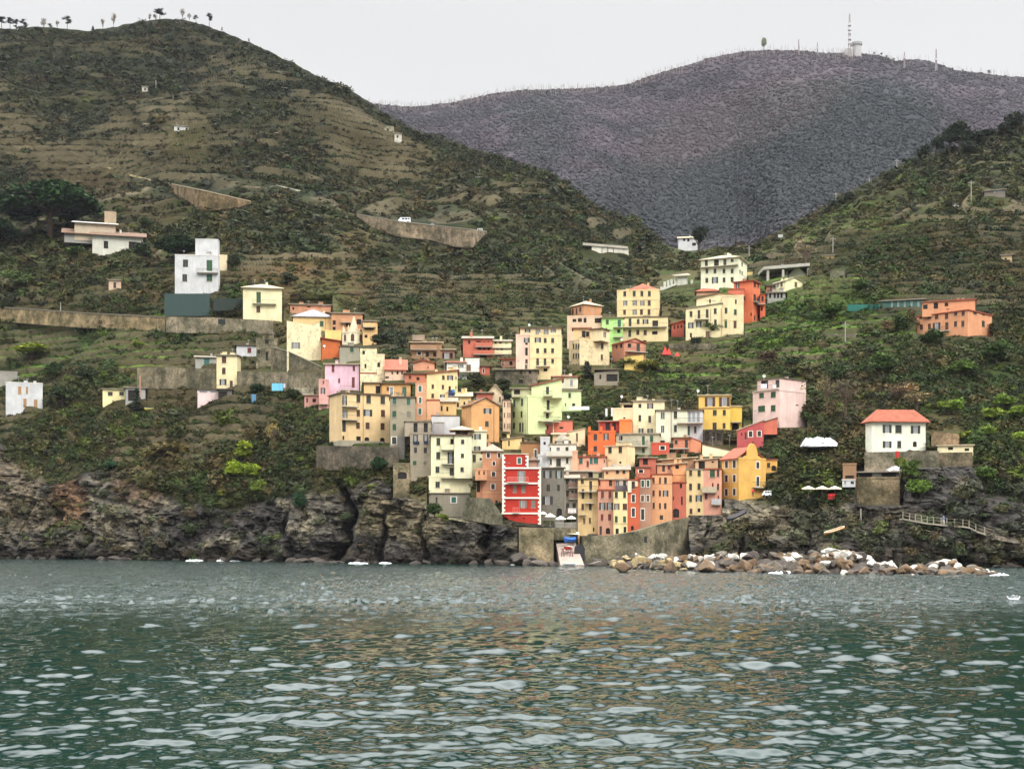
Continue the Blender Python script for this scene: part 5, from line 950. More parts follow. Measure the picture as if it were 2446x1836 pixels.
for x0, x1, y0, y1 in ((1378, 1430, 486, 640), (1476, 1512, 486, 560), (1430, 1476, 486, 494)):
    a = P(nx('G', x0), ny('G', y1), vr.Y); c_ = P(nx('G', x1), ny('G', y0), vr.Y); b.box((a.x, vr.Y-.03-.01, a.z), (c_.x, vr.Y+.02, c_.z))
b.build('plaster_patch', [wall_mat((232, 212, 172), .3)], vr.root, vr.inv)
house('house', 'mauve sea-front house with two bright green arched top windows', 'G', 1529,None,1698,455,1150, (184,126,114), D=9, wear=.1, roof='slab', rc='rust', over=.15, w=[(1578,524,36,86,'sgw'),(1648,522,36,86,'sgw'),(1575,718,38,82,'snw'),(1646,718,38,82,'snw'),(1577,930,42,142,'skw')], chim=1)
house('house', 'broad peach sea-front house with nine dark windows and a blue door', 'G', 1699,None,1968,405,1070, (236,156,116), D=9, wear=.1, roof='slab', rc='rust', over=.12, w=[(1720,478,28,78,'sb'),(1806,482,26,78,'sb'),(1878,482,36,82,'sk'),(1720,650,28,78,'sb'),(1805,650,28,78,'sb'),(1880,653,72,82,'ok'),(1722,813,28,78,'sk'),(1805,818,26,78,'sk'),(1875,818,32,78,'sk'),(1825,970,44,60,'Dk')], band=[(525,.04,.06,(214,130,96))], chim=0)
house('house', 'apricot house with a rising roofline right of the broad peach house', 'H', 586,None,762,(385,360),1000, (234,152,104), D=8, wear=.12, roof='slab', rc='light', over=.4, w=[(650,412,46,52,'h')], dY=1.2, chim=2, band=[(518,.05,.08,(200,110,70))])
house('house', 'red-orange arcade house with a dark pointed arch by the harbour wall', 'H', 590,None,770,625,1100, (206,98,82), D=7, wear=.3, roof='slab', rc='rust', over=.15, w=[(700,665,30,60,'h'),(712,860,22,110,'h'),(635,1022,82,116,'A'),(600,830,16,50,'h')], chim=0)
house('house', 'olive-yellow sea-front house with six dark windows', 'H', 770,None,1000,452,1050, (222,188,122), D=8, wear=.25, roof='slab', rc='slate', over=.1, w=[(828,485,38,84,'sb'),(940,490,42,92,'sk'),(827,675,38,86,'sk'),(938,672,40,86,'sk'),(827,828,36,86,'sk'),(935,828,84,86,'ok'),(833,1000,38,74,'Db'),(938,985,36,50,'h')], chim=0)
pk = house('house', 'pink sea-front house with a garage opening and grey balcony', 'H', 1001,None,1238,445,960, (232,150,140), D=8, wear=.2, roof='slab', rc='rust', over=.15, w=[(1115,495,66,112,'sg'),(1190,490,32,104,'sb'),(1120,655,22,62,'sr'),(1190,675,28,86,'sb'),(1033,802,38,78,'sr'),(1195,815,20,50,'sr')], bal=[(985,1172,745,(188,170,136),.9),(1105,1225,905,(176,176,176),.7)], chim=0)
house('house', None, 'H', 1002,None,1215,905,1050, (150,142,126), on=pk, dY=.15, part='ground_floor', bury=2, D=6, wear=.5, roof='flat', w=[(1045,970,84,104,'h'),(1145,975,60,80,'h')])
house('house', 'tan upper house with a dark awninged window behind the pink sea-front house', 'H', 890,None,1190,(335,300),560, (212,172,124), D=8, wear=.35, roof='slab', rc='light', over=.35, w=[(975,385,84,136,'h'),(1120,345,30,30,'h')], dY=1.5, chim=2)
og = house('house', 'orange-yellow corner house with a curled gable at the right end of the row', 'H', 1240,1467,1820,312,835, (242,176,92), ang=52, D=9, wear=.08, roof='flat', k=.82,
   w=[(1302,380,38,98,'skw'),(1405,378,38,98,'skw'),(1300,567,36,92,'skw'),(1405,564,36,92,'skw'),(1300,747,36,88,'skw'),(1405,744,36,88,'skw'),(1715,387,40,92,'skw'),(1715,605,38,124,'skw'),(1600,760,1,1,'h')], bal=[(1640,1800,682)], chim=0)
def curl_gable():
    b = MB(); Dp, Ht, W = og.Dp, og.Ht, og.W; pts = []
    for i in range(25):
        t = i/24; y = Dp*t; s = abs(t-.5)*2
        z = Ht+(.3+2.9*math.sqrt(max(0, 1-(s/.42)**2)) if s < .42 else .3+.7*max(0, 1-(s-.42)/.4)**2)
        pts.append((y, z))
    for i in range(24):
        (y0, z0), (y1, z1) = pts[i], pts[i+1]
        b.quad([(.01, y0, Ht-.5), (.01, y1, Ht-.5), (.01, y1, z1), (.01, y0, z0)]); b.quad([(-.35, y0, Ht-.5), (-.35, y0, z0), (-.35, y1, z1), (-.35, y1, Ht-.5)]); b.quad([(.01, y0, z0), (.01, y1, z1), (-.35, y1, z1), (-.35, y0, z0)])
    b.build('curled_gable', [og.mat], og.root, og.inv @ og.Mw)
    r = MB(); slab(r, [(-W-.4, -.4, Ht+.05), (-.36, -.4, Ht+.05), (-.36, Dp/2, Ht+2.4), (-W-.4, Dp/2, Ht+2.4)], .16); slab(r, [(-W-.4, Dp/2, Ht+2.4), (-.36, Dp/2, Ht+2.4), (-.36, Dp+.3, Ht+.05), (-W-.4, Dp+.3, Ht+.05)], .16)
    r.build('roof', [roof_mat('terra')], og.root, og.inv @ og.Mw)
curl_gable()
house('house', None, 'H', 1821,None,1972,325,485, (240,172,90), on=og, dY=5.5, part='terrace_wing', bury=3, D=5, wear=.08, roof='slab', rc='terra', over=.15, w=[(1858,390,42,64,'sk'),(1925,430,60,70,'A')], chim=0)
# --- roofs and houses of the second row
house('house', 'dusty red house under a slate roof with glazed terrace, second row', 'H', 150,None,372,295,500, (196,96,84), D=7, wear=.3, roof='slab', rc='slate', over=.4, w=[(230,345,66,80,'h'),(175,470,50,40,'h')], chim=1)
house('house', 'long house with pale awning roofs and dark loggia, second row', 'H', 350,None,900,(330,290),520, (176,120,96), D=8, wear=.3, roof='slab', rc='light', over=.4, w=[(400,325,90,50,'h'),(520,315,80,44,'h'),(610,305,70,40,'h')], dY=3, chim=3)
house('house', 'peach terrace house with round white awnings behind the broad peach house', 'H', 385,None,588,385,520, (230,148,118), D=6, wear=.15, roof='slab', rc='light', over=.3, w=[(470,430,36,90,'Dk'),(545,420,40,50,'sr')], dY=1.5, chim=0)
house('house', 'rose house with a small window and dish left of the awning terrace', 'H', 98,None,290,425,560, (216,108,86), D=6, wear=.2, roof='slab', rc='brown', over=.2, w=[(172,470,56,40,'hw')], dY=1.5, chim=0)
house('house', 'peach-pink house with grey slate slope below the vivid orange house', 'G', 1066,None,1400,342,480, (234,168,136), D=8, wear=.12, roof='shed', rc='slate', rh=1.6, over=.35, w=[(1245,360,42,62,'sk'),(1328,362,36,60,'sk'),(1105,380,32,32,'sr')], dY=1, chim=1)
house('house', 'salmon pink house with three green shutters under terracotta tiles', 'G', 718,None,1092,172,340, (234,152,138), D=7, wear=.12, roof='slab', rc='rust', over=.25, w=[(760,222,48,84,'st'),(897,222,40,84,'st'),(958,215,60,86,'st'),(850,262,30,80,'sr'),(1070,225,16,46,'sr')], chim=2)
house('house', 'light pink end wall right of the white block', 'G', 632,None,718,105,340, (238,170,152), D=7, wear=.12, roof='flat')
house('house', 'low slate-roofed house with rusty tiles above the narrow grey-brown house', 'G', 540,None,920,365,460, (150,124,100), D=7, wear=.5, roof='shed', rc='slate', rh=1.3, over=.3, dY=2, chim=3, w=[(900,405,80,70,'h')])
house('house', 'olive plastered house with a dark corner window above the ochre-yellow house', 'G', 920,None,1062,375,480, (170,160,112), D=6, wear=.3, roof='slab', rc='slate', over=.2, w=[(1018,410,50,70,'sk'),(995,515,20,30,'h')], dY=1.5, chim=0)
# --- right-hand side
rh = house('house', 'cream two-storey house with an orange hipped roof on the right headland', 'N', 1165,1207,1562,1250,1425, (244,238,206), ang=68, D=9, wear=.3, roof='flat', over=0, w=[(1308,1283,58,54,'ok'),(1383,1284,42,52,'sk'),(1495,1288,62,52,'ok'),(1308,1386,58,44,'ok'),(1388,1385,26,46,'sk'),(1491,1384,26,36,'Ab')])
def rh_roof():
    W, Dp, Ht = rh.W, rh.Dp, rh.Ht; r = MB(); ov = .7; q = [(-W-ov, -ov), (ov, -ov), (ov, Dp+ov), (-W-ov, Dp+ov)]; z = Ht+.36; r.quad([(x, y, z) for x, y in q][::-1]); m2 = W/2
    A, B_ = (-W/2, m2, z+2.6), (-W/2, Dp-m2, z+2.6); Q = [(x, y, z+.14) for x, y in q]
    for i in range(4): r.quad([(*q[i], z), (*q[(i+1) % 4], z), Q[(i+1) % 4], Q[i]])
    r.quad([Q[0], Q[1], A]); r.quad([Q[1], Q[2], B_, A]); r.quad([Q[2], Q[3], B_]); r.quad([Q[3], Q[0], A, B_])
    r.build('roof', [roof_mat('terra')], rh.root, rh.inv @ rh.Mw)
rh_roof()
house('annex', 'low cream annex with two dark hatches at the edge of the right headland', 'N', 1640,None,1876,1392,1432, (236,226,160), D=4, wear=.15, roof='slab', rc='light', over=.3, w=[(1727,1412,34,20,'h'),(1835,1420,30,18,'h')], cat='annex', chim=0)
house('wall_block', 'brown dry-stone wall stepping up behind the low cream annex', 'N', 1600,None,1785,(1300,1315),1400, (150,128,104), D=2.5, wear=.9, cat='wall', dY=2, roof='none')
house('beach_hut', 'grey bar hut with a long flat roof and dark openings on the right rocks', 'N', 1118,None,1400,1568,1612, (124,122,112), D=6, wear=.3, roof='slab', rc='slate', over=.6, w=[(1165,1588,90,34,'h'),(1320,1588,100,34,'h')], cat='bar', chim=0, Yabs=253.6, bury=.5)
house('stone_house', 'massive rough stone base under the grey bar hut', 'N', 1108,None,1392,1610,1790, (146,130,104), D=9, wear=.9, roof='flat', cat='wall', Yabs=253.0, bury=4)
house('kiosk', 'small white and blue kiosk left of the grey bar hut', 'N', 1012,None,1098,1622,1652, (236,238,240), D=3, wear=.05, roof='slab', rc='white', over=.1, w=[(1078,1637,22,16,'d'),(1030,1637,14,24,'c')], cat='kiosk', chim=0, Yabs=252.6, bury=.4)
house('terrace_bar', 'reddish brick bar wall with yellow awning behind the white kiosk', 'N', 1015,None,1105,1520,1620, (160,112,88), D=4, wear=.4, cat='bar', Yabs=255, bury=3, w=[(1060,1600,60,20,'h')])
house('wall_block', 'tall grey retaining wall below the cream house with the orange roof', 'N', 1158,None,1650,1428,1545, (132,124,108), D=4, wear=.8, cat='wall', roof='none', Yabs=rh.Y-4.8, bury=6)
house('wall_block', 'rough rock-coloured retaining wall under the low cream annex', 'N', 1640,None,1872,1436,1530, (124,112,92), D=5, wear=.9, cat='wall', roof='none', dY=1, bury=6)
# ---------------------------------------------------------------- long walls that follow the slope
STONE = {}
def stone(rgb): return stone_mat(rgb)
def ribbon(name, label, cat, fr, top, bot, rgb, th=1.2, dY=-1.0, cap=None, Yf=None, ext=0, group=None):
    """a wall: top and bottom edges as rows of the photo, each point put at the distance the slope has there"""
    n = 40; xs = np.linspace(top[0][0], top[-1][0], n); tx, ty = zip(*top); bx, by = zip(*bot)
    b = MB(); F_, B_ = [], []
    for x in xs:
        px = nx(fr, x); pyt, pyb = ny(fr, np.interp(x, tx, ty)), ny(fr, np.interp(x, bx, by)); Y = (D1(px, pyb)+dY) if Yf is None else Yf(px)
        a, c = P(px, pyt, Y), P(px, pyb, Y); c.z -= ext; F_.append((a, c)); B_.append((Vector((a.x, a.y+th, a.z)), Vector((c.x, c.y+th, c.z))))
    for i in range(n-1):
        (a, c), (a2, c2) = F_[i], F_[i+1]; (d, e), (d2, e2) = B_[i], B_[i+1]
        b.quad([c, c2, a2, a]); b.quad([a, a2, d2, d]); b.quad([e2, e, d, d2])
    for (a, c), (d, e) in ((F_[0], B_[0]), (F_[-1], B_[-1])): b.quad([a, d, e, c])
    root = empty(name, Matrix.Translation(F_[0][1])); inv = Matrix.Translation(F_[0][1]).inverted(); tag(root, label, cat, group)
    b.build('masonry', [stone(rgb)], root, inv)
    if cap:
        b = MB()
        for i in range(n-1):
            a, a2 = F_[i][0], F_[i+1][0]; slab(b, [(a.x, a.y-.2, a.z+.004), (a2.x, a2.y-.2, a2.z+.004), (a2.x, a2.y+th, a2.z+.004), (a.x, a.y+th, a.z+.004)], .25)
        b.build('coping', [wall_mat(cap, .3)], root, inv)
    x0, x1 = nx(fr, top[0][0]), nx(fr, top[-1][0])
    for i in range(6):
        xa = top[0][0]+(top[-1][0]-top[0][0])*i/6; xb = top[0][0]+(top[-1][0]-top[0][0])*(i+1)/6; xm = (xa+xb)/2
        keep(nx(fr, xa), nx(fr, xb), ny(fr, np.interp(xm, tx, ty))-3, ny(fr, np.interp(xm, bx, by)*.45+np.interp(xm, tx, ty)*.55), F_[min(n-1, int((i+.5)*n/6))][0].y)
    return root
ribbon('retaining_wall', 'long sandstone railway wall crossing the left slope', 'wall', 'M', [(-200,855),(0,868),(500,905),(1090,935)], [(-200,955),(0,960),(300,985),(600,1005),(1090,1035)], (160,140,110), cap=(130,122,104))
ribbon('retaining_wall', 'grey stone wall with dark arches continuing the sandstone wall to the right', 'wall', 'M', [(1095,930),(1400,935),(1800,955)], [(1095,1035),(1400,1040),(1800,1045)], (150,138,118), dY=-1)
ribbon('retaining_wall', 'pale roadside wall with white coping high on the left hill', 'wall', 'P', [(1110,1212),(1250,1240),(1440,1282),(1655,1332)], [(1110,1240),(1200,1340),(1320,1400),(1560,1372),(1655,1345)], (134,114,88), cap=(196,178,140), dY=-4)
ribbon('retaining_wall', 'thin pale road parapet far left on the left hill', 'wall', 'P', [(380,1033),(750,1112)], [(380,1045),(750,1128)], (196,178,140), dY=-3)
ribbon('retaining_wall', 'short pale road parapet joining the roadside wall from the left', 'wall', 'P', [(850,1148),(1005,1186)], [(850,1162),(1005,1202)], (206,186,146), dY=-3)
rw_ = ribbon('retaining_wall', 'long grey-brown concrete road wall curving across the hill with vehicles on top', 'wall', 'Q', [(420,862),(700,912),(1000,945),(1280,978)], [(420,875),(540,960),(700,1012),(900,1030),(1060,1075),(1180,1085),(1260,1000),(1280,985)], (146,130,110), cap=(158,148,128), dY=-10)
ribbon('retaining_wall', 'small grey parapet on the road above the long garden slope', 'wall', 'P', [(1560,1222),(1720,1235)], [(1560,1238),(1720,1248)], (140,130,110), dY=-3)
ribbon('retaining_wall', 'thin pale road edge right of the parked white van track', 'wall', 'P', [(1755,1240),(1830,1222),(2030,1268)], [(1755,1248),(1830,1232),(2030,1276)], (205,200,186), dY=-3)
ribbon('retaining_wall', 'high concrete garden wall left of the village under the narrow yellow house', 'wall', 'M', [(905,1268),(1100,1262),(1425,1275)], [(905,1410),(1425,1410)], (132,122,102), dY=-1)
ribbon('retaining_wall', 'grey rubble wall behind the blue laundry left of the pink houses', 'wall', 'M', [(1565,1290),(2130,1298)], [(1565,1400),(2130,1440)], (136,126,106), dY=-1)
ribbon('retaining_wall', 'sloping concrete ramp wall with posts below the cream peeling house', 'wall', 'M', [(1790,1130),(1900,1160),(2120,1262)], [(1790,1290),(2120,1290)], (120,112,94), dY=-1, cap=(160,150,128))
ribbon('retaining_wall', 'low grey block wall right of the blue laundry', 'wall', 'M', [(1925,1395),(2070,1400)], [(1925,1440),(2070,1442)], (168,160,142), dY=-2)
ribbon('harbour_wall', 'long rising grey harbour wall under the sea-front row of houses', 'wall', 'G', [(800,1210),(985,1212),(1200,1200),(1500,1150),(1900,1030),(2200,960),(2320,940)], [(800,1500),(1200,1530),(1700,1500),(2320,1500)], (142,132,112), Yf=lambda px: 247+max(0, px-1560)/100*14, th=15, ext=2)
ribbon('stone_pier', 'squat rough stone pier with a white plaque under the red house', 'wall', 'X', [(440,575),(820,590),(1050,605)], [(440,1010),(1050,1130)], (158,142,116), Yf=lambda px: 246.5, th=11, ext=5)
ribbon('retaining_wall', 'grey masonry bank between the cement basement and the red house', 'wall', 'V', [(1860,800),(1900,690),(2110,700),(2212,850)], [(1860,880),(2212,950)], (134,126,108), dY=-1.5, th=3, cap=None)
ribbon('retaining_wall', 'dark stone terrace wall under the large yellow-orange house', 'wall', 'V', [(575,235),(900,240),(1300,250)], [(575,460),(1300,420)], (112,102,90), dY=-1)
ribbon('path_wall', 'pale footpath edge slanting down the rocks below the cement basement', 'path edge', 'V', [(1740,868),(1960,905),(2212,955)], [(1740,882),(1960,925),(2212,975)], (178,166,140), Yf=lambda px: 262, th=2)
ribbon('retaining_wall', 'grey stone wall with a roof slab low on the right terraces', 'wall', 'N', [(880,660),(1105,650)], [(880,685),(1105,688)], (122,116,100), dY=-1)
ribbon('retaining_wall', 'dry-stone terrace wall below the big yellow building', 'wall', 'I', [(1430,1335),(1700,1322),(2060,1325)], [(1430,1400),(2060,1440)], (126,118,100), dY=-1)
ribbon('retaining_wall', 'upper dry-stone wall bounding the brown vineyard on the far slope', 'wall', 'A', [(860,195),(1210,215)], [(860,215),(1210,250)], (120,100,78), dY=-1)
def viaduct():
    fr = 'Q'; Y = D1(nx(fr, 2060), ny(fr, 1130))-6; root = empty('viaduct', Matrix.Translation(P(nx(fr, 1930), ny(fr, 1100), Y))); tag(root, 'small white road viaduct on tall pillars in the valley', 'bridge'); inv = root.matrix_basis.inverted()
    b = MB(); a, c = P(nx(fr, 1915), ny(fr, 1066), Y), P(nx(fr, 2212), ny(fr, 1090), Y); slab(b, [(a.x, a.y, a.z), (c.x, c.y, c.z), (c.x, c.y+6, c.z), (a.x, a.y+6, a.z)], .9); b.build('deck', [wall_mat((176, 168, 150), .4)], root, inv)
    for x, y in ((1990,1115),(2022,1128),(2060,1140),(2098,1152),(2135,1165),(2170,1172),(2200,1160)):
        t = (x-1915)/297; b = MB(); q = P(nx(fr, x), ny(fr, 1066+24*t), Y); z0 = P(0, ny(fr, y), Y).z-3; b.box((q.x-.9, Y+.4, z0), (q.x+.9, Y+5, q.z-.01)); b.build('pillar', [wall_mat((214, 208, 188), .3)], root, inv)
    keep(nx(fr, 1915), nx(fr, 2212), ny(fr, 1060), ny(fr, 1160), Y)
viaduct()
def chapel_steps():
    fr = 'W'; Y = D1(nx(fr, 1100), ny(fr, 1230)); root = empty('cemetery_wall', Matrix.Translation(P(nx(fr, 900), ny(fr, 1290), Y))); tag(root, 'white cemetery building with stepped wall of pillars below the valley woods', 'cemetery'); inv = root.matrix_basis.inverted(); m = wall_mat((196, 196, 178), .4)
    b = MB(); a, c = P(nx(fr, 1015), ny(fr, 1150), Y), P(nx(fr, 1195), ny(fr, 1035), Y); b.box((a.x, Y, a.z-2), (c.x, Y+6, c.z)); b.build('wall', [m], root, inv)
    b = MB(); a, c = P(nx(fr, 970), ny(fr, 1040), Y), P(nx(fr, 1250), ny(fr, 1000), Y); slab(b, [(a.x, Y-.8, a.z), (c.x, Y-.8, a.z+.3), (c.x, Y+7, c.z+1.6), (a.x, Y+7, c.z+1.0)], .2); b.build('roof', [roof_mat('slate')], root, inv)
    for x, y0, y1 in ((800,1120,1215),(860,1095,1190),(920,1075,1165),(985,1060,1150),(1275,1090,1215),(745,1210,1420),(970,1255,1310)):
        b = MB(); a, c = P(nx(fr, x-20), ny(fr, y1), Y), P(nx(fr, x+20), ny(fr, y0), Y); b.box((a.x, Y+.3, a.z-1), (c.x, Y+1.5, c.z)); b.build('pillar', [m], root, inv)
    b = MB()
    for i in range(12): t = i/12; a, c = P(nx(fr, 690+310*t), ny(fr, 1285-115*t), Y), P(nx(fr, 690+310*(t+1/12)), ny(fr, 1265-115*t), Y); b.box((a.x, Y-.6, a.z-.3), (c.x, Y+.2, c.z))
    b.build('steps', [m], root, inv); keep(nx(fr, 700), nx(fr, 1380), ny(fr, 960), ny(fr, 1330), Y)
chapel_steps()
def slab_road():
    fr = 'J'; Y = D1(nx(fr, 1550), ny(fr, 660))-2; root = empty('concrete_deck', Matrix.Translation(P(nx(fr, 1240), ny(fr, 580), Y))); tag(root, 'long concrete parking deck on a tall pole above the cream gabled house', 'deck'); inv = root.matrix_basis.inverted(); m = wall_mat((176, 170, 158), .4)
    b = MB(); a, c = P(nx(fr, 1238), ny(fr, 575), Y), P(nx(fr, 1850), ny(fr, 525), Y); slab(b, [(a.x, Y, a.z), (c.x, Y, c.z), (c.x, Y+9, c.z), (a.x, Y+9, a.z)], .9); b.build('deck', [m], root, inv)
    for x, y in ((1835, 870), (1500, 680), (1300, 640)):
        b = MB(); q = P(nx(fr, x), ny(fr, 560 if x < 1800 else 545), Y); z0 = P(0, ny(fr, y), Y).z; b.box((q.x-.35, Y+.3, z0-2), (q.x+.35, Y+1.0, q.z-.2)); b.build('pillar', [m], root, inv)
    keep(nx(fr, 1240), nx(fr, 1850), ny(fr, 515), ny(fr, 590), Y)
slab_road()
# ---------------------------------------------------------------- harbour: slipway, boats, parasols, small things
def at(fr, x, y, Y): return P(nx(fr, x), ny(fr, y), Y)
def mat1(n, rgb, r=.6, v=.08, k=.85): return plain(n, rgb, r, v, k)
CUTS.append((1326, 1402, 1252, 1356, lambda px: px*0+262, 1.0)); CUTS.append((1240, 1326, 1262, 1340, lambda px: px*0+252, 6.0)); CUTS.append((1395, 1640, 1235, 1345, lambda px: px*0+256, 5.0))
keep(1250, 1660, 1235, 1352, 236)
b = MB(); q = [at('X', 1060, 800, 256), at('X', 1420, 800, 256), at('X', 1570, 1215, 238.5), at('X', 1150, 1235, 238.5)]
z_ = [5-.2, 5-.2, .05, .05]
fr4 = [(U(nx('X', 1075))*258, 258, 5.1), (U(nx('X', 1400))*258, 258, 5.1), (U(nx('X', 1590))*240, 240, .25), (U(nx('X', 1170))*240, 240, .25)]
b.quad([fr4[3], fr4[2], fr4[1], fr4[0]]); lo = [(x, y, z-3) for x, y, z in fr4]
for i in range(4): j = (i+1) % 4; b.quad([fr4[i], fr4[j], lo[j], lo[i]])
tag(b.build('slipway', [wall_mat((168, 148, 134), .4)]), kind='structure')
b = MB()
for x in range(5):          # sea-worn rock apron in front of the slip
    pass
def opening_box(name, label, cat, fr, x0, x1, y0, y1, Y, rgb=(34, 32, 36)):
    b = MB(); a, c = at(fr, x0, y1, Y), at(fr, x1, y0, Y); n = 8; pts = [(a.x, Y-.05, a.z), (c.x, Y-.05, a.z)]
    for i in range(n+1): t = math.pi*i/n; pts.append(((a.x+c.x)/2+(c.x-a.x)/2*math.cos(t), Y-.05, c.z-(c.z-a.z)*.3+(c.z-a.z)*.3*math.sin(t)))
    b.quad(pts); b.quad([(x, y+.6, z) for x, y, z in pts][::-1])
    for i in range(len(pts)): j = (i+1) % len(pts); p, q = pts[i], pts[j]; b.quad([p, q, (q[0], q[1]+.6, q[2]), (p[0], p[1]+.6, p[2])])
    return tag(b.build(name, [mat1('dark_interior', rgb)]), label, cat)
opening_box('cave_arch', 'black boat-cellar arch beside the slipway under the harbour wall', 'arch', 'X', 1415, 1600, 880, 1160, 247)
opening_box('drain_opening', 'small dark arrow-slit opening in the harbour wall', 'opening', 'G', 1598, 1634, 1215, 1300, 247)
def panel(name, label, cat, fr, x0, x1, y0, y1, Y, rgb, th=.06):
    b = MB(); a, c = at(fr, x0, y1, Y), at(fr, x1, y0, Y); b.box((a.x, Y-th, a.z), (c.x, Y, c.z)); b.box((a.x-.05, Y-th-.03, a.z-.05), (c.x+.05, Y-th-.001, a.z)); return tag(b.build(name, [mat1(cat.replace(' ', '_')+'_paint', rgb)]), label, cat)
panel('plaque', 'pale blank board fixed to the rough pier below the red house', 'board', 'X', 802, 890, 685, 810, 246.9, (214, 222, 205))
def hull(name, label, p, L, Wd, Hh, yaw, roll, rgb, inner=(230, 226, 215), cat='boat', cover=None, pitch=0, group=None):
    M = Matrix.Translation(p) @ Matrix.Rotation(R(yaw), 4, 'Z') @ Matrix.Rotation(R(pitch), 4, 'Y') @ Matrix.Rotation(R(roll), 4, 'X')
    root = empty(name, M); tag(root, label, cat, group); n = 14; b = MB(); rows = []
    for i in range(n+1):
        t = i/n; s = math.sin(math.pi*min(1, t*1.02+.02)*.9+.15*t)**.6 if t < 1 else .05; wd = Wd/2*max(.04, (1-(2*t-1)**4)*(.9+.1*s)) if t < .75 else Wd/2*max(.03, 1-((t-.75)/.25)**2*.97)
        x = (t-.5)*L; sh = Hh*(1+.35*(2*t-1)**2)
        rows.append([(x, -wd, sh), (x, -wd*.82, sh*.45), (x, -wd*.35, sh*.08), (x, 0, 0), (x, wd*.35, sh*.08), (x, wd*.82, sh*.45), (x, wd, sh)])
    for i in range(n):
        for k in range(6): b.quad([rows[i][k], rows[i+1][k], rows[i+1][k+1], rows[i][k+1]])
    b.quad(rows[0]); b.build('hull', [mat1('boat_paint_%d_%d_%d' % rgb, rgb, .4)], root, smooth=True)
    b = MB()
    if cover is None:
        for i in range(n): a, c = rows[i], rows[i+1]; f = lambda q: (q[0], q[1]*.9, q[2]*.55); b.quad([f(a[0]), f(a[6]), f(c[6]), f(c[0])])
        b.build('deck', [mat1('boat_inner', inner)], root); b = MB()
        for s in (0, 6):
            b.tube([rows[i][s] for i in range(n+1)], .05, 5)
        b.build('gunwale', [mat1('boat_trim', (235, 230, 220))], root); b = MB()
        for x in (-.2, .12): b.box((x*L, -Wd*.42, Hh*.78), (x*L+.25, Wd*.42, Hh*.83))
        b.build('bench', [mat1('boat_bench', (170, 130, 90))], root)
    else:
        for i in range(n): a, c = rows[i], rows[i+1]; f = lambda q, h: (q[0], q[1]*1.03, q[2]+h); b.quad([f(a[0], 0), (a[3][0], 0, a[0][2]+.35), (c[3][0], 0, c[0][2]+.35), f(c[0], 0)]); b.quad([f(a[6], 0), f(c[6], 0), (c[3][0], 0, c[0][2]+.35), (a[3][0], 0, a[0][2]+.35)])
        b.build('cover', [mat1('boat_cover_%d_%d_%d' % cover, cover, .8)], root)
    return root
def ramp_z(Y): return .25+(Y-240)/18*4.85
hull('rowing_boat', 'bright red upturned boat lying on top of the harbour wall', at('X', 1990, 830, 249), 3.2*1.15, 1.3, .55, 4, 0, (214, 38, 38), cover=(206, 40, 42))
hull('rowing_boat', 'blue-covered boat at the top of the slipway', at('X', 1340, 850, 252), 2.9, 1.3, .6, 38, 0, (40, 92, 168), cover=(38, 96, 176))
hull('rowing_boat', 'dark blue boat partly hidden behind the blue-covered boat', at('X', 1300, 790, 256), 3.4, 1.4, .7, -14, 0, (38, 52, 112), cover=(42, 48, 96))
hull('rowing_boat', 'lilac-grey covered boat at the head of the slipway', at('X', 1170, 765, 257), 3.6, 1.5, .7, 20, 0, (110, 104, 128), cover=(120, 116, 146))
hull('rowing_boat', 'red and white open boat standing on trestles on the slipway', at('X', 1300, 985, 247), 3.1, 1.35, .6, 75, 0, (168, 52, 44))
hull('rowing_boat', 'small white dinghy at the water edge below the slipway', P(nx('X', 1322), ny('X', 1262), 237.2), 2.6, 1.2, .42, 6, 0, (232, 236, 238))
hull('kayak', 'orange-yellow canoe lying on the rocks right of the village', at('T', 380, 1012, 234.0), 3.9, .8, .38, 8, 18, (238, 160, 30), inner=(220, 120, 30), pitch=-17)
hull('kayak', 'yellow canoe on the grass below the left garden sheds', at('M', 993, 1545, D1(360, 978)-1.5), 3.0, .7, .4, 6, 0, (232, 222, 40), cat='boat', inner=(200, 190, 50))
hull('rowing_boat', 'black upturned boat on the rock shelf below the orange-yellow corner house', at('H', 1440, 1085, 251), 4.6, 1.4, .5, 20, 10, (52, 50, 56), cover=(60, 58, 60), pitch=-22)
for i, (x, lab) in enumerate(((1205, 'left'), (1355, 'right'))):
    b = MB(); p = at('X', x+6, 1085, 245.2); 
    for dx in (-.25, .25): b.tube([(p.x+dx, p.y, p.z-.2), (p.x+dx*.3, p.y, p.z+1.3)], .07, 6)
    b.box((p.x-.4, p.y-.06, p.z+1.25), (p.x+.4, p.y+.06, p.z+1.38)); tag(b.build('trestle', [mat1('red_brown_wood', (120, 60, 48))]), 'red-brown wooden trestle under the %s end of the red and white boat' % lab, 'trestle')
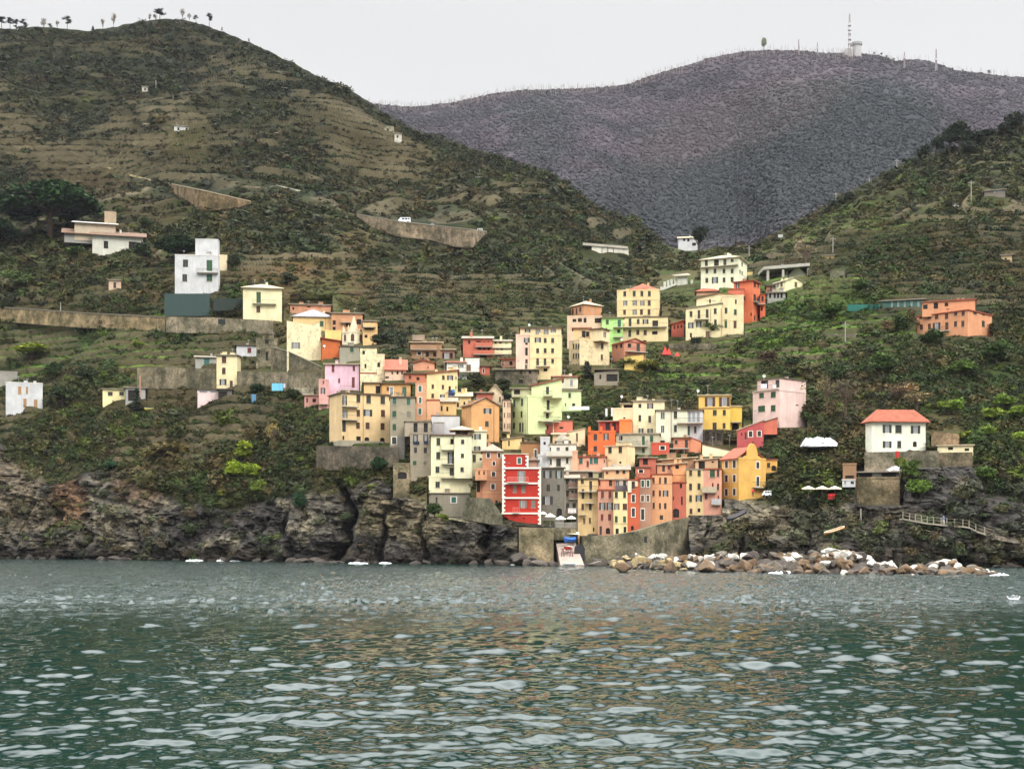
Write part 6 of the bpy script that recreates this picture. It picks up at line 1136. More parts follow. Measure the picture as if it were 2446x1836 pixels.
def parasol(label, fr, x, y, w_, Y, foot, rgb=(240, 236, 226), group=None, n=8, rise=.28):
    p = at(fr, x, y, Y); r = w_/FR[fr][2]/F*Y/2; root = empty('parasol', Matrix.Translation((p.x, Y, foot))); tag(root, label, 'parasol', group); zt = p.z-foot
    b = MB()
    for k in range(n): t0, t1 = 2*math.pi*k/n, 2*math.pi*(k+1)/n; A = (r*math.cos(t0), r*math.sin(t0), zt-r*rise*2); B_ = (r*math.cos(t1), r*math.sin(t1), zt-r*rise*2); b.quad([A, B_, (0, 0, zt)]); b.quad([A, (A[0], A[1], A[2]-.18), (B_[0], B_[1], B_[2]-.18), B_])
    b.build('canopy', [mat1('parasol_cloth', rgb, .9)], root); b = MB(); b.tube([(0, 0, 0), (0, 0, zt-.02)], .04, 6); b.build('pole', [mat1('wood_pole', (150, 125, 95))], root)
    b = MB(); b.box((-.25, -.25, 0), (.25, .25, .1)); b.build('base', [mat1('stone_base', (120, 115, 105))], root); return root
for x, y, w_, Y, s in ((862, 300, 130, 256.5, 'leftmost white parasol, against the corner of the red house'), (990, 332, 190, 256, 'second white parasol right of the red house, highest of the row'), (1175, 378, 190, 255, 'white parasol in front of the dark arched cellar'), (1362, 376, 160, 255, 'rightmost white parasol of the harbour terrace beside the ochre house')):
    parasol(s, 'X', x, y, w_, Y, at('X', x, 560, Y).z, group='parasols on the harbour terrace')
for x, s in ((125, 'leftmost cream parasol of the rock bar'), (258, 'middle cream parasol of the rock bar'), (382, 'right cream parasol of the rock bar beside the closed red cloth')):
    parasol(s, 'T', x, 566, 132, 252, at('T', x, 680, 252).z, (238, 226, 196), group='parasols at the rock bar', n=12, rise=.2)
# harbour terrace with a railing, awning
b = MB(); a, c = at('X', 830, 600, 253.5), at('X', 1445, 590, 253.5); b.box((a.x, 253.5, a.z-2.2), (c.x, 262, c.z)); tag(b.build('terrace_block', [stone((128, 120, 100))]), 'grey stone terrace carrying the white parasols above the slipway', 'terrace')
root = empty('railing', Matrix.Translation(a)); tag(root, 'pale metal railing along the edge of the parasol terrace', 'railing'); b = MB(); a2 = at('X', 1085, 540, 253.4)
b.box((a2.x, 253.4, c.z+.95), (c.x, 253.45, c.z+1.0)); b.build('handrail', [mat1('pale_rail', (190, 190, 180))], root, root.matrix_basis.inverted()); b = MB()
for i in range(26): x_ = a2.x+(c.x-a2.x)*i/25; b.box((x_, 253.4, c.z), (x_+.03, 253.43, c.z+.95))
b.build('bars', [mat1('pale_rail', (190, 190, 180))], root, root.matrix_basis.inverted())
b = MB(); q = [at('X', 1150, 690, 254.5), at('X', 1505, 712, 252), at('X', 1490, 672, 256), at('X', 1160, 655, 258)]; slab(b, [tuple(v) for v in q], .08); tag(b.build('awning', [mat1('awning_cloth', (236, 222, 186), .9)]), 'cream awning stretched over the head of the slipway', 'awning')
# laundry, cloths
def cloth(label, fr, x0, x1, y0, y1, Y, rgb, cat='laundry', name='laundry'):
    b = MB(); a, c = at(fr, x0, y1, Y), at(fr, x1, y0, Y); n = 8
    for i in range(n): xa = a.x+(c.x-a.x)*i/n; xb = a.x+(c.x-a.x)*(i+1)/n; f = lambda j: Y+.06*math.sin(j*1.7); b.quad([(xa, f(i), a.z), (xb, f(i+1), a.z), (xb, f(i+1)*1, c.z), (xa, f(i), c.z)]); b.quad([(xa, f(i)+.03, a.z), (xa, f(i)+.03, c.z), (xb, f(i+1)+.03, c.z), (xb, f(i+1)+.03, a.z)])
    b.tube([(a.x-.3, Y+.02, c.z+.02), (c.x+.3, Y+.02, c.z+.02)], .015, 4)
    return tag(b.build(name, [mat1('cloth_%d_%d_%d' % rgb, rgb, .9)]), label, cat)
Yw = D1(660, 935)-4
cloth('light blue sheet on the line in front of the grey rubble wall', 'M', 1795, 1868, 1370, 1418, Yw, (120, 200, 228))
cloth('white sheet on the line right of the light blue sheet', 'M', 1872, 1915, 1372, 1398, Yw, (226, 226, 236))
Ys = s1.Y-.35
cloth('upper left dark blue and white laundry on the tall stone house', 'C', 205, 285, 1185, 1222, Ys, (34, 40, 62)); cloth('upper right dark blue and white laundry on the tall stone house', 'C', 345, 400, 1180, 1215, Ys, (40, 48, 78))
cloth('large navy cloth over the railing of the yellow house in the village left', 'C', 668, 755, 505, 590, y_.Y-.5, (44, 52, 96)); cloth('bright blue cloth beside the navy cloth', 'C', 715, 752, 500, 540, y_.Y-.7, (64, 140, 196))
cloth('white sheets hanging on the terrace right of the pale green block', 'E', 1165, 1425, 1275, 1320, D1(1390, 985)-2, (238, 238, 236)); cloth('white sheet in the loggia corner left of the cream loggia house', 'K', 255, 282, 750, 850, k2.Y-.5, (232, 232, 228)); cloth('white sheet right of the other in the loggia corner', 'K', 330, 352, 740, 850, k2.Y-.5, (236, 236, 232))
cloth('white towels on the pink house roof terrace, left', 'L', 925, 1005, 425, 480, l1.Y-.2, (230, 228, 240)); cloth('white towel on the pink house roof terrace, right', 'L', 1085, 1130, 435, 480, l1.Y-.2, (226, 232, 228))
cloth('dark laundry under the windows of the rose-pink sea-front house', 'G', 1005, 1130, 860, 882, 261.6, (54, 46, 62)); cloth('black and violet laundry between pink and yellow sea-front houses', 'G', 1135, 1215, 855, 885, 261.6, (70, 50, 90)); cloth('white sheet on the lowest balcony of the grey-brown narrow house', 'G', 592, 698, 860, 905, 260.6, (222, 210, 206))
cloth('green debris net below the tall white house on the left slope', 'M', 1085, 1385, 778, 925, D1(450, 750)-2.5, (52, 72, 68), 'net', 'safety_net'); cloth('dark green net sagging right of the debris net', 'M', 1410, 1640, 810, 890, D1(550, 740)-2, (38, 50, 44), 'net', 'safety_net'); cloth('low black-green net strip left of the cream villa foot', 'M', 1440, 1790, 945, 978, D1(580, 770)-2.5, (36, 44, 44), 'net', 'safety_net')
cloth('teal net fence left of the teal greenhouse', 'N', 1045, 1262, 462, 505, D1(2060, 742)-1, (34, 104, 92), 'net', 'net_fence')
cloth('closed red cloth hanging by the rock bar', 'T', 318, 384, 645, 695, 251, (206, 40, 52), 'cloth', 'cloth'); cloth('red flag cloth hanging on the wall under the cream headland house', 'T', 968, 1002, 232, 325, rh.Y-5.4, (196, 48, 44), 'cloth', 'cloth'); cloth('red cloth on the fence right of the cream headland house', 'T', 1320, 1352, 45, 112, 262.5, (200, 60, 48), 'cloth', 'cloth')
cloth('blue tarpaulin sheet hanging on the shed door below the clothes line', 'M', 1662, 1690, 1442, 1500, D1(605, 960)-3, (92, 140, 176))
if False: cloth('white cover spread over the roof of the long low villa', 'M', 500, 745, 265, 308, v_.Y+3, (240, 238, 232), 'cover', 'roof_cover')
# white tarpaulins, red tents
def lump(name, label, cat, p, sx_, sy_, sz_, rgb, seed=0, bumps=5, mat=None):
    V = []; n, m_ = 22, 10; r = np.random.default_rng(seed)
    u = np.linspace(0, 2*math.pi, n, endpoint=False); v = np.linspace(0, math.pi/2, m_); UU, VV2 = np.meshgrid(u, v)
    x, y, z = np.cos(UU)*np.cos(VV2), np.sin(UU)*np.cos(VV2), np.sin(VV2); k = 1+.45*fbm(x*3+seed*7, y*2, z*2, 3, seed)
    Vv = np.stack([x*sx_*k, y*sy_*k, z*sz_*(1+.35*fbm(x*bumps/2, y*2+seed, z, 2, seed+9))], -1).reshape(-1, 3); f = []
    for i in range(m_-1):
        for j in range(n): f.append((i*n+j, i*n+(j+1) % n, (i+1)*n+(j+1) % n, (i+1)*n+j))
    o = np_mesh(name, Vv, np.array(f), mat or mat1('tarp_%d_%d_%d' % rgb, rgb, .8), M=Matrix.Translation(p)); return tag(o, label, cat)
for i, (x, y, sx_, sz_, s) in enumerate(((1555, 1280, 1.5, 2.6, 'leftmost white tarpaulin heap on the bare terrace'), (1690, 1285, 2.4, 3.1, 'largest middle white tarpaulin heap on the bare terrace'), (1810, 1280, 1.8, 2.6, 'right white tarpaulin heap on the bare terrace'))):
    lump('tarpaulin', s, 'tarpaulin', at('L', x, y-30, D1(nx('L', x), ny('L', y))-3.5), sx_*.95, 1.2, sz_*.62, (228, 230, 234), 11+i)
lump('tarpaulin', 'white bundle on the roof edge of the grey bar hut', 'tarpaulin', at('T', 975, 430, 254.5), 1.8, 1, .9, (232, 232, 234), 31)
for i, (x, w_, s) in enumerate(((1375, 1.1, 'taller red tent of two on the stone terrace'), (1425, .9, 'red tent just right of the taller one'), (1535, 1.0, 'single red tent further right on the stone terrace'))):
    p = at('I', x, 1480 if i < 2 else 1500, D1(nx('I', x), ny('I', 1480))-1.5); b = MB(); hh = (2.3, 1.8, 1.2)[i]
    for k in range(4): t0, t1 = math.pi/4+k*math.pi/2, math.pi/4+(k+1)*math.pi/2; b.quad([(w_*math.cos(t0), w_*math.sin(t0), 0), (w_*math.cos(t1), w_*math.sin(t1), 0), (0, 0, hh)])
    b.tube([(0, 0, 0), (0, 0, hh+.15)], .03, 5); tag(b.build('tent', [mat1('red_cloth', (214, 66, 58), .9)], None, Matrix.Translation(p)), s, 'tent')
# vehicles on the hill road
def vehicle(label, cat, fr, x0, x1, y0, y1, dY, rgb, kind):
    Xc = nx(fr, (x0+x1)/2); yb_ = ny(fr, y1); Y = D1(Xc, yb_+8)+dY; a, c = P(nx(fr, x0), yb_, Y), P(nx(fr, x1), ny(fr, y0), Y); L = c.x-a.x; Hh = c.z-a.z; Wd = min(2.0, L*.45)
    root = empty(kind, Matrix.Translation((a.x, Y, a.z))); tag(root, label, cat); m = mat1('vehicle_paint', rgb, .35)
    prof = {'camper_van': [(0, .2), (0, .62), (.08, .66), (.14, .98), (.98, 1), (1, .2)], 'van': [(0, .2), (.02, .55), (.16, .62), (.28, .98), (.97, 1), (1, .2)], 'car': [(0, .22), (.02, .55), (.24, .62), (.38, .98), (.78, .98), (.93, .6), (1, .55), (1, .22)]}[kind]
    b = MB(); n = len(prof); f = [(x*L, 0, z*Hh) for x, z in prof]; k = [(x*L, Wd, z*Hh) for x, z in prof]; b.quad(f); b.quad(k[::-1])
    for i in range(n): j = (i+1) % n; b.quad([f[j], f[i], k[i], k[j]])
    b.build('body', [m], root); 
    for xa, xb in (((.3, .5), (.55, .75), (.8, .93)) if kind != 'car' else ((.36, .56), (.59, .78))):
        b = MB(); b.box((xa*L, -.02, .62*Hh), (xb*L, .005, .86*Hh)); b.build('window', [pane_mat()], root)
    for x_ in (.2, .8):
        for yy in (.02, Wd-.22):
            b = MB(); r = Hh*.17; ring = [(x_*L+r*math.cos(t*math.pi/6), yy-.03, r+r*math.sin(t*math.pi/6)) for t in range(12)]; b.quad(ring); b.quad([(x, y+.22, z) for x, y, z in ring][::-1])
            for t in range(12): p, q = ring[t], ring[(t+1) % 12]; b.quad([q, p, (p[0], p[1]+.22, p[2]), (q[0], q[1]+.22, q[2])])
            b.build('wheel', [mat1('tyre', (36, 36, 38))], root)
vehicle('large white camper van parked on the hill road wall', 'camper van', 'Q', 695, 775, 882, 920, -9, (232, 236, 238), 'camper_van')
vehicle('small silver car right of the camper van on the road wall', 'car', 'Q', 903, 932, 920, 938, -9, (170, 180, 184), 'car')
vehicle('white van at the right end of the road wall', 'van', 'Q', 1207, 1252, 955, 984, -9, (226, 228, 226), 'van')
vehicle('left silver car on the concrete parking deck', 'car', 'J', 1450, 1520, 503, 540, 0, (206, 210, 212), 'car')
vehicle('right grey car on the concrete parking deck', 'car', 'J', 1685, 1740, 490, 522, 0, (170, 172, 170), 'car')
vehicle('white car on the upper right hillside track', 'car', 'R', 1722, 1782, 1348, 1372, -2, (222, 222, 220), 'car')
vehicle('white van parked by the orange-yellow corner house', 'van', 'H', 1775, 1895, 725, 805, -6, (236, 236, 232), 'van')
# poles and masts
def pole(label, fr, x, y0, y1, Y=None, r=.12, rgb=(150, 146, 134), arms=1, cat='utility pole', name='utility_pole'):
    Y = Y or D1(nx(fr, x), ny(fr, y1))-1; a, c = at(fr, x, y1, Y), at(fr, x, y0, Y); b = MB(); b.tube([(0, 0, -1), (0, 0, c.z-a.z)], [r*1.3, r], 6)
    root = b.build(name, [mat1('pole_%d' % rgb[0], rgb)], None, Matrix.Translation(a)); tag(root, label, cat)
    if arms: b = MB(); h_ = c.z-a.z; b.box((-.9, -.05, h_-.8), (.9, .05, h_-.65)); b.build('crossarm', [mat1('pole_%d' % rgb[0], rgb)], root)
    return root
pole('pole on the right ridge against the mountain, tallest of three', 'R', 1372, 1050, 1165); pole('short pole between two others on the right ridge', 'R', 1190, 1172, 1240); pole('pole with crossarm lowest on the right ridge', 'R', 970, 1270, 1412)
pole('pole left of the small hut with the orange sign', 'R', 1863, 1190, 1348); pole('tall thin pole above the yellow hut on the right slope', 'N', 950, 15, 138); pole('leaning pole on the green terraces', 'N', 1032, 575, 735); pole('thin pole in the valley beside the cream block', 'J', 1047, 262, 425)
pole('orange-brown pole above the yellow garden shed', 'M', 925, 1318, 1480, r=.2, rgb=(170, 130, 105), arms=0); pole('white post standing on the left hill', 'P', 1030, 530, 592, rgb=(190, 180, 160), arms=0); pole('thin pole left of the lone white farmhouse terraces', 'P', 1143, 630, 715, arms=0); pole('white post on the far left hillside', 'P', 68, 755, 795, rgb=(210, 205, 195), arms=0)
pole('bare pole right of the railway net', 'M', 400, 835, 870, arms=0); pole('wooden post left of the rock path railing', 'T', 632, 785, 950, 246.5, arms=0, r=.14); pole('shorter wooden post by the rock path', 'T', 718, 828, 900, 247, arms=0, r=.12)
def antenna(label, fr, x, y0, y1, kind, Y=None):
    Y = Y or 1950; a, c = at(fr, x, y1, Y), at(fr, x, y0, Y); h_ = c.z-a.z; root = empty('antenna_mast', Matrix.Translation(a)); tag(root, label, 'antenna mast'); m = mat1('mast_red_white', (150, 138, 136)); b = MB()
    wd = h_*.025+.6
    for dx, dy in ((-1, -1), (1, -1), (1, 1), (-1, 1)): b.tube([(dx*wd, dy*wd, -15), (dx*wd*.3, dy*wd*.3, h_)], .35, 5)
    for i in range(14):
        t0, t1 = i/14, (i+1)/14; w0, w1 = wd*(1-.7*t0), wd*(1-.7*t1); s = 1 if i % 2 else -1; b.tube([(-w0*s, -w0, h_*t0), (w1*s, -w1, h_*t1)], .22, 4); b.tube([(-w0*s, w0, h_*t0), (w1*s, w1, h_*t1)], .22, 4)
    b.build('lattice', [m], root); b = MB()
    for t, s in kind:
        for k in range(8): q0, q1 = k*math.pi/4, (k+1)*math.pi/4; z0 = h_*t; b.quad([(s*math.cos(q0), s*math.sin(q0), z0-s*.7), (s*math.cos(q1), s*math.sin(q1), z0-s*.7), (s*math.cos(q1), s*math.sin(q1), z0+s*.7), (s*math.cos(q0), s*math.sin(q0), z0+s*.7)])
        b.quad([(s*math.cos(k*math.pi/4), s*math.sin(k*math.pi/4), h_*t+s*.7) for k in range(8)])
    if kind: b.build('dishes', [mat1('dish_white', (196, 194, 196))], root)
antenna('tall lattice antenna mast with drums on the far mountain summit', 'R', 1060, 92, 345, [(.72, 2.6), (.6, 2.8), (.5, 2.2), (.36, 2.6), (.24, 2.4)], 1930)
antenna('short lattice mast between two summit groups on the mountain ridge', 'R', 848, 282, 360, [(.5, 1.6)], 1930)
antenna('thin mast left of the short lattice mast on the ridge', 'R', 724, 262, 350, [], 1930); antenna('thin mast right of the summit on the descending ridge', 'R', 1422, 345, 405, [(.4, 1.8)], 1900); antenna('mast at the right on the descending mountain ridge', 'R', 1632, 325, 425, [(.3, 2.0)], 1900)
def summit_tower():
    Y = 1930; fr = 'R'; a, c = at(fr, 1085, 345, Y), at(fr, 1145, 275, Y); root = empty('summit_building', Matrix.Translation(a)); tag(root, 'pale round water tower with wider cap beside the tall mast on the summit', 'tower'); m = wall_mat((176, 174, 170), .2); b = MB(); w_ = (c.x-a.x)/2; hh = c.z-a.z
    b.tube([(w_, w_, -12), (w_, w_, hh*.8)], w_, 16); b.build('tower', [m], root); b = MB(); b.tube([(w_, w_, hh*.78), (w_, w_, hh)], [w_*1.2, w_*1.3], 16); b.build('cap', [m], root)
    b = MB(); b.box((-w_*1.6, 0, -12), (-.2, w_*1.5, hh*.35)); b.build('annex', [m], root)
summit_tower()
# footpath railing, person, gull, dishes, foam
root = empty('path_railing', Matrix.Translation((0, 0, 0))); tag(root, 'wooden post railing along the rock path at the right', 'railing'); pts = [(1040,880),(1105,895),(1160,905),(1220,915),(1275,925),(1335,930),(1410,940),(1465,945),(1540,950),(1620,955),(1680,965),(1745,1000),(1830,1030),(1920,1060)]
RY = lambda x: D1(nx('T', x), ny('T', 930))-3.5
wp = [at('T', x, y, RY(x)) for x, y in pts]; b = MB()
for p in wp: b.box((p.x-.07, p.y-.07, p.z-.3), (p.x+.07, p.y+.07, p.z+1.2))
b.build('posts', [mat1('grey_wood', (150, 142, 122))], root); b = MB()
for h_ in (.55, 1.1): b.tube([(p.x, p.y-.08, p.z+h_) for p in wp], .035, 4)
b.build('rails', [mat1('grey_wood', (150, 142, 122))], root); b = MB()
for p, q in zip(wp, wp[1:]): slab(b, [(p.x, p.y-.3, p.z-.25), (q.x, q.y-.3, q.z-.25), (q.x, q.y+2.2, q.z-.25), (p.x, p.y+2.2, p.z-.25)], .25)
tag(b.build('footpath', [wall_mat((168, 158, 136), .5)]), kind='structure')
def person(label, p, h=1.7, top=(90, 110, 150), legs=(190, 190, 195), yaw=0):
    s = h/1.7; me = bpy.data.meshes.new('person'); J = [((0,0,.95), .15), ((0,0,1.2), .15), ((0,0,1.42), .13), ((0,0,1.5), .06), ((0,-.01,1.6), .10), ((.09,0,.9), .10), ((.1,-.02,.5), .065), ((.1,.02,.08), .045), ((.1,-.12,.03), .04), ((-.09,0,.9), .10), ((-.11,.06,.5), .065), ((-.12,.12,.09), .045), ((-.12,.0,.03), .04),
        ((.19,0,1.4), .06), ((.24,.02,1.13), .042), ((.22,-.1,.9), .03), ((-.19,0,1.4), .06), ((-.25,.0,1.13), .042), ((-.2,-.16,.98), .03)]
    E = [(0,1),(1,2),(2,3),(3,4),(0,5),(5,6),(6,7),(7,8),(0,9),(9,10),(10,11),(11,12),(2,13),(13,14),(14,15),(2,16),(16,17),(17,18)]
    me.from_pydata([tuple(c*s for c in q) for q, r in J], E, []); o = bpy.data.objects.new('person', me); COL.objects.link(o); mo = o.modifiers.new('skin', 'SKIN'); sk = me.skin_vertices if len(me.skin_vertices) else None
    if not me.skin_vertices: bpy.context.view_layer.objects.active = o; 
    me.attributes if False else None
    try:
        for v, (q, r) in zip(me.skin_vertices[0].data, J): v.radius = (r*s, r*s)
        me.skin_vertices[0].data[0].use_root = True
    except Exception: pass
    o.modifiers.new('sub', 'SUBSURF').levels = 1; o.modifiers['sub'].render_levels = 1
    m, t, b_ = nodes('person_clothes'); tc = N(t, 'ShaderNodeTexCoord'); sp = N(t, 'ShaderNodeSeparateXYZ'); t.links.new(tc.outputs['Object'], sp.inputs[0]); r = ramp(t, sp.outputs[2], [(0, (.03, .03, .03))]*2); 
    mr = N(t, 'ShaderNodeMapRange'); mr.inputs[2].default_value = 1.75*s; t.links.new(sp.outputs[2], mr.inputs[0]); cr = t.nodes[-2] if False else N(t, 'ShaderNodeValToRGB'); cr.color_ramp.interpolation = 'CONSTANT'; e = cr.color_ramp.elements
    for pos, c in ((0, (40, 38, 36)), (.06, legs), (.52, top), (.85, (205, 165, 140)), (.93, (60, 45, 35))):
        q = e[0] if pos == 0 else (e[1] if pos == .06 else e.new(pos)); q.position = pos; q.color = (*[float(v) for v in lin(c)], 1)
    t.links.new(mr.outputs[0], cr.inputs[0]); t.links.new(cr.outputs[0], b_.inputs['Base Color']); me.materials.append(m); o.matrix_basis = Matrix.Translation(p) @ Matrix.Rotation(R(yaw), 4, 'Z'); return tag(o, label, 'person')
i_ = 7; person('person in blue top and pale trousers standing on the rock path by the railing', Vector((wp[i_].x-.3, wp[i_].y+.8, wp[i_].z)), yaw=200)
person('person in dark clothes walking at the top of the slipway', Vector((U(nx('X', 1100))*258, 258, 5.1)), top=(60, 50, 60), legs=(40, 44, 60), yaw=30)
person('person in a red jacket seated-height beside the orange-yellow corner house', at('H', 1650, 812, og.Y-3), top=(190, 40, 40), legs=(50, 50, 60))
def gull(label, p, yaw):
    n, m_ = 14, 10; u = np.linspace(0, 2*math.pi, n, endpoint=False); v = np.linspace(-1, 1, m_); V = []; f = []
    for k in v: r = math.sqrt(max(0.0005, 1-k*k)); x = k*.42; V += [(x, .16*r*math.cos(a)*(1 if k < .5 else .8), .13*r*math.sin(a)+.1+(.12*max(0, k-.4)*2)) for a in u]
    for i in range(m_-1):
        for j in range(n): f.append((i*n+j, i*n+(j+1) % n, (i+1)*n+(j+1) % n, (i+1)*n+j))
    b = MB(); b.v = V; b.f = f; b.m = [0]*len(f); b.tube([(.36, 0, .2), (.42, 0, .34), (.46, 0, .42)], [.07, .06, .065], 8); b.tube([(.46, 0, .42), (.58, 0, .40)], [.03, .008], 5, 1)
    root = b.build('seagull', [mat1('white_feathers', (236, 238, 240)), mat1('beak', (220, 160, 50))], None, Matrix.Translation(p) @ Matrix.Rotation(R(yaw), 4, 'Z') @ Matrix.Scale(.7, 4), smooth=True); tag(root, label, 'seagull')
    for s in (-1, 1):
        b = MB(); A = [(.2, s*.14, .2), (-.25, s*.14, .2), (-.45, s*.22, .5), (-.1, s*.3, .62)]; b.quad(A); b.quad([(x, y+s*.02, z) for x, y, z in A][::-1]); b.build('wing', [mat1('grey_feathers', (214, 218, 222))], root)
Yg = H*F/(1434-HOR); gull('left of two white seagulls on the water at the right edge', (U(2416)*Yg, Yg, .05), 160); gull('right of two white seagulls on the water at the right edge', (U(2428)*Yg, Yg, .05), 20)
def dish(label, fr, x, y, Y, r=.36):
    p = at(fr, x, y, Y); b = MB(); n = 12
    for ring in range(3):
        r0, r1 = r*ring/3, r*(ring+1)/3
        for k in range(n): t0, t1 = 2*math.pi*k/n, 2*math.pi*(k+1)/n; g = lambda rr, t: (rr*math.cos(t), -.3+rr*rr*-.6*0-.0+(.25-rr*rr*.9), rr*math.sin(t)+.35); b.quad([g(r0, t0), g(r0, t1), g(r1, t1), g(r1, t0)])
    b.tube([(0, .1, -.6), (0, .05, .35)], .03, 5); b.tube([(0, .0, .1), (0, -.35, .3)], .02, 4)
    tag(b.build('satellite_dish', [mat1('dish_white', (220, 220, 216))], None, Matrix.Translation(p) @ Matrix.Rotation(R(random.uniform(-30, 30)), 4, 'Z')), label, 'satellite dish')
dish('satellite dish on the roof of the pink and yellow twin tower', 'E', 628, 215, u_.Y+3); dish('satellite dish above the small brick-red house roof', 'I', 800, 1290, h3.Y+1.5); dish('satellite dish beside the burnt-orange house', 'A', 690, 935, D1(775, 860)-3); dish('satellite dish among the green terraces left of the cream loggia house', 'K', 465, 610, k2.Y+6); dish('satellite dish on the pink house roof terrace', 'L', 968, 340, l1.Y+3)
dish('satellite dish over the coral pink house', 'F', 1145, 325, D1(1357, 1030)+2); dish('satellite dish on the golden yellow house corner', 'L', 92, 535, k1.Y+1)
# foam where the swell meets the rocks
for x0, x1, y in ((448, 486, 1338.5), (520, 540, 1339), (553, 590, 1339.5), (636, 678, 1340), (835, 880, 1345), (908, 936, 1345), (1216, 1250, 1348.5), (1795, 1830, 1366), (1835, 1905, 1368.5), (110, 130, 1333), (2360, 2400, 1374), (1290, 1310, 1350)):
    Y = H*F/(y-HOR); n = 14; b = MB(); r = random.Random(int(x0)); xa, xb = U(x0)*Y, U(x1)*Y; yw = 2.2; 
    for i in range(n):
        t = (i+.5)/n; cx_ = xa+(xb-xa)*t; s = (xb-xa)/n*r.uniform(.7, 1.3); hh = r.uniform(.12, .38)*math.sin(math.pi*t)**.5; cy_ = Y-1.2+r.uniform(-.5, .5); ring = [(cx_+s*math.cos(a*math.pi/4), cy_+yw*.6*math.sin(a*math.pi/4), .0) for a in range(8)]
        for k in range(8): b.quad([ring[k], ring[(k+1) % 8], (cx_, cy_, hh+.08)])
    o = b.build('foam', [mat1('white_foam', (236, 240, 242), .8)], smooth=True); o['kind'] = 'stuff'
# ---------------------------------------------------------------- breakwater boulders
def rock_mesh(seed, sub=2):
    import bmesh
    bm = bmesh.new(); bmesh.ops.create_icosphere(bm, subdivisions=sub, radius=1.0); r = random.Random(seed)
    pl = [(Vector((r.gauss(0, 1), r.gauss(0, 1), r.gauss(0, 1))).normalized(), r.uniform(.42, .72)) for _ in range(13)]
    for v in bm.verts:
        for nn, d in pl:
            k = v.co.dot(nn)-d
            if k > 0: v.co -= nn*k*.92
        v.co *= 1+.02*r.uniform(-1, 1)
    me = bpy.data.meshes.new('boulder'); bm.to_mesh(me); bm.free(); return me
def rock_mat(name, c1, c2, c3=None, wet=True):
    m, t, b_ = nodes(name); n = noise_node(t, .8, 6, .7); n2 = noise_node(t, 3.5, 5, .7); base = mixrgb(t, ramp(t, n, [(.35, (0, 0, 0)), (.65, (1, 1, 1))]), tuple(lin(c1)*.8), tuple(lin(c2)*.8))
    base = mixrgb(t, 1.0, base, ramp(t, n2, [(.3, (.6, .6, .6)), (.7, (1.25, 1.25, 1.25))]), 'MULTIPLY')
    if wet:
        g = N(t, 'ShaderNodeNewGeometry'); sp = N(t, 'ShaderNodeSeparateXYZ'); t.links.new(g.outputs['Position'], sp.inputs[0]); ad = N(t, 'ShaderNodeMath', operation='ADD'); t.links.new(sp.outputs[2], ad.inputs[0]); t.links.new(n, ad.inputs[1])
        base = mixrgb(t, ramp(t, ad.outputs[0], [(.62, (1, 1, 1)), (1.0, (0, 0, 0))]), base, tuple(lin((44, 38, 32))))
    t.links.new(base, b_.inputs['Base Color']); b_.inputs['Roughness'].default_value = .85; bump(t, b_, n2, .7, .2); return m
RM = {'b': rock_mat('brown_boulder', (92, 72, 50), (130, 104, 74)), 'g': rock_mat('grey_boulder', (84, 77, 68), (120, 110, 94)), 'd': rock_mat('dark_boulder', (58, 50, 46), (84, 74, 64)), 'w': rock_mat('white_boulder', (186, 180, 168), (226, 222, 212), wet=False), 'y': rock_mat('yellow_boulder', (146, 124, 82), (176, 158, 114))}
RMESH = [rock_mesh(s, 3) for s in range(7)]; RK = {}
for kk, mt in RM.items():
    for i, me in enumerate(RMESH): q = me.copy(); q.materials.append(mt); RK[kk, i] = q
RLAB = {'b': 'brown boulder of the breakwater, warm and dry', 'g': 'grey boulder of the breakwater', 'd': 'dark boulder wedged in the breakwater', 'w': 'white marble boulder on the breakwater', 'y': 'yellowish boulder of the breakwater'}
btop = crv([(1440,1352),(1470,1330),(1540,1322),(1620,1326),(1700,1322),(1780,1318),(1860,1318),(1930,1322),(2000,1310),(2060,1325),(2110,1340),(2180,1350),(2230,1345),(2262,1330),(2300,1345),(2350,1358),(2395,1372)])
bbase = crv([(1440,1356),(1600,1363),(1750,1368),(2000,1372),(2200,1374),(2400,1375)])
rr = random.Random(5); cnt = 0
def boulder(px, Y, z, s, kk):
    o = bpy.data.objects.new('boulder', RK[kk, rr.randrange(7)]); o.matrix_basis = Matrix.Translation((U(px)*Y, Y, z)) @ Matrix.Rotation(rr.uniform(0, 6.28), 4, 'Z') @ Matrix.Rotation(rr.uniform(-.5, .5), 4, 'X') @ Matrix.Diagonal((s*rr.uniform(.9, 1.4), s*rr.uniform(.8, 1.1), s*rr.uniform(.6, .95), 1)); COL.objects.link(o); tag(o, RLAB[kk], 'boulder', RLAB[kk].split(' of ')[0].split(' on ')[0].split(' wedged')[0]+'s in the breakwater')
for i in range(285):
    px = rr.uniform(1445, 2392); t = rr.random(); t0, b0 = btop(px), bbase(px); Yf_ = H*F/(b0-HOR); Y = Yf_+1.0+t*11; ztop = H+(HOR-t0)/F*(Yf_+9); s = rr.uniform(.55, 1.25)*(1.25 if rr.random() < .15 else 1)
    z = max(.1, ztop*min(1, t*1.25+.05))-s*.55; k = rr.random()
    kk = 'w' if ((t > .6 and k < .34) or k < .05) else ('y' if k < .45 and px < 1700 else ('d' if k > .8 else ('g' if k > .6 else 'b')))
    if t > .75 and 1700 < px < 2120 and k < .5: kk = 'w'
    boulder(px, Y, z, s, kk)
for px, y, s in ((2008, 1318, 1.3), (2022, 1322, 1.0), (2265, 1336, 1.0), (2252, 1340, .8), (1905, 1322, 1.0), (2072, 1366, 1.0), (1990, 1345, 1.0)): boulder(px, 192 if px < 2100 else 190, H+(HOR-y)/F*192-s*.5, s, 'w')
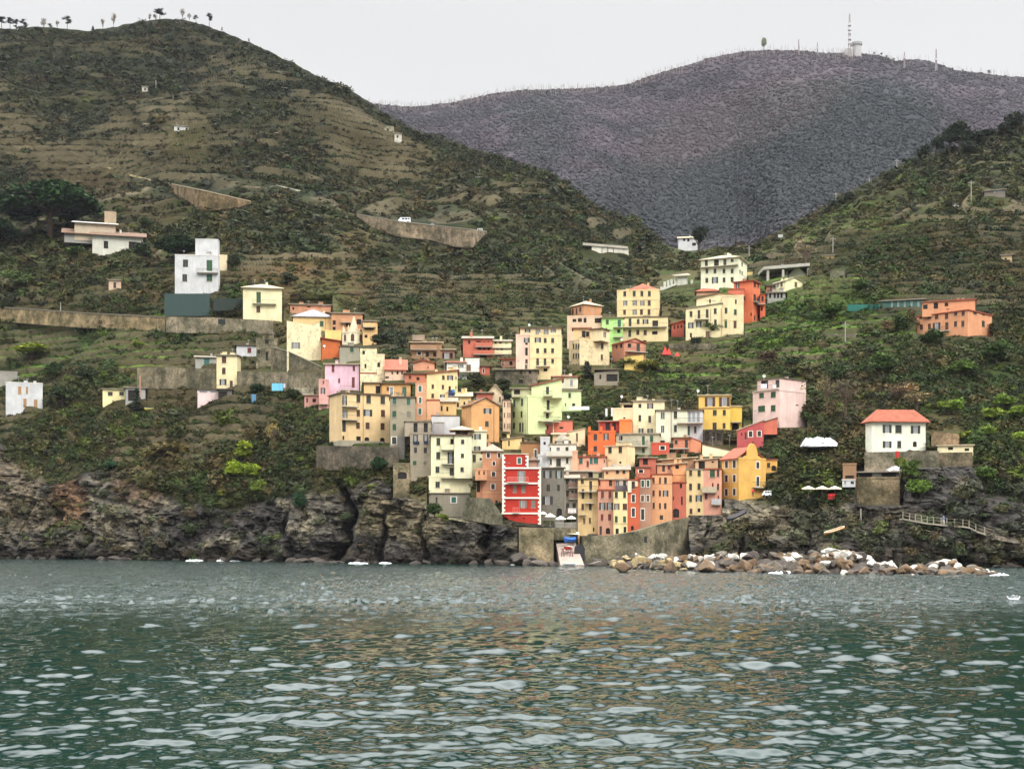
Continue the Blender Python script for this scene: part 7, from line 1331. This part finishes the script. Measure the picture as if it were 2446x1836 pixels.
for px, y, s in ((1690, 1350, 2.0), (1600, 1352, 1.6), (1780, 1356, 1.7), (1490, 1352, 1.3)): boulder(px, 196, .6, s, 'b')
for px, Y, z, s, kk in ((1262, 244, .2, 1.6, 'd'), (1285, 243, .1, 1.3, 'g'), (1305, 242, .1, 1.1, 'd'), (1322, 241, .0, 1.0, 'd'), (1245, 246, .8, 2.0, 'd'), (1272, 245, 1.2, 1.2, 'g'), (1402, 241, .1, 1.1, 'd'), (1418, 242, .1, 1.4, 'g'), (1440, 240, .0, 1.2, 'd'), (1458, 236, .0, 1.2, 'b'), (1425, 244, .6, 1.2, 'd'), (1472, 243, .3, 1.6, 'd'), (1510, 243, .3, 1.5, 'g'), (1575, 244, .3, 1.8, 'd')):
    o = bpy.data.objects.new('shore_rock', RK[kk, rr.randrange(7)]); o.matrix_basis = Matrix.Translation((U(px)*Y, Y, z)) @ Matrix.Rotation(rr.uniform(0, 6.28), 4, 'Z') @ Matrix.Diagonal((s*1.5, s, s*.8, 1)); COL.objects.link(o); tag(o, 'dark rock at the foot of the harbour walls beside the slipway', 'rock', 'rocks at the foot of the harbour walls')
# core of the breakwater
xs_ = np.linspace(1446, 2390, 120); vv = np.linspace(0, 1, 9); A_, T_ = np.meshgrid(xs_, vv); Yf_ = H*F/(bbase(A_)-HOR); YY = Yf_+2.5+T_*12; ZT = (H+(HOR-btop(A_))/F*(Yf_+9)-1.0); ZZ = -1.5+np.maximum(0, ZT+1.5)*np.sin(math.pi*np.clip(T_*1.1, 0, 1)*.8)
YY = YY+fbm(A_/9., T_*3, 0*A_, 3, 77)*.8; ZZ = ZZ+fbm(A_/7., T_*3, 0*A_, 3, 78)*.7
tag(np_mesh('breakwater_core', np.stack([U(A_)*YY, YY, ZZ], -1).reshape(-1, 3), grid_faces(*A_.shape), RM['d']), kind='structure')

for i in range(70):          # sea-worn rocks at the foot of the cliffs
    px = rr.choice((rr.uniform(-60, 1290), rr.uniform(-60, 1290), rr.uniform(2380, 2500))); Y = H*F/(shore(px)-HOR)-rr.uniform(-1.5, 2.5); s = rr.uniform(.5, 1.7); kk = rr.choice('dddg')
    o = bpy.data.objects.new('shore_rock', RK[kk, rr.randrange(7)]); o.matrix_basis = Matrix.Translation((U(px)*Y, Y, s*.05)) @ Matrix.Rotation(rr.uniform(0, 6.28), 4, 'Z') @ Matrix.Diagonal((s*rr.uniform(1.0, 2.0), s, s*rr.uniform(.4, .9), 1)); COL.objects.link(o); tag(o, 'dark sea-worn rock at the foot of the cliffs', 'rock', 'sea-worn rocks at the foot of the cliffs')
# ---------------------------------------------------------------- the ground is cut back behind every facade, then built
for px0, px1, py0, py1, fY, dep in CUTS:
    i0, i1 = np.searchsorted(pxs, px0-2), np.searchsorted(pxs, px1+2)
    if i1 <= i0: continue
    sl = (slice(None), slice(i0, i1)); py = PY[sl]; px = PX[sl]
    t = np.clip((py1-py)/max(8., py1-py0), 0, 1); tgt = fY(px)+.9+dep*t
    Yt = depth((px0+px1)/2, py0-2); dec = float(np.clip((fY(np.array([(px0+px1)/2]))[0]+dep-Yt)*7, 14, 110)); m = sstep(py1+1.5, py1-1.5, py)*sstep(py0-dec, py0-2, py)
    Yv = TY[sl]; sc_ = np.where((tgt > Yv), 1+(tgt/Yv-1)*m, 1.0)
    TX[sl] = TX[sl]*sc_; TY[sl] = Yv*sc_; TZ[sl] = H+(TZ[sl]-H)*sc_
ax, ay, az, ac = add_rows(TX, TY, TZ, np.concatenate([TC, TR[..., None]], -1), 8, back); az = np.maximum(az, -12)
ground_mat = vcol_mat('hillside_ground', .30, .9, bmp=(.8, .35), fine=5.0, cracks=True)
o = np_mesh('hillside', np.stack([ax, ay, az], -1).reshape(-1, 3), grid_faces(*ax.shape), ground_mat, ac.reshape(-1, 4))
tag(o, kind='structure')

# ---------------------------------------------------------------- vegetation
def ico(sub, seed, amp=.22):
    import bmesh
    bm = bmesh.new(); bmesh.ops.create_icosphere(bm, subdivisions=sub, radius=1.0); bm.verts.ensure_lookup_table()
    V = np.array([v.co[:] for v in bm.verts]); Fc = np.array([[v.index for v in f.verts] for f in bm.faces]); bm.free()
    k = 1+amp*fbm(V[:, 0]*2+seed*3.1, V[:, 1]*2, V[:, 2]*2, 3, seed)*2; return V*k[:, None], Fc
def clump(seed, nleaf, leaf, core=1, flat=.8, up=.15, core_r=.78, shade=.35):
    """a bush: uneven core plus many small leaf faces on and around it; per-vertex tint"""
    r = np.random.default_rng(seed); V, Fc = ico(core, seed, .3); V = V*core_r; tint = 1+shade*fbm(V[:, 0]*3, V[:, 1]*3, V[:, 2]*3+seed, 2, seed)*2-.12
    d = r.normal(size=(nleaf, 3)); d /= np.linalg.norm(d, axis=1)[:, None]; d[:, 2] = np.where(d[:, 2] < -.25, -d[:, 2], d[:, 2])
    lob = 1+.30*fbm(d[:, 0]*1.8+seed, d[:, 1]*1.8, d[:, 2]*1.8, 2, seed+3)*2; rad = r.uniform(.72, 1.12, nleaf)*lob; c = d*rad[:, None]
    a = r.normal(size=(nleaf, 3))*leaf; b = r.normal(size=(nleaf, 3))*leaf; L = np.stack([c-a*.6, c+a*.6+b*.2, c+b], 1).reshape(-1, 3)
    lt = np.repeat(1+shade*r.normal(size=nleaf)*.55, 3); n0 = len(V); LF = n0+np.arange(nleaf*3).reshape(-1, 3)
    V = np.concatenate([V, L]); V[:, 2] = V[:, 2]*flat+up*flat; return V, np.concatenate([Fc, LF]), np.clip(np.concatenate([tint, lt]), .4, 1.9)
def scatter(name, protos, pos, size, color, rots=None, mat=None, kind='stuff', label=None):
    Vs, Fs, Cs = [], [], []; n0 = 0; r = np.random.default_rng(1)
    which = r.integers(0, len(protos), len(pos)); th = r.uniform(0, 6.283, len(pos))
    for k, (V, Fc, T) in enumerate(protos):
        idx = np.nonzero(which == k)[0]
        if not len(idx): continue
        c, s = np.cos(th[idx]), np.sin(th[idx]); X = V[None, :, 0]*c[:, None]-V[None, :, 1]*s[:, None]; Y = V[None, :, 0]*s[:, None]+V[None, :, 1]*c[:, None]
        W = np.stack([X*size[idx, None, 0], Y*size[idx, None, 0], np.broadcast_to(V[None, :, 2], X.shape)*size[idx, None, 1]], -1)+pos[idx, None, :]
        Vs.append(W.reshape(-1, 3)); Cs.append((color[idx, None, :]*T[None, :, None]).reshape(-1, 3)); Fs.append((Fc[None]+n0+(np.arange(len(idx))*len(V))[:, None, None]).reshape(-1, 3)); n0 += len(idx)*len(V)
    o = np_mesh(name, np.concatenate(Vs), np.concatenate(Fs), mat or LEAF, np.concatenate(Cs)); tag(o, label, kind=kind); return o
LEAF = leaf_mat('foliage')
rv = np.random.default_rng(12); NB = 42000
ii = rv.integers(2, NV-3, NB*2); jj = rv.integers(2, len(pxs)-3, NB*2)
px = PX[ii, jj]; py = PY[ii, jj]; X, Y, Z = TX[ii, jj], TY[ii, jj], TZ[ii, jj]; rk = TR[ii, jj]; tw = TT[ii, jj]; n1 = TN1[ii, jj]; n2 = TN2[ii, jj]; tc = TC[ii, jj]
brown = np.zeros(len(px)); green = np.zeros(len(px))
for cx, cy, rx, ry, ro, col, s in COVER[:-16]:
    e = ell(px, py, cx, cy, rx, ry, ro)*s
    if col[1] > col[0]: green = np.maximum(green, e)
    else: brown = np.maximum(brown, e)
fr_ = TFR[ii, jj]; am_ = TAM[ii, jj]; dens = (1-.88*am_*(fr_ < .40))*(1-.93*rk)*(1-.62*brown)*(1-.72*green)*(1-.15*tw)*np.clip(.8+1.3*n2+.35*(Y > 430), .25, 1)
dens = dens*(1-.9*(_gr[ii, jj, 0] > .3)); ok = rv.random(len(px)) < dens
size = rv.gamma(5, .22, len(px))*np.where(Y > 450, 1.35, 1.1)*(1-.38*tw)*(1-.35*green)*(1-.3*brown); size = np.clip(size, .5, 3.6)
rp = size/Y*F
for x0, x1, y0, y1, yr in RECTS:
    inx = (px+rp*.8 > x0) & (px-rp*.8 < x1); ok &= ~(inx & (py+2 > y0) & (py-rp*1.6 < y1) & (Y-size < yr+2) & (py > y0))
    ok &= ~((px > x0-2) & (px < x1+2) & (py > y0) & (py < y1))
ok &= ~((px > 700) & (px < 1330) & (py > 1175) & (rv.random(len(px)) < .8)); ok &= py > ridge(px)+3
idx = np.nonzero(ok)[0][:NB]; px, py, X, Y, Z, rk, tw, n1, n2, tc, size, green, brown = [q[idx] for q in (px, py, X, Y, Z, rk, tw, n1, n2, tc, size, green, brown)]
PAL = lin(np.array([(50, 62, 38), (66, 76, 44), (84, 84, 50), (100, 86, 62), (78, 68, 52), (100, 116, 50), (60, 84, 42), (40, 52, 36)]))
def choose(w):
    c = np.cumsum(w/w.sum(-1, keepdims=True), -1); return (rv.random((len(w), 1)) > c).sum(-1).clip(0, 7)
w_ = np.stack([2+2*sstep(0, .3, n1), 2+0*px, 1.6+0*px, .8+2.5*sstep(.1, .35, n2)+2*brown, .9+1.5*sstep(0, .3, n2)+brown, .12+.5*green+.45*(Y < 400), 1.1+2*green+1.0*(Y < 420), 1.2+1.5*sstep(.05, .3, n1)], -1)
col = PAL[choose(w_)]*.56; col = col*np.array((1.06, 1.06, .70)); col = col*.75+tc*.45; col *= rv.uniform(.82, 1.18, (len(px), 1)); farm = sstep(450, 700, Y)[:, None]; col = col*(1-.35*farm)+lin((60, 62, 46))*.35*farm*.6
pos = np.stack([X, Y, Z-size*.12], -1); sz = np.stack([size, size*rv.uniform(.65, 1.15, len(px))], -1)
near = Y < 420
P_near = [clump(s, 150, .20, 1) for s in range(6)]; P_far = [clump(20+s, 60, .28, 1) for s in range(5)]
scatter('hillside_scrub', P_near, pos[near], sz[near], col[near]); scatter('far_hillside_scrub', P_far, pos[~near], sz[~near], col[~near])
# low tufts of grass and heather between the bushes
NT2 = 34000; ii = rv.integers(2, NV-3, NT2); jj = rv.integers(2, len(pxs)-3, NT2); qx, qy = PX[ii, jj], PY[ii, jj]; qX, qY, qZ = TX[ii, jj], TY[ii, jj], TZ[ii, jj]
ok = (TR[ii, jj] < .5) | (rv.random(NT2) < .12)
for x0, x1, y0, y1, yr in RECTS: ok &= ~((qx > x0-1) & (qx < x1+1) & (qy > y0) & (qy < y1+1))
ok &= qy > ridge(qx)+2; qx, qy, qX, qY, qZ = [q[ok] for q in (qx, qy, qX, qY, qZ)]; c0 = TC[ii, jj][ok]
s0 = rv.uniform(.22, .6, len(qx))*np.where(qY > 450, 1.5, 1.0); c0 = c0*rv.uniform(.6, 1.15, (len(qx), 1))*np.array((1, 1.05, .9)); P_t = [clump(80+s, 16, .40, 1, flat=.7, core_r=.6, shade=.3) for s in range(4)]
scatter('grass_tufts', P_t, np.stack([qX, qY, qZ], -1), np.stack([s0*1.5, s0], -1), c0)
# woods of the mountain behind
NM = 62000; a = rv.uniform(-420, 2900, NM); v = 1-rv.random(NM)**1.0*1.0; v = np.clip(v, .02, .995)
_, mpy, mX, mY, mZ, mn, _ = msurf(a, v); keepm = mpy < 640; a, mX, mY, mZ, mn, mpy = [q[keepm] for q in (a, mX, mY, mZ, mn, mpy)]
mc = mcol(a, mpy, mX, mY, mZ, mn)*rv.uniform(.94, 1.06, (len(a), 1)); s_ = rv.uniform(2.2, 4.0, len(a)); P_m = [clump(60+s, 10, .26, 1, flat=.75, core_r=.85, shade=.05) for s in range(4)]
scatter('mountain_forest', P_m, np.stack([mX, mY, mZ], -1), np.stack([s_, s_*.9], -1), mc)
# bare trees standing along the mountain crest, seen against the sky
b = MB(); Vt, Ft, Ct = [], [], []; rb_ = random.Random(3); nq = 0
for i in range(1150):
    q = rb_.uniform(870, 2060) if i < 950 else rb_.uniform(2000, 2500); _, py_, x_, y_, z_, _, _ = msurf(np.array([q]), np.array([rb_.uniform(.965, 1.0)])); x_, y_, z_ = float(x_[0]), float(y_[0]), float(z_[0]); h_ = rb_.uniform(7, 13); r_ = .17; tint = rb_.uniform(.9, 1.3)
    for k in range(rb_.choice((2, 3, 3))+1):
        lean = rb_.uniform(-.22, .22) if k else 0; hb = 0 if k == 0 else h_*rb_.uniform(.3, .6); L = h_ if k == 0 else h_*rb_.uniform(.3, .5); dx = math.sin(lean*2.2)*L; rr2 = r_*(1 if k == 0 else .6); t0 = (x_, z_-1+hb); t1 = (x_+dx, z_+hb+L*(1 if k == 0 else .9))
        if k: t0 = (x_, z_+hb)
        Vt += [(t0[0]-rr2, y_, t0[1]), (t0[0]+rr2, y_+.2, t0[1]), (t0[0], y_-rr2*2, t0[1]), (t1[0], y_, t1[1])]; Ft += [(nq, nq+2, nq+3), (nq+2, nq+1, nq+3), (nq+1, nq, nq+3)]; nq += 4; Ct += [lin((150, 138, 128))*tint*.8]*4
o = np_mesh('crest_bare_trees', np.array(Vt), np.array(Ft), LEAF, np.array(Ct)); o['kind'] = 'stuff'
# ---- trees one can tell apart
BARK = plain('bark', (92, 76, 60), .95, .2, .8)
def crown_mesh(name, blobs, col, leaf, n, seed, core=.6):
    """blobs: (x, y, z, rx, rz); many small leaf faces spread through each blob"""
    r = np.random.default_rng(seed); Vs, Fs, Cs = [], [], []; n0 = 0
    for k, (x, y, z, rx, rz) in enumerate(blobs):
        V, Fc, T = clump(seed*13+k, n, leaf/max(rx, .1), 1, flat=1, up=0, core_r=core); V = V*np.array((rx, rx, rz))+np.array((x, y, z)); c = lin(col)*np.array((1, 1, .8))*.85*r.uniform(.75, 1.25)
        Vs.append(V); Fs.append(Fc+n0); Cs.append(c[None]*T[:, None]); n0 += len(V)
    me_o = np_mesh(name, np.concatenate(Vs), np.concatenate(Fs), LEAF, np.concatenate(Cs)); return me_o
def tree(name, label, cat, px_, py_, w_px, h_px, kind, col, group=None, seed=1, Y=None, sink=.4):
    """px_, py_: foot of the tree; size as seen"""
    Y = Y or D1(px_, py_)-.5; p = P(px_, py_, Y); W = w_px/F*Y; Hh = h_px/F*Y; r = random.Random(seed); p.z -= sink
    root = empty(name, Matrix.Translation(p)); tag(root, label, cat, group); b = MB(); blobs = []
    if kind == 'umbrella':
        tops = []
        nl = 7
        b.tube([(0, 0, -1), (W*.01, 0, Hh*.3), (0, 0, Hh*.5)], [W*.026, W*.02, W*.016], 8)
        for i in range(nl): a = 2*math.pi*i/nl+r.uniform(-.3, .3); e = (math.cos(a)*W*.3, math.sin(a)*W*.3, Hh*r.uniform(.66, .76)); b.tube([(0, 0, Hh*r.uniform(.36, .5)), (e[0]*.5, e[1]*.5, Hh*.58), e], [W*.014, W*.009, W*.004], 6)
        for i in range(46): a = r.uniform(0, 6.28); q = math.sqrt(r.random()); rx = W*r.uniform(.11, .17); blobs.append((math.cos(a)*q*(W/2-rx), math.sin(a)*q*(W/2-rx)*.8, Hh*(.66+.20*(1-q*q)+r.uniform(-.12, .03)-.10*q*q), rx, Hh*r.uniform(.10, .15)))
        n = 420; lf = W*.028
    elif kind == 'round':
        b.tube([(0, 0, -.5), (0, 0, Hh*.55)], [W*.04, W*.02], 6)
        for i in range(4): a = r.uniform(0, 6.28); b.tube([(0, 0, Hh*.25), (math.cos(a)*W*.25, math.sin(a)*W*.2, Hh*.6)], [W*.02, W*.008], 5)
        for i in range(9): a = r.uniform(0, 6.28); q = r.uniform(0, .32)*W; rx = W*r.uniform(.18, .28); blobs.append((math.cos(a)*q, math.sin(a)*q*.8, Hh*r.uniform(.38, .78), rx, Hh*r.uniform(.14, .22)))
        n = 170; lf = W*.05
    elif kind == 'bare':
        b.tube([(0, 0, -.5), (0, 0, Hh*.5)], [W*.03, W*.018], 6)
        for i in range(16): a = r.uniform(0, 6.28); z0 = Hh*r.uniform(.25, .5); e = (math.cos(a)*W*.4*r.uniform(.4, 1), math.sin(a)*W*.35, Hh*r.uniform(.65, 1)); m = (e[0]*.5, e[1]*.5, (z0+e[2])/2); b.tube([(0, 0, z0), m, e], [W*.012, W*.007, W*.002], 4); [b.tube([m, (m[0]+r.uniform(-.15, .15)*W, m[1]+r.uniform(-.1, .1)*W, m[2]+r.uniform(.1, .25)*Hh)], [W*.005, W*.001], 3) for _ in range(3)]
        for i in range(7): a = r.uniform(0, 6.28); blobs.append((math.cos(a)*W*.22, math.sin(a)*W*.2, Hh*r.uniform(.5, .85), W*.2, Hh*.13))
        n = 60; lf = W*.035
    elif kind == 'cypress':
        b.tube([(0, 0, -.5), (0, 0, Hh*.4)], [W*.06, W*.03], 5)
        for i in range(6): t = i/5; blobs.append((0, 0, Hh*(.2+.7*t), W*.5*(1-.75*t), Hh*.14))
        n = 110; lf = W*.08
    elif kind == 'pine':
        b.tube([(0, 0, -.5), (r.uniform(-.03, .03)*W, 0, Hh*.95)], [W*.035, W*.012], 5)
        for i in range(6): a = r.uniform(0, 6.28); q = r.uniform(.1, .32)*W; z = Hh*r.uniform(.55, .92); b.tube([(0, 0, z-.1*Hh), (math.cos(a)*q, math.sin(a)*q, z)], [W*.012, W*.005], 4); blobs.append((math.cos(a)*q, math.sin(a)*q, z, W*r.uniform(.16, .24), Hh*.07))
        blobs.append((0, 0, Hh*.93, W*.22, Hh*.07)); n = 60; lf = W*.06
    b.build('trunk', [BARK], root); o = crown_mesh('crown', blobs, col, lf, n, seed, core=.35 if kind == 'bare' else .66); o.parent = root; return root
tree('umbrella_pine', 'huge dark umbrella pine at the left edge above the low villa', 'pine tree', 118, 570, 262, 140, 'umbrella', (38, 64, 32), seed=3)
tree('umbrella_pine', 'second dark umbrella pine hanging in at the far left edge', 'pine tree', -20, 600, 130, 90, 'umbrella', (36, 60, 32), seed=4)
tree('umbrella_pine', 'dark umbrella pine leaning against the tall white house', 'pine tree', 425, 632, 112, 74, 'umbrella', (30, 52, 28), seed=5)
SK = [(4,70,30,36,'pine'),(24,70,24,34,'pine'),(40,70,24,30,'pine'),(56,72,26,32,'pine'),(104,70,18,34,'bare'),(120,70,14,20,'pine'),(137,70,12,30,'bare'),(161,72,26,40,'pine'),(222,78,12,20,'cypress'),(246,73,14,36,'bare'),(271,68,18,46,'bare'),(357,50,10,26,'bare'),(382,49,34,34,'pine'),(372,49,16,24,'bare'),(436,46,16,32,'bare'),(452,48,12,22,'bare'),(468,52,16,22,'pine'),(500,62,22,36,'pine'),(530,74,8,16,'bare'),(595,102,8,18,'bare')]
SL = {'pine': 'small dark pine on the left hill skyline', 'bare': 'spindly bare tree on the left hill skyline', 'cypress': 'tiny cypress on the left hill skyline'}
for i, (x, y, w2, h2, k) in enumerate(SK): tree('skyline_tree', SL[k], 'tree', x, y+5, w2, h2, k, {'pine': (40, 52, 40), 'bare': (120, 104, 90), 'cypress': (40, 54, 42)}[k], SL[k].replace('tree', 'trees').replace('pine', 'pines'), seed=100+i, Y=float(depth(x, ridge(x)))-2)
MT = [(1825,118,18,34),(2088,130,9,9),(2105,133,9,10),(2118,138,9,9),(2135,144,8,9),(2275,168,9,9),(2300,170,9,8),(2362,178,14,14),(2402,184,8,8),(2440,188,10,8),(2170,146,8,6),(2195,147,8,6)]
for i, (x, y, w2, h2) in enumerate(MT): tree('crest_tree', 'tall pale tree alone on the mountain crest left of the masts' if i == 0 else 'small dark tree on the right mountain crest', 'tree', x, y+3, w2, h2, 'pine' if i else 'round', (52, 60, 58) if i else (120, 126, 100), None if i == 0 else 'dark trees on the right mountain crest', seed=200+i, Y=1940)
RT = [(2180,392,26,24,'round'),(2210,372,36,34,'round'),(2240,362,34,40,'round'),(2268,352,50,52,'round'),(2292,350,60,60,'round'),(2330,345,40,36,'round'),(2355,335,44,34,'round'),(2400,322,44,34,'round'),(2430,305,50,44,'round'),(2310,372,50,40,'round'),(2000,498,36,28,'round'),(2030,482,36,28,'round'),(1975,515,30,24,'round')]
for i, (x, y, w2, h2, k) in enumerate(RT): tree('holm_oak', 'dark rounded evergreen on the crest of the right hill', 'tree', x, y+10, w2*1.2, h2*1.25, k, (38, 48, 36), 'dark evergreens on the right hill crest', seed=300+i)
NT = [ # px py w h kind colour label
 (1668,600,52,62,'round',(38,46,38),'dark round tree right of the farmhouse on the green knoll'),(1605,745,0,0,'',0,''),
 (583,955,44,30,'round',(70,110,40),''),(528,1000,0,0,'',0,''),
 (585,1105,66,60,'round',(136,150,46),'bright yellow-green bush, upper one on the left cliff slope'),(560,1145,62,50,'round',(130,148,46),'bright yellow-green bush at the middle of the left cliff slope'),(598,1150,60,50,'round',(122,140,48),'yellow-green bush touching the middle one on its right'),(538,1188,34,24,'round',(146,152,48),'small low yellow bush on the cliff edge'),(625,1180,60,40,'round',(108,124,50),'olive-green bush right of the yellow-green bushes'),
 (1660,835,34,38,'round',(34,48,34),'trimmed dark round tree at the foot of the big yellow building, left'),(1666,838,0,0,'',0,''),
 (326,985,34,56,'cypress',(34,46,34),'dark conical tree right of the grey garage'),(616,940,50,30,'round',(38,62,36),'clipped dark tree over the blue tarpaulin'),
 (1890,985,74,84,'round',(128,132,62),'yellow-green tree in front of the blank pink wall'),(1872,985,40,90,'bare',(140,112,70),'tall reddish shrub left of the yellow-green tree'),(1975,985,70,110,'bare',(112,104,78),'brownish bare tree right of the big pale pink house'),(2020,1010,90,120,'bare',(96,88,72),'larger bare tree left of the headland house'),
 (1752,745,50,46,'bare',(130,116,98),'grey bare tree above the cream gabled house'),(1925,640,70,80,'bare',(128,116,98),'wide bare tree beside the concrete parking deck'),(1838,875,58,44,'round',(92,78,66),'round purple-brown bush on the green terraces'),(1890,880,40,30,'round',(44,58,38),'dark bush right of the purple-brown bush'),
 (2150,965,110,60,'bare',(150,124,96),'pinkish bare tree clump in the gully right'),(2190,985,90,60,'bare',(138,120,90),'tan bare tree right of the pinkish clump'),(2260,985,50,34,'round',(120,140,60),'light green round tree, left of three below the orange house'),
 (2285,985,60,40,'round',(112,140,56),'bright green round tree above the cream headland annex'),(2370,1005,60,40,'round',(130,150,56),'bright yellow-green round tree right of the headland'),(2430,1000,60,40,'round',(120,142,56),'bright green round tree at the right edge'),(2360,1045,50,36,'round',(112,134,56),'green round tree, second row at the right edge'),(2395,975,60,40,'round',(102,124,52),'green tree high at the right edge'),(2440,1060,50,40,'round',(124,146,56),'yellow-green tree lowest at the right edge'),(2300,1050,40,28,'round',(110,122,50),'small yellowish bush near the low cream annex'),(2415,1140,34,26,'round',(120,138,52),'small bright bush on the right rock face'),
 (2200,1195,70,62,'round',(92,118,50),'leafy green bush climbing the rocks under the headland wall'),(2170,1160,60,70,'round',(84,104,48),'upper leafy bush on the headland rocks'),(2150,1130,40,50,'round',(110,116,56),'pale bush beside the grey bar hut'),(2350,1160,60,60,'round',(76,96,46),'green bush on the right cliff corner'),
 (1420,775,24,30,'round',(44,66,40),''),(1515,745,0,0,'',0,''),(1403,905,30,42,'cypress',(42,46,40),'dark pointed tree at the foot of the cracked cream tower'),(1540,890,70,40,'round',(104,104,46),'olive and gold bushes below the bright yellow annex'),(1500,880,60,34,'round',(84,92,46),'green bush right of the round-shouldered stone house'),
 (1480,808,60,44,'round',(60,70,46),'grey-green bush right of the brick-red house'),(1535,805,50,34,'round',(48,60,40),'dark hedge bush left of the big yellow building'),(1200,930,50,30,'round',(54,62,42),'dark bush under the long dark stone ruin'),(1140,925,60,44,'round',(64,70,48),'olive bush below the white two-storey house'),(1215,955,34,24,'round',(44,52,40),'small dark bush above the narrow peach house'),
 (1020,825,60,30,'round',(60,66,44),''),(1038,1235,52,40,'round',(56,74,40),'dark bush left of the cement basement'),(1056,1250,44,30,'round',(110,128,46),'small yellow-green bush beside the cement basement'),(905,1130,50,50,'round',(38,66,40),'dark green bush on the crag under the arch'),(890,1170,30,20,'round',(120,134,50),'tiny bright bush on the crag top'),
 (715,1225,44,60,'round',(34,62,38),'dark ivy bush hanging on the left cliff'),(270,1120,40,26,'round',(42,80,52),'dark teal bush at the centre of the left cliff slope'),(400,1100,110,50,'round',(112,100,64),'wide olive-brown bush above the left cliff'),(170,1075,30,60,'bare',(126,116,84),'pale reeds at the left cliff top'),(650,1085,40,80,'bare',(150,132,92),'tall dry reeds right of the bright bushes'),
 (150,975,70,60,'round',(52,66,40),'dark bush right of the white modern house'),(50,930,50,30,'round',(56,72,42),'bush in front of the white modern house'),(75,850,110,34,'round',(128,140,48),'long yellow-green shrub on the left garden slope'),(330,830,30,20,'round',(120,134,50),'yellow shrub on the garden slope, right of the long one'),(350,640,60,40,'round',(50,60,40),''),(280,600,60,36,'round',(112,122,52),'yellow-green bush in front of the long low villa'),(45,700,90,60,'round',(84,100,60),'grey-green cactus-like shrub patch at the left'),(385,770,40,26,'round',(90,110,46),'light bush at the end of the sandstone wall'),
 (345,625,60,52,'round',(48,62,40),'dark tree left of the tall white house'),(560,640,44,40,'round',(52,60,40),'bushy tree between the tall white house and the cream villa'),
 (230,575,50,34,'round',(60,76,42),'green bush under the long low villa, left'),(350,550,44,36,'round',(54,66,42),'olive tree at the right end of the long low villa'),(180,620,70,40,'round',(66,84,44),'broad green bush below the umbrella pines'),(690,680,50,34,'round',(60,66,44),'olive bush above the salmon apartment row'),
 (130,905,60,44,'round',(58,76,40),'green tree just right of the white modern house'),(205,915,60,50,'round',(50,64,38),'dark tree left of the yellow garden shed'),(440,905,40,34,'round',(70,84,44),'green tree left of the low pink shed'),(700,960,50,40,'round',(58,68,42),'bush under the rose pink terrace house'),
 (2060,700,50,40,'round',(62,82,40),'green bush left of the teal net'),(1990,760,60,44,'round',(70,92,42),'bright bush below the teal net'),(2100,900,80,60,'round',(64,84,42),'large green tree on the middle right slope'),(2000,920,70,60,'round',(58,74,42),'green tree right of the blank pink wall'),(2230,830,70,50,'round',(60,78,42),'green tree below the long orange house'),(2380,870,80,60,'round',(62,82,42),'large green tree near the right edge'),(2300,900,70,50,'round',(80,100,44),'light green tree on the right slope'),(1585,790,44,34,'round',(52,66,40),'dark bush in front of the big yellow building, right'),(1700,800,50,36,'round',(70,90,42),'green bush right of the big yellow building'),
 (1205,765,40,28,'bare',(120,106,70),''),(1180,768,54,34,'bare',(132,116,78),'golden bare bush left of the pink and yellow twin tower'),(910,830,50,40,'round',(50,60,40),'dark bush left of the brown apartment block'),(2120,800,44,40,'round',(104,88,62),'russet bush in front of the long orange house'),(2150,790,50,40,'cypress',(60,78,44),'palm-like dark bush right of the long orange house'),(2290,760,60,44,'bare',(176,172,140),'whitish blossoming tree right of the long orange house'),(2090,470,60,30,'round',(44,52,38),''),(1700,545,1,1,'',0,'')]
for i, (x, y, w2, h2, k, c, lab) in enumerate(NT):
    if k and lab: tree('tree' if h2 > 45 or 'tree' in lab else 'bush', lab, 'tree' if 'tree' in lab else 'bush', x, y, w2, h2, k, c, seed=400+i)
# ---------------------------------------------------------------- the air
if HAZE:
    b = MB(); b.box((-2200, -60, -41), (2600, 2700, 900)); m = bpy.data.materials.new('haze_air'); m.use_nodes = True; t = m.node_tree; t.nodes.clear(); vp = N(t, 'ShaderNodeVolumePrincipled'); ou = N(t, 'ShaderNodeOutputMaterial'); vp.inputs['Density'].default_value = HAZE; vp.inputs['Color'].default_value = (.86, .88, 1.0, 1); vp.inputs['Anisotropy'].default_value = .0
    t.links.new(vp.outputs[0], ou.inputs['Volume']); o = b.build('haze', [m]); o['kind'] = 'stuff'
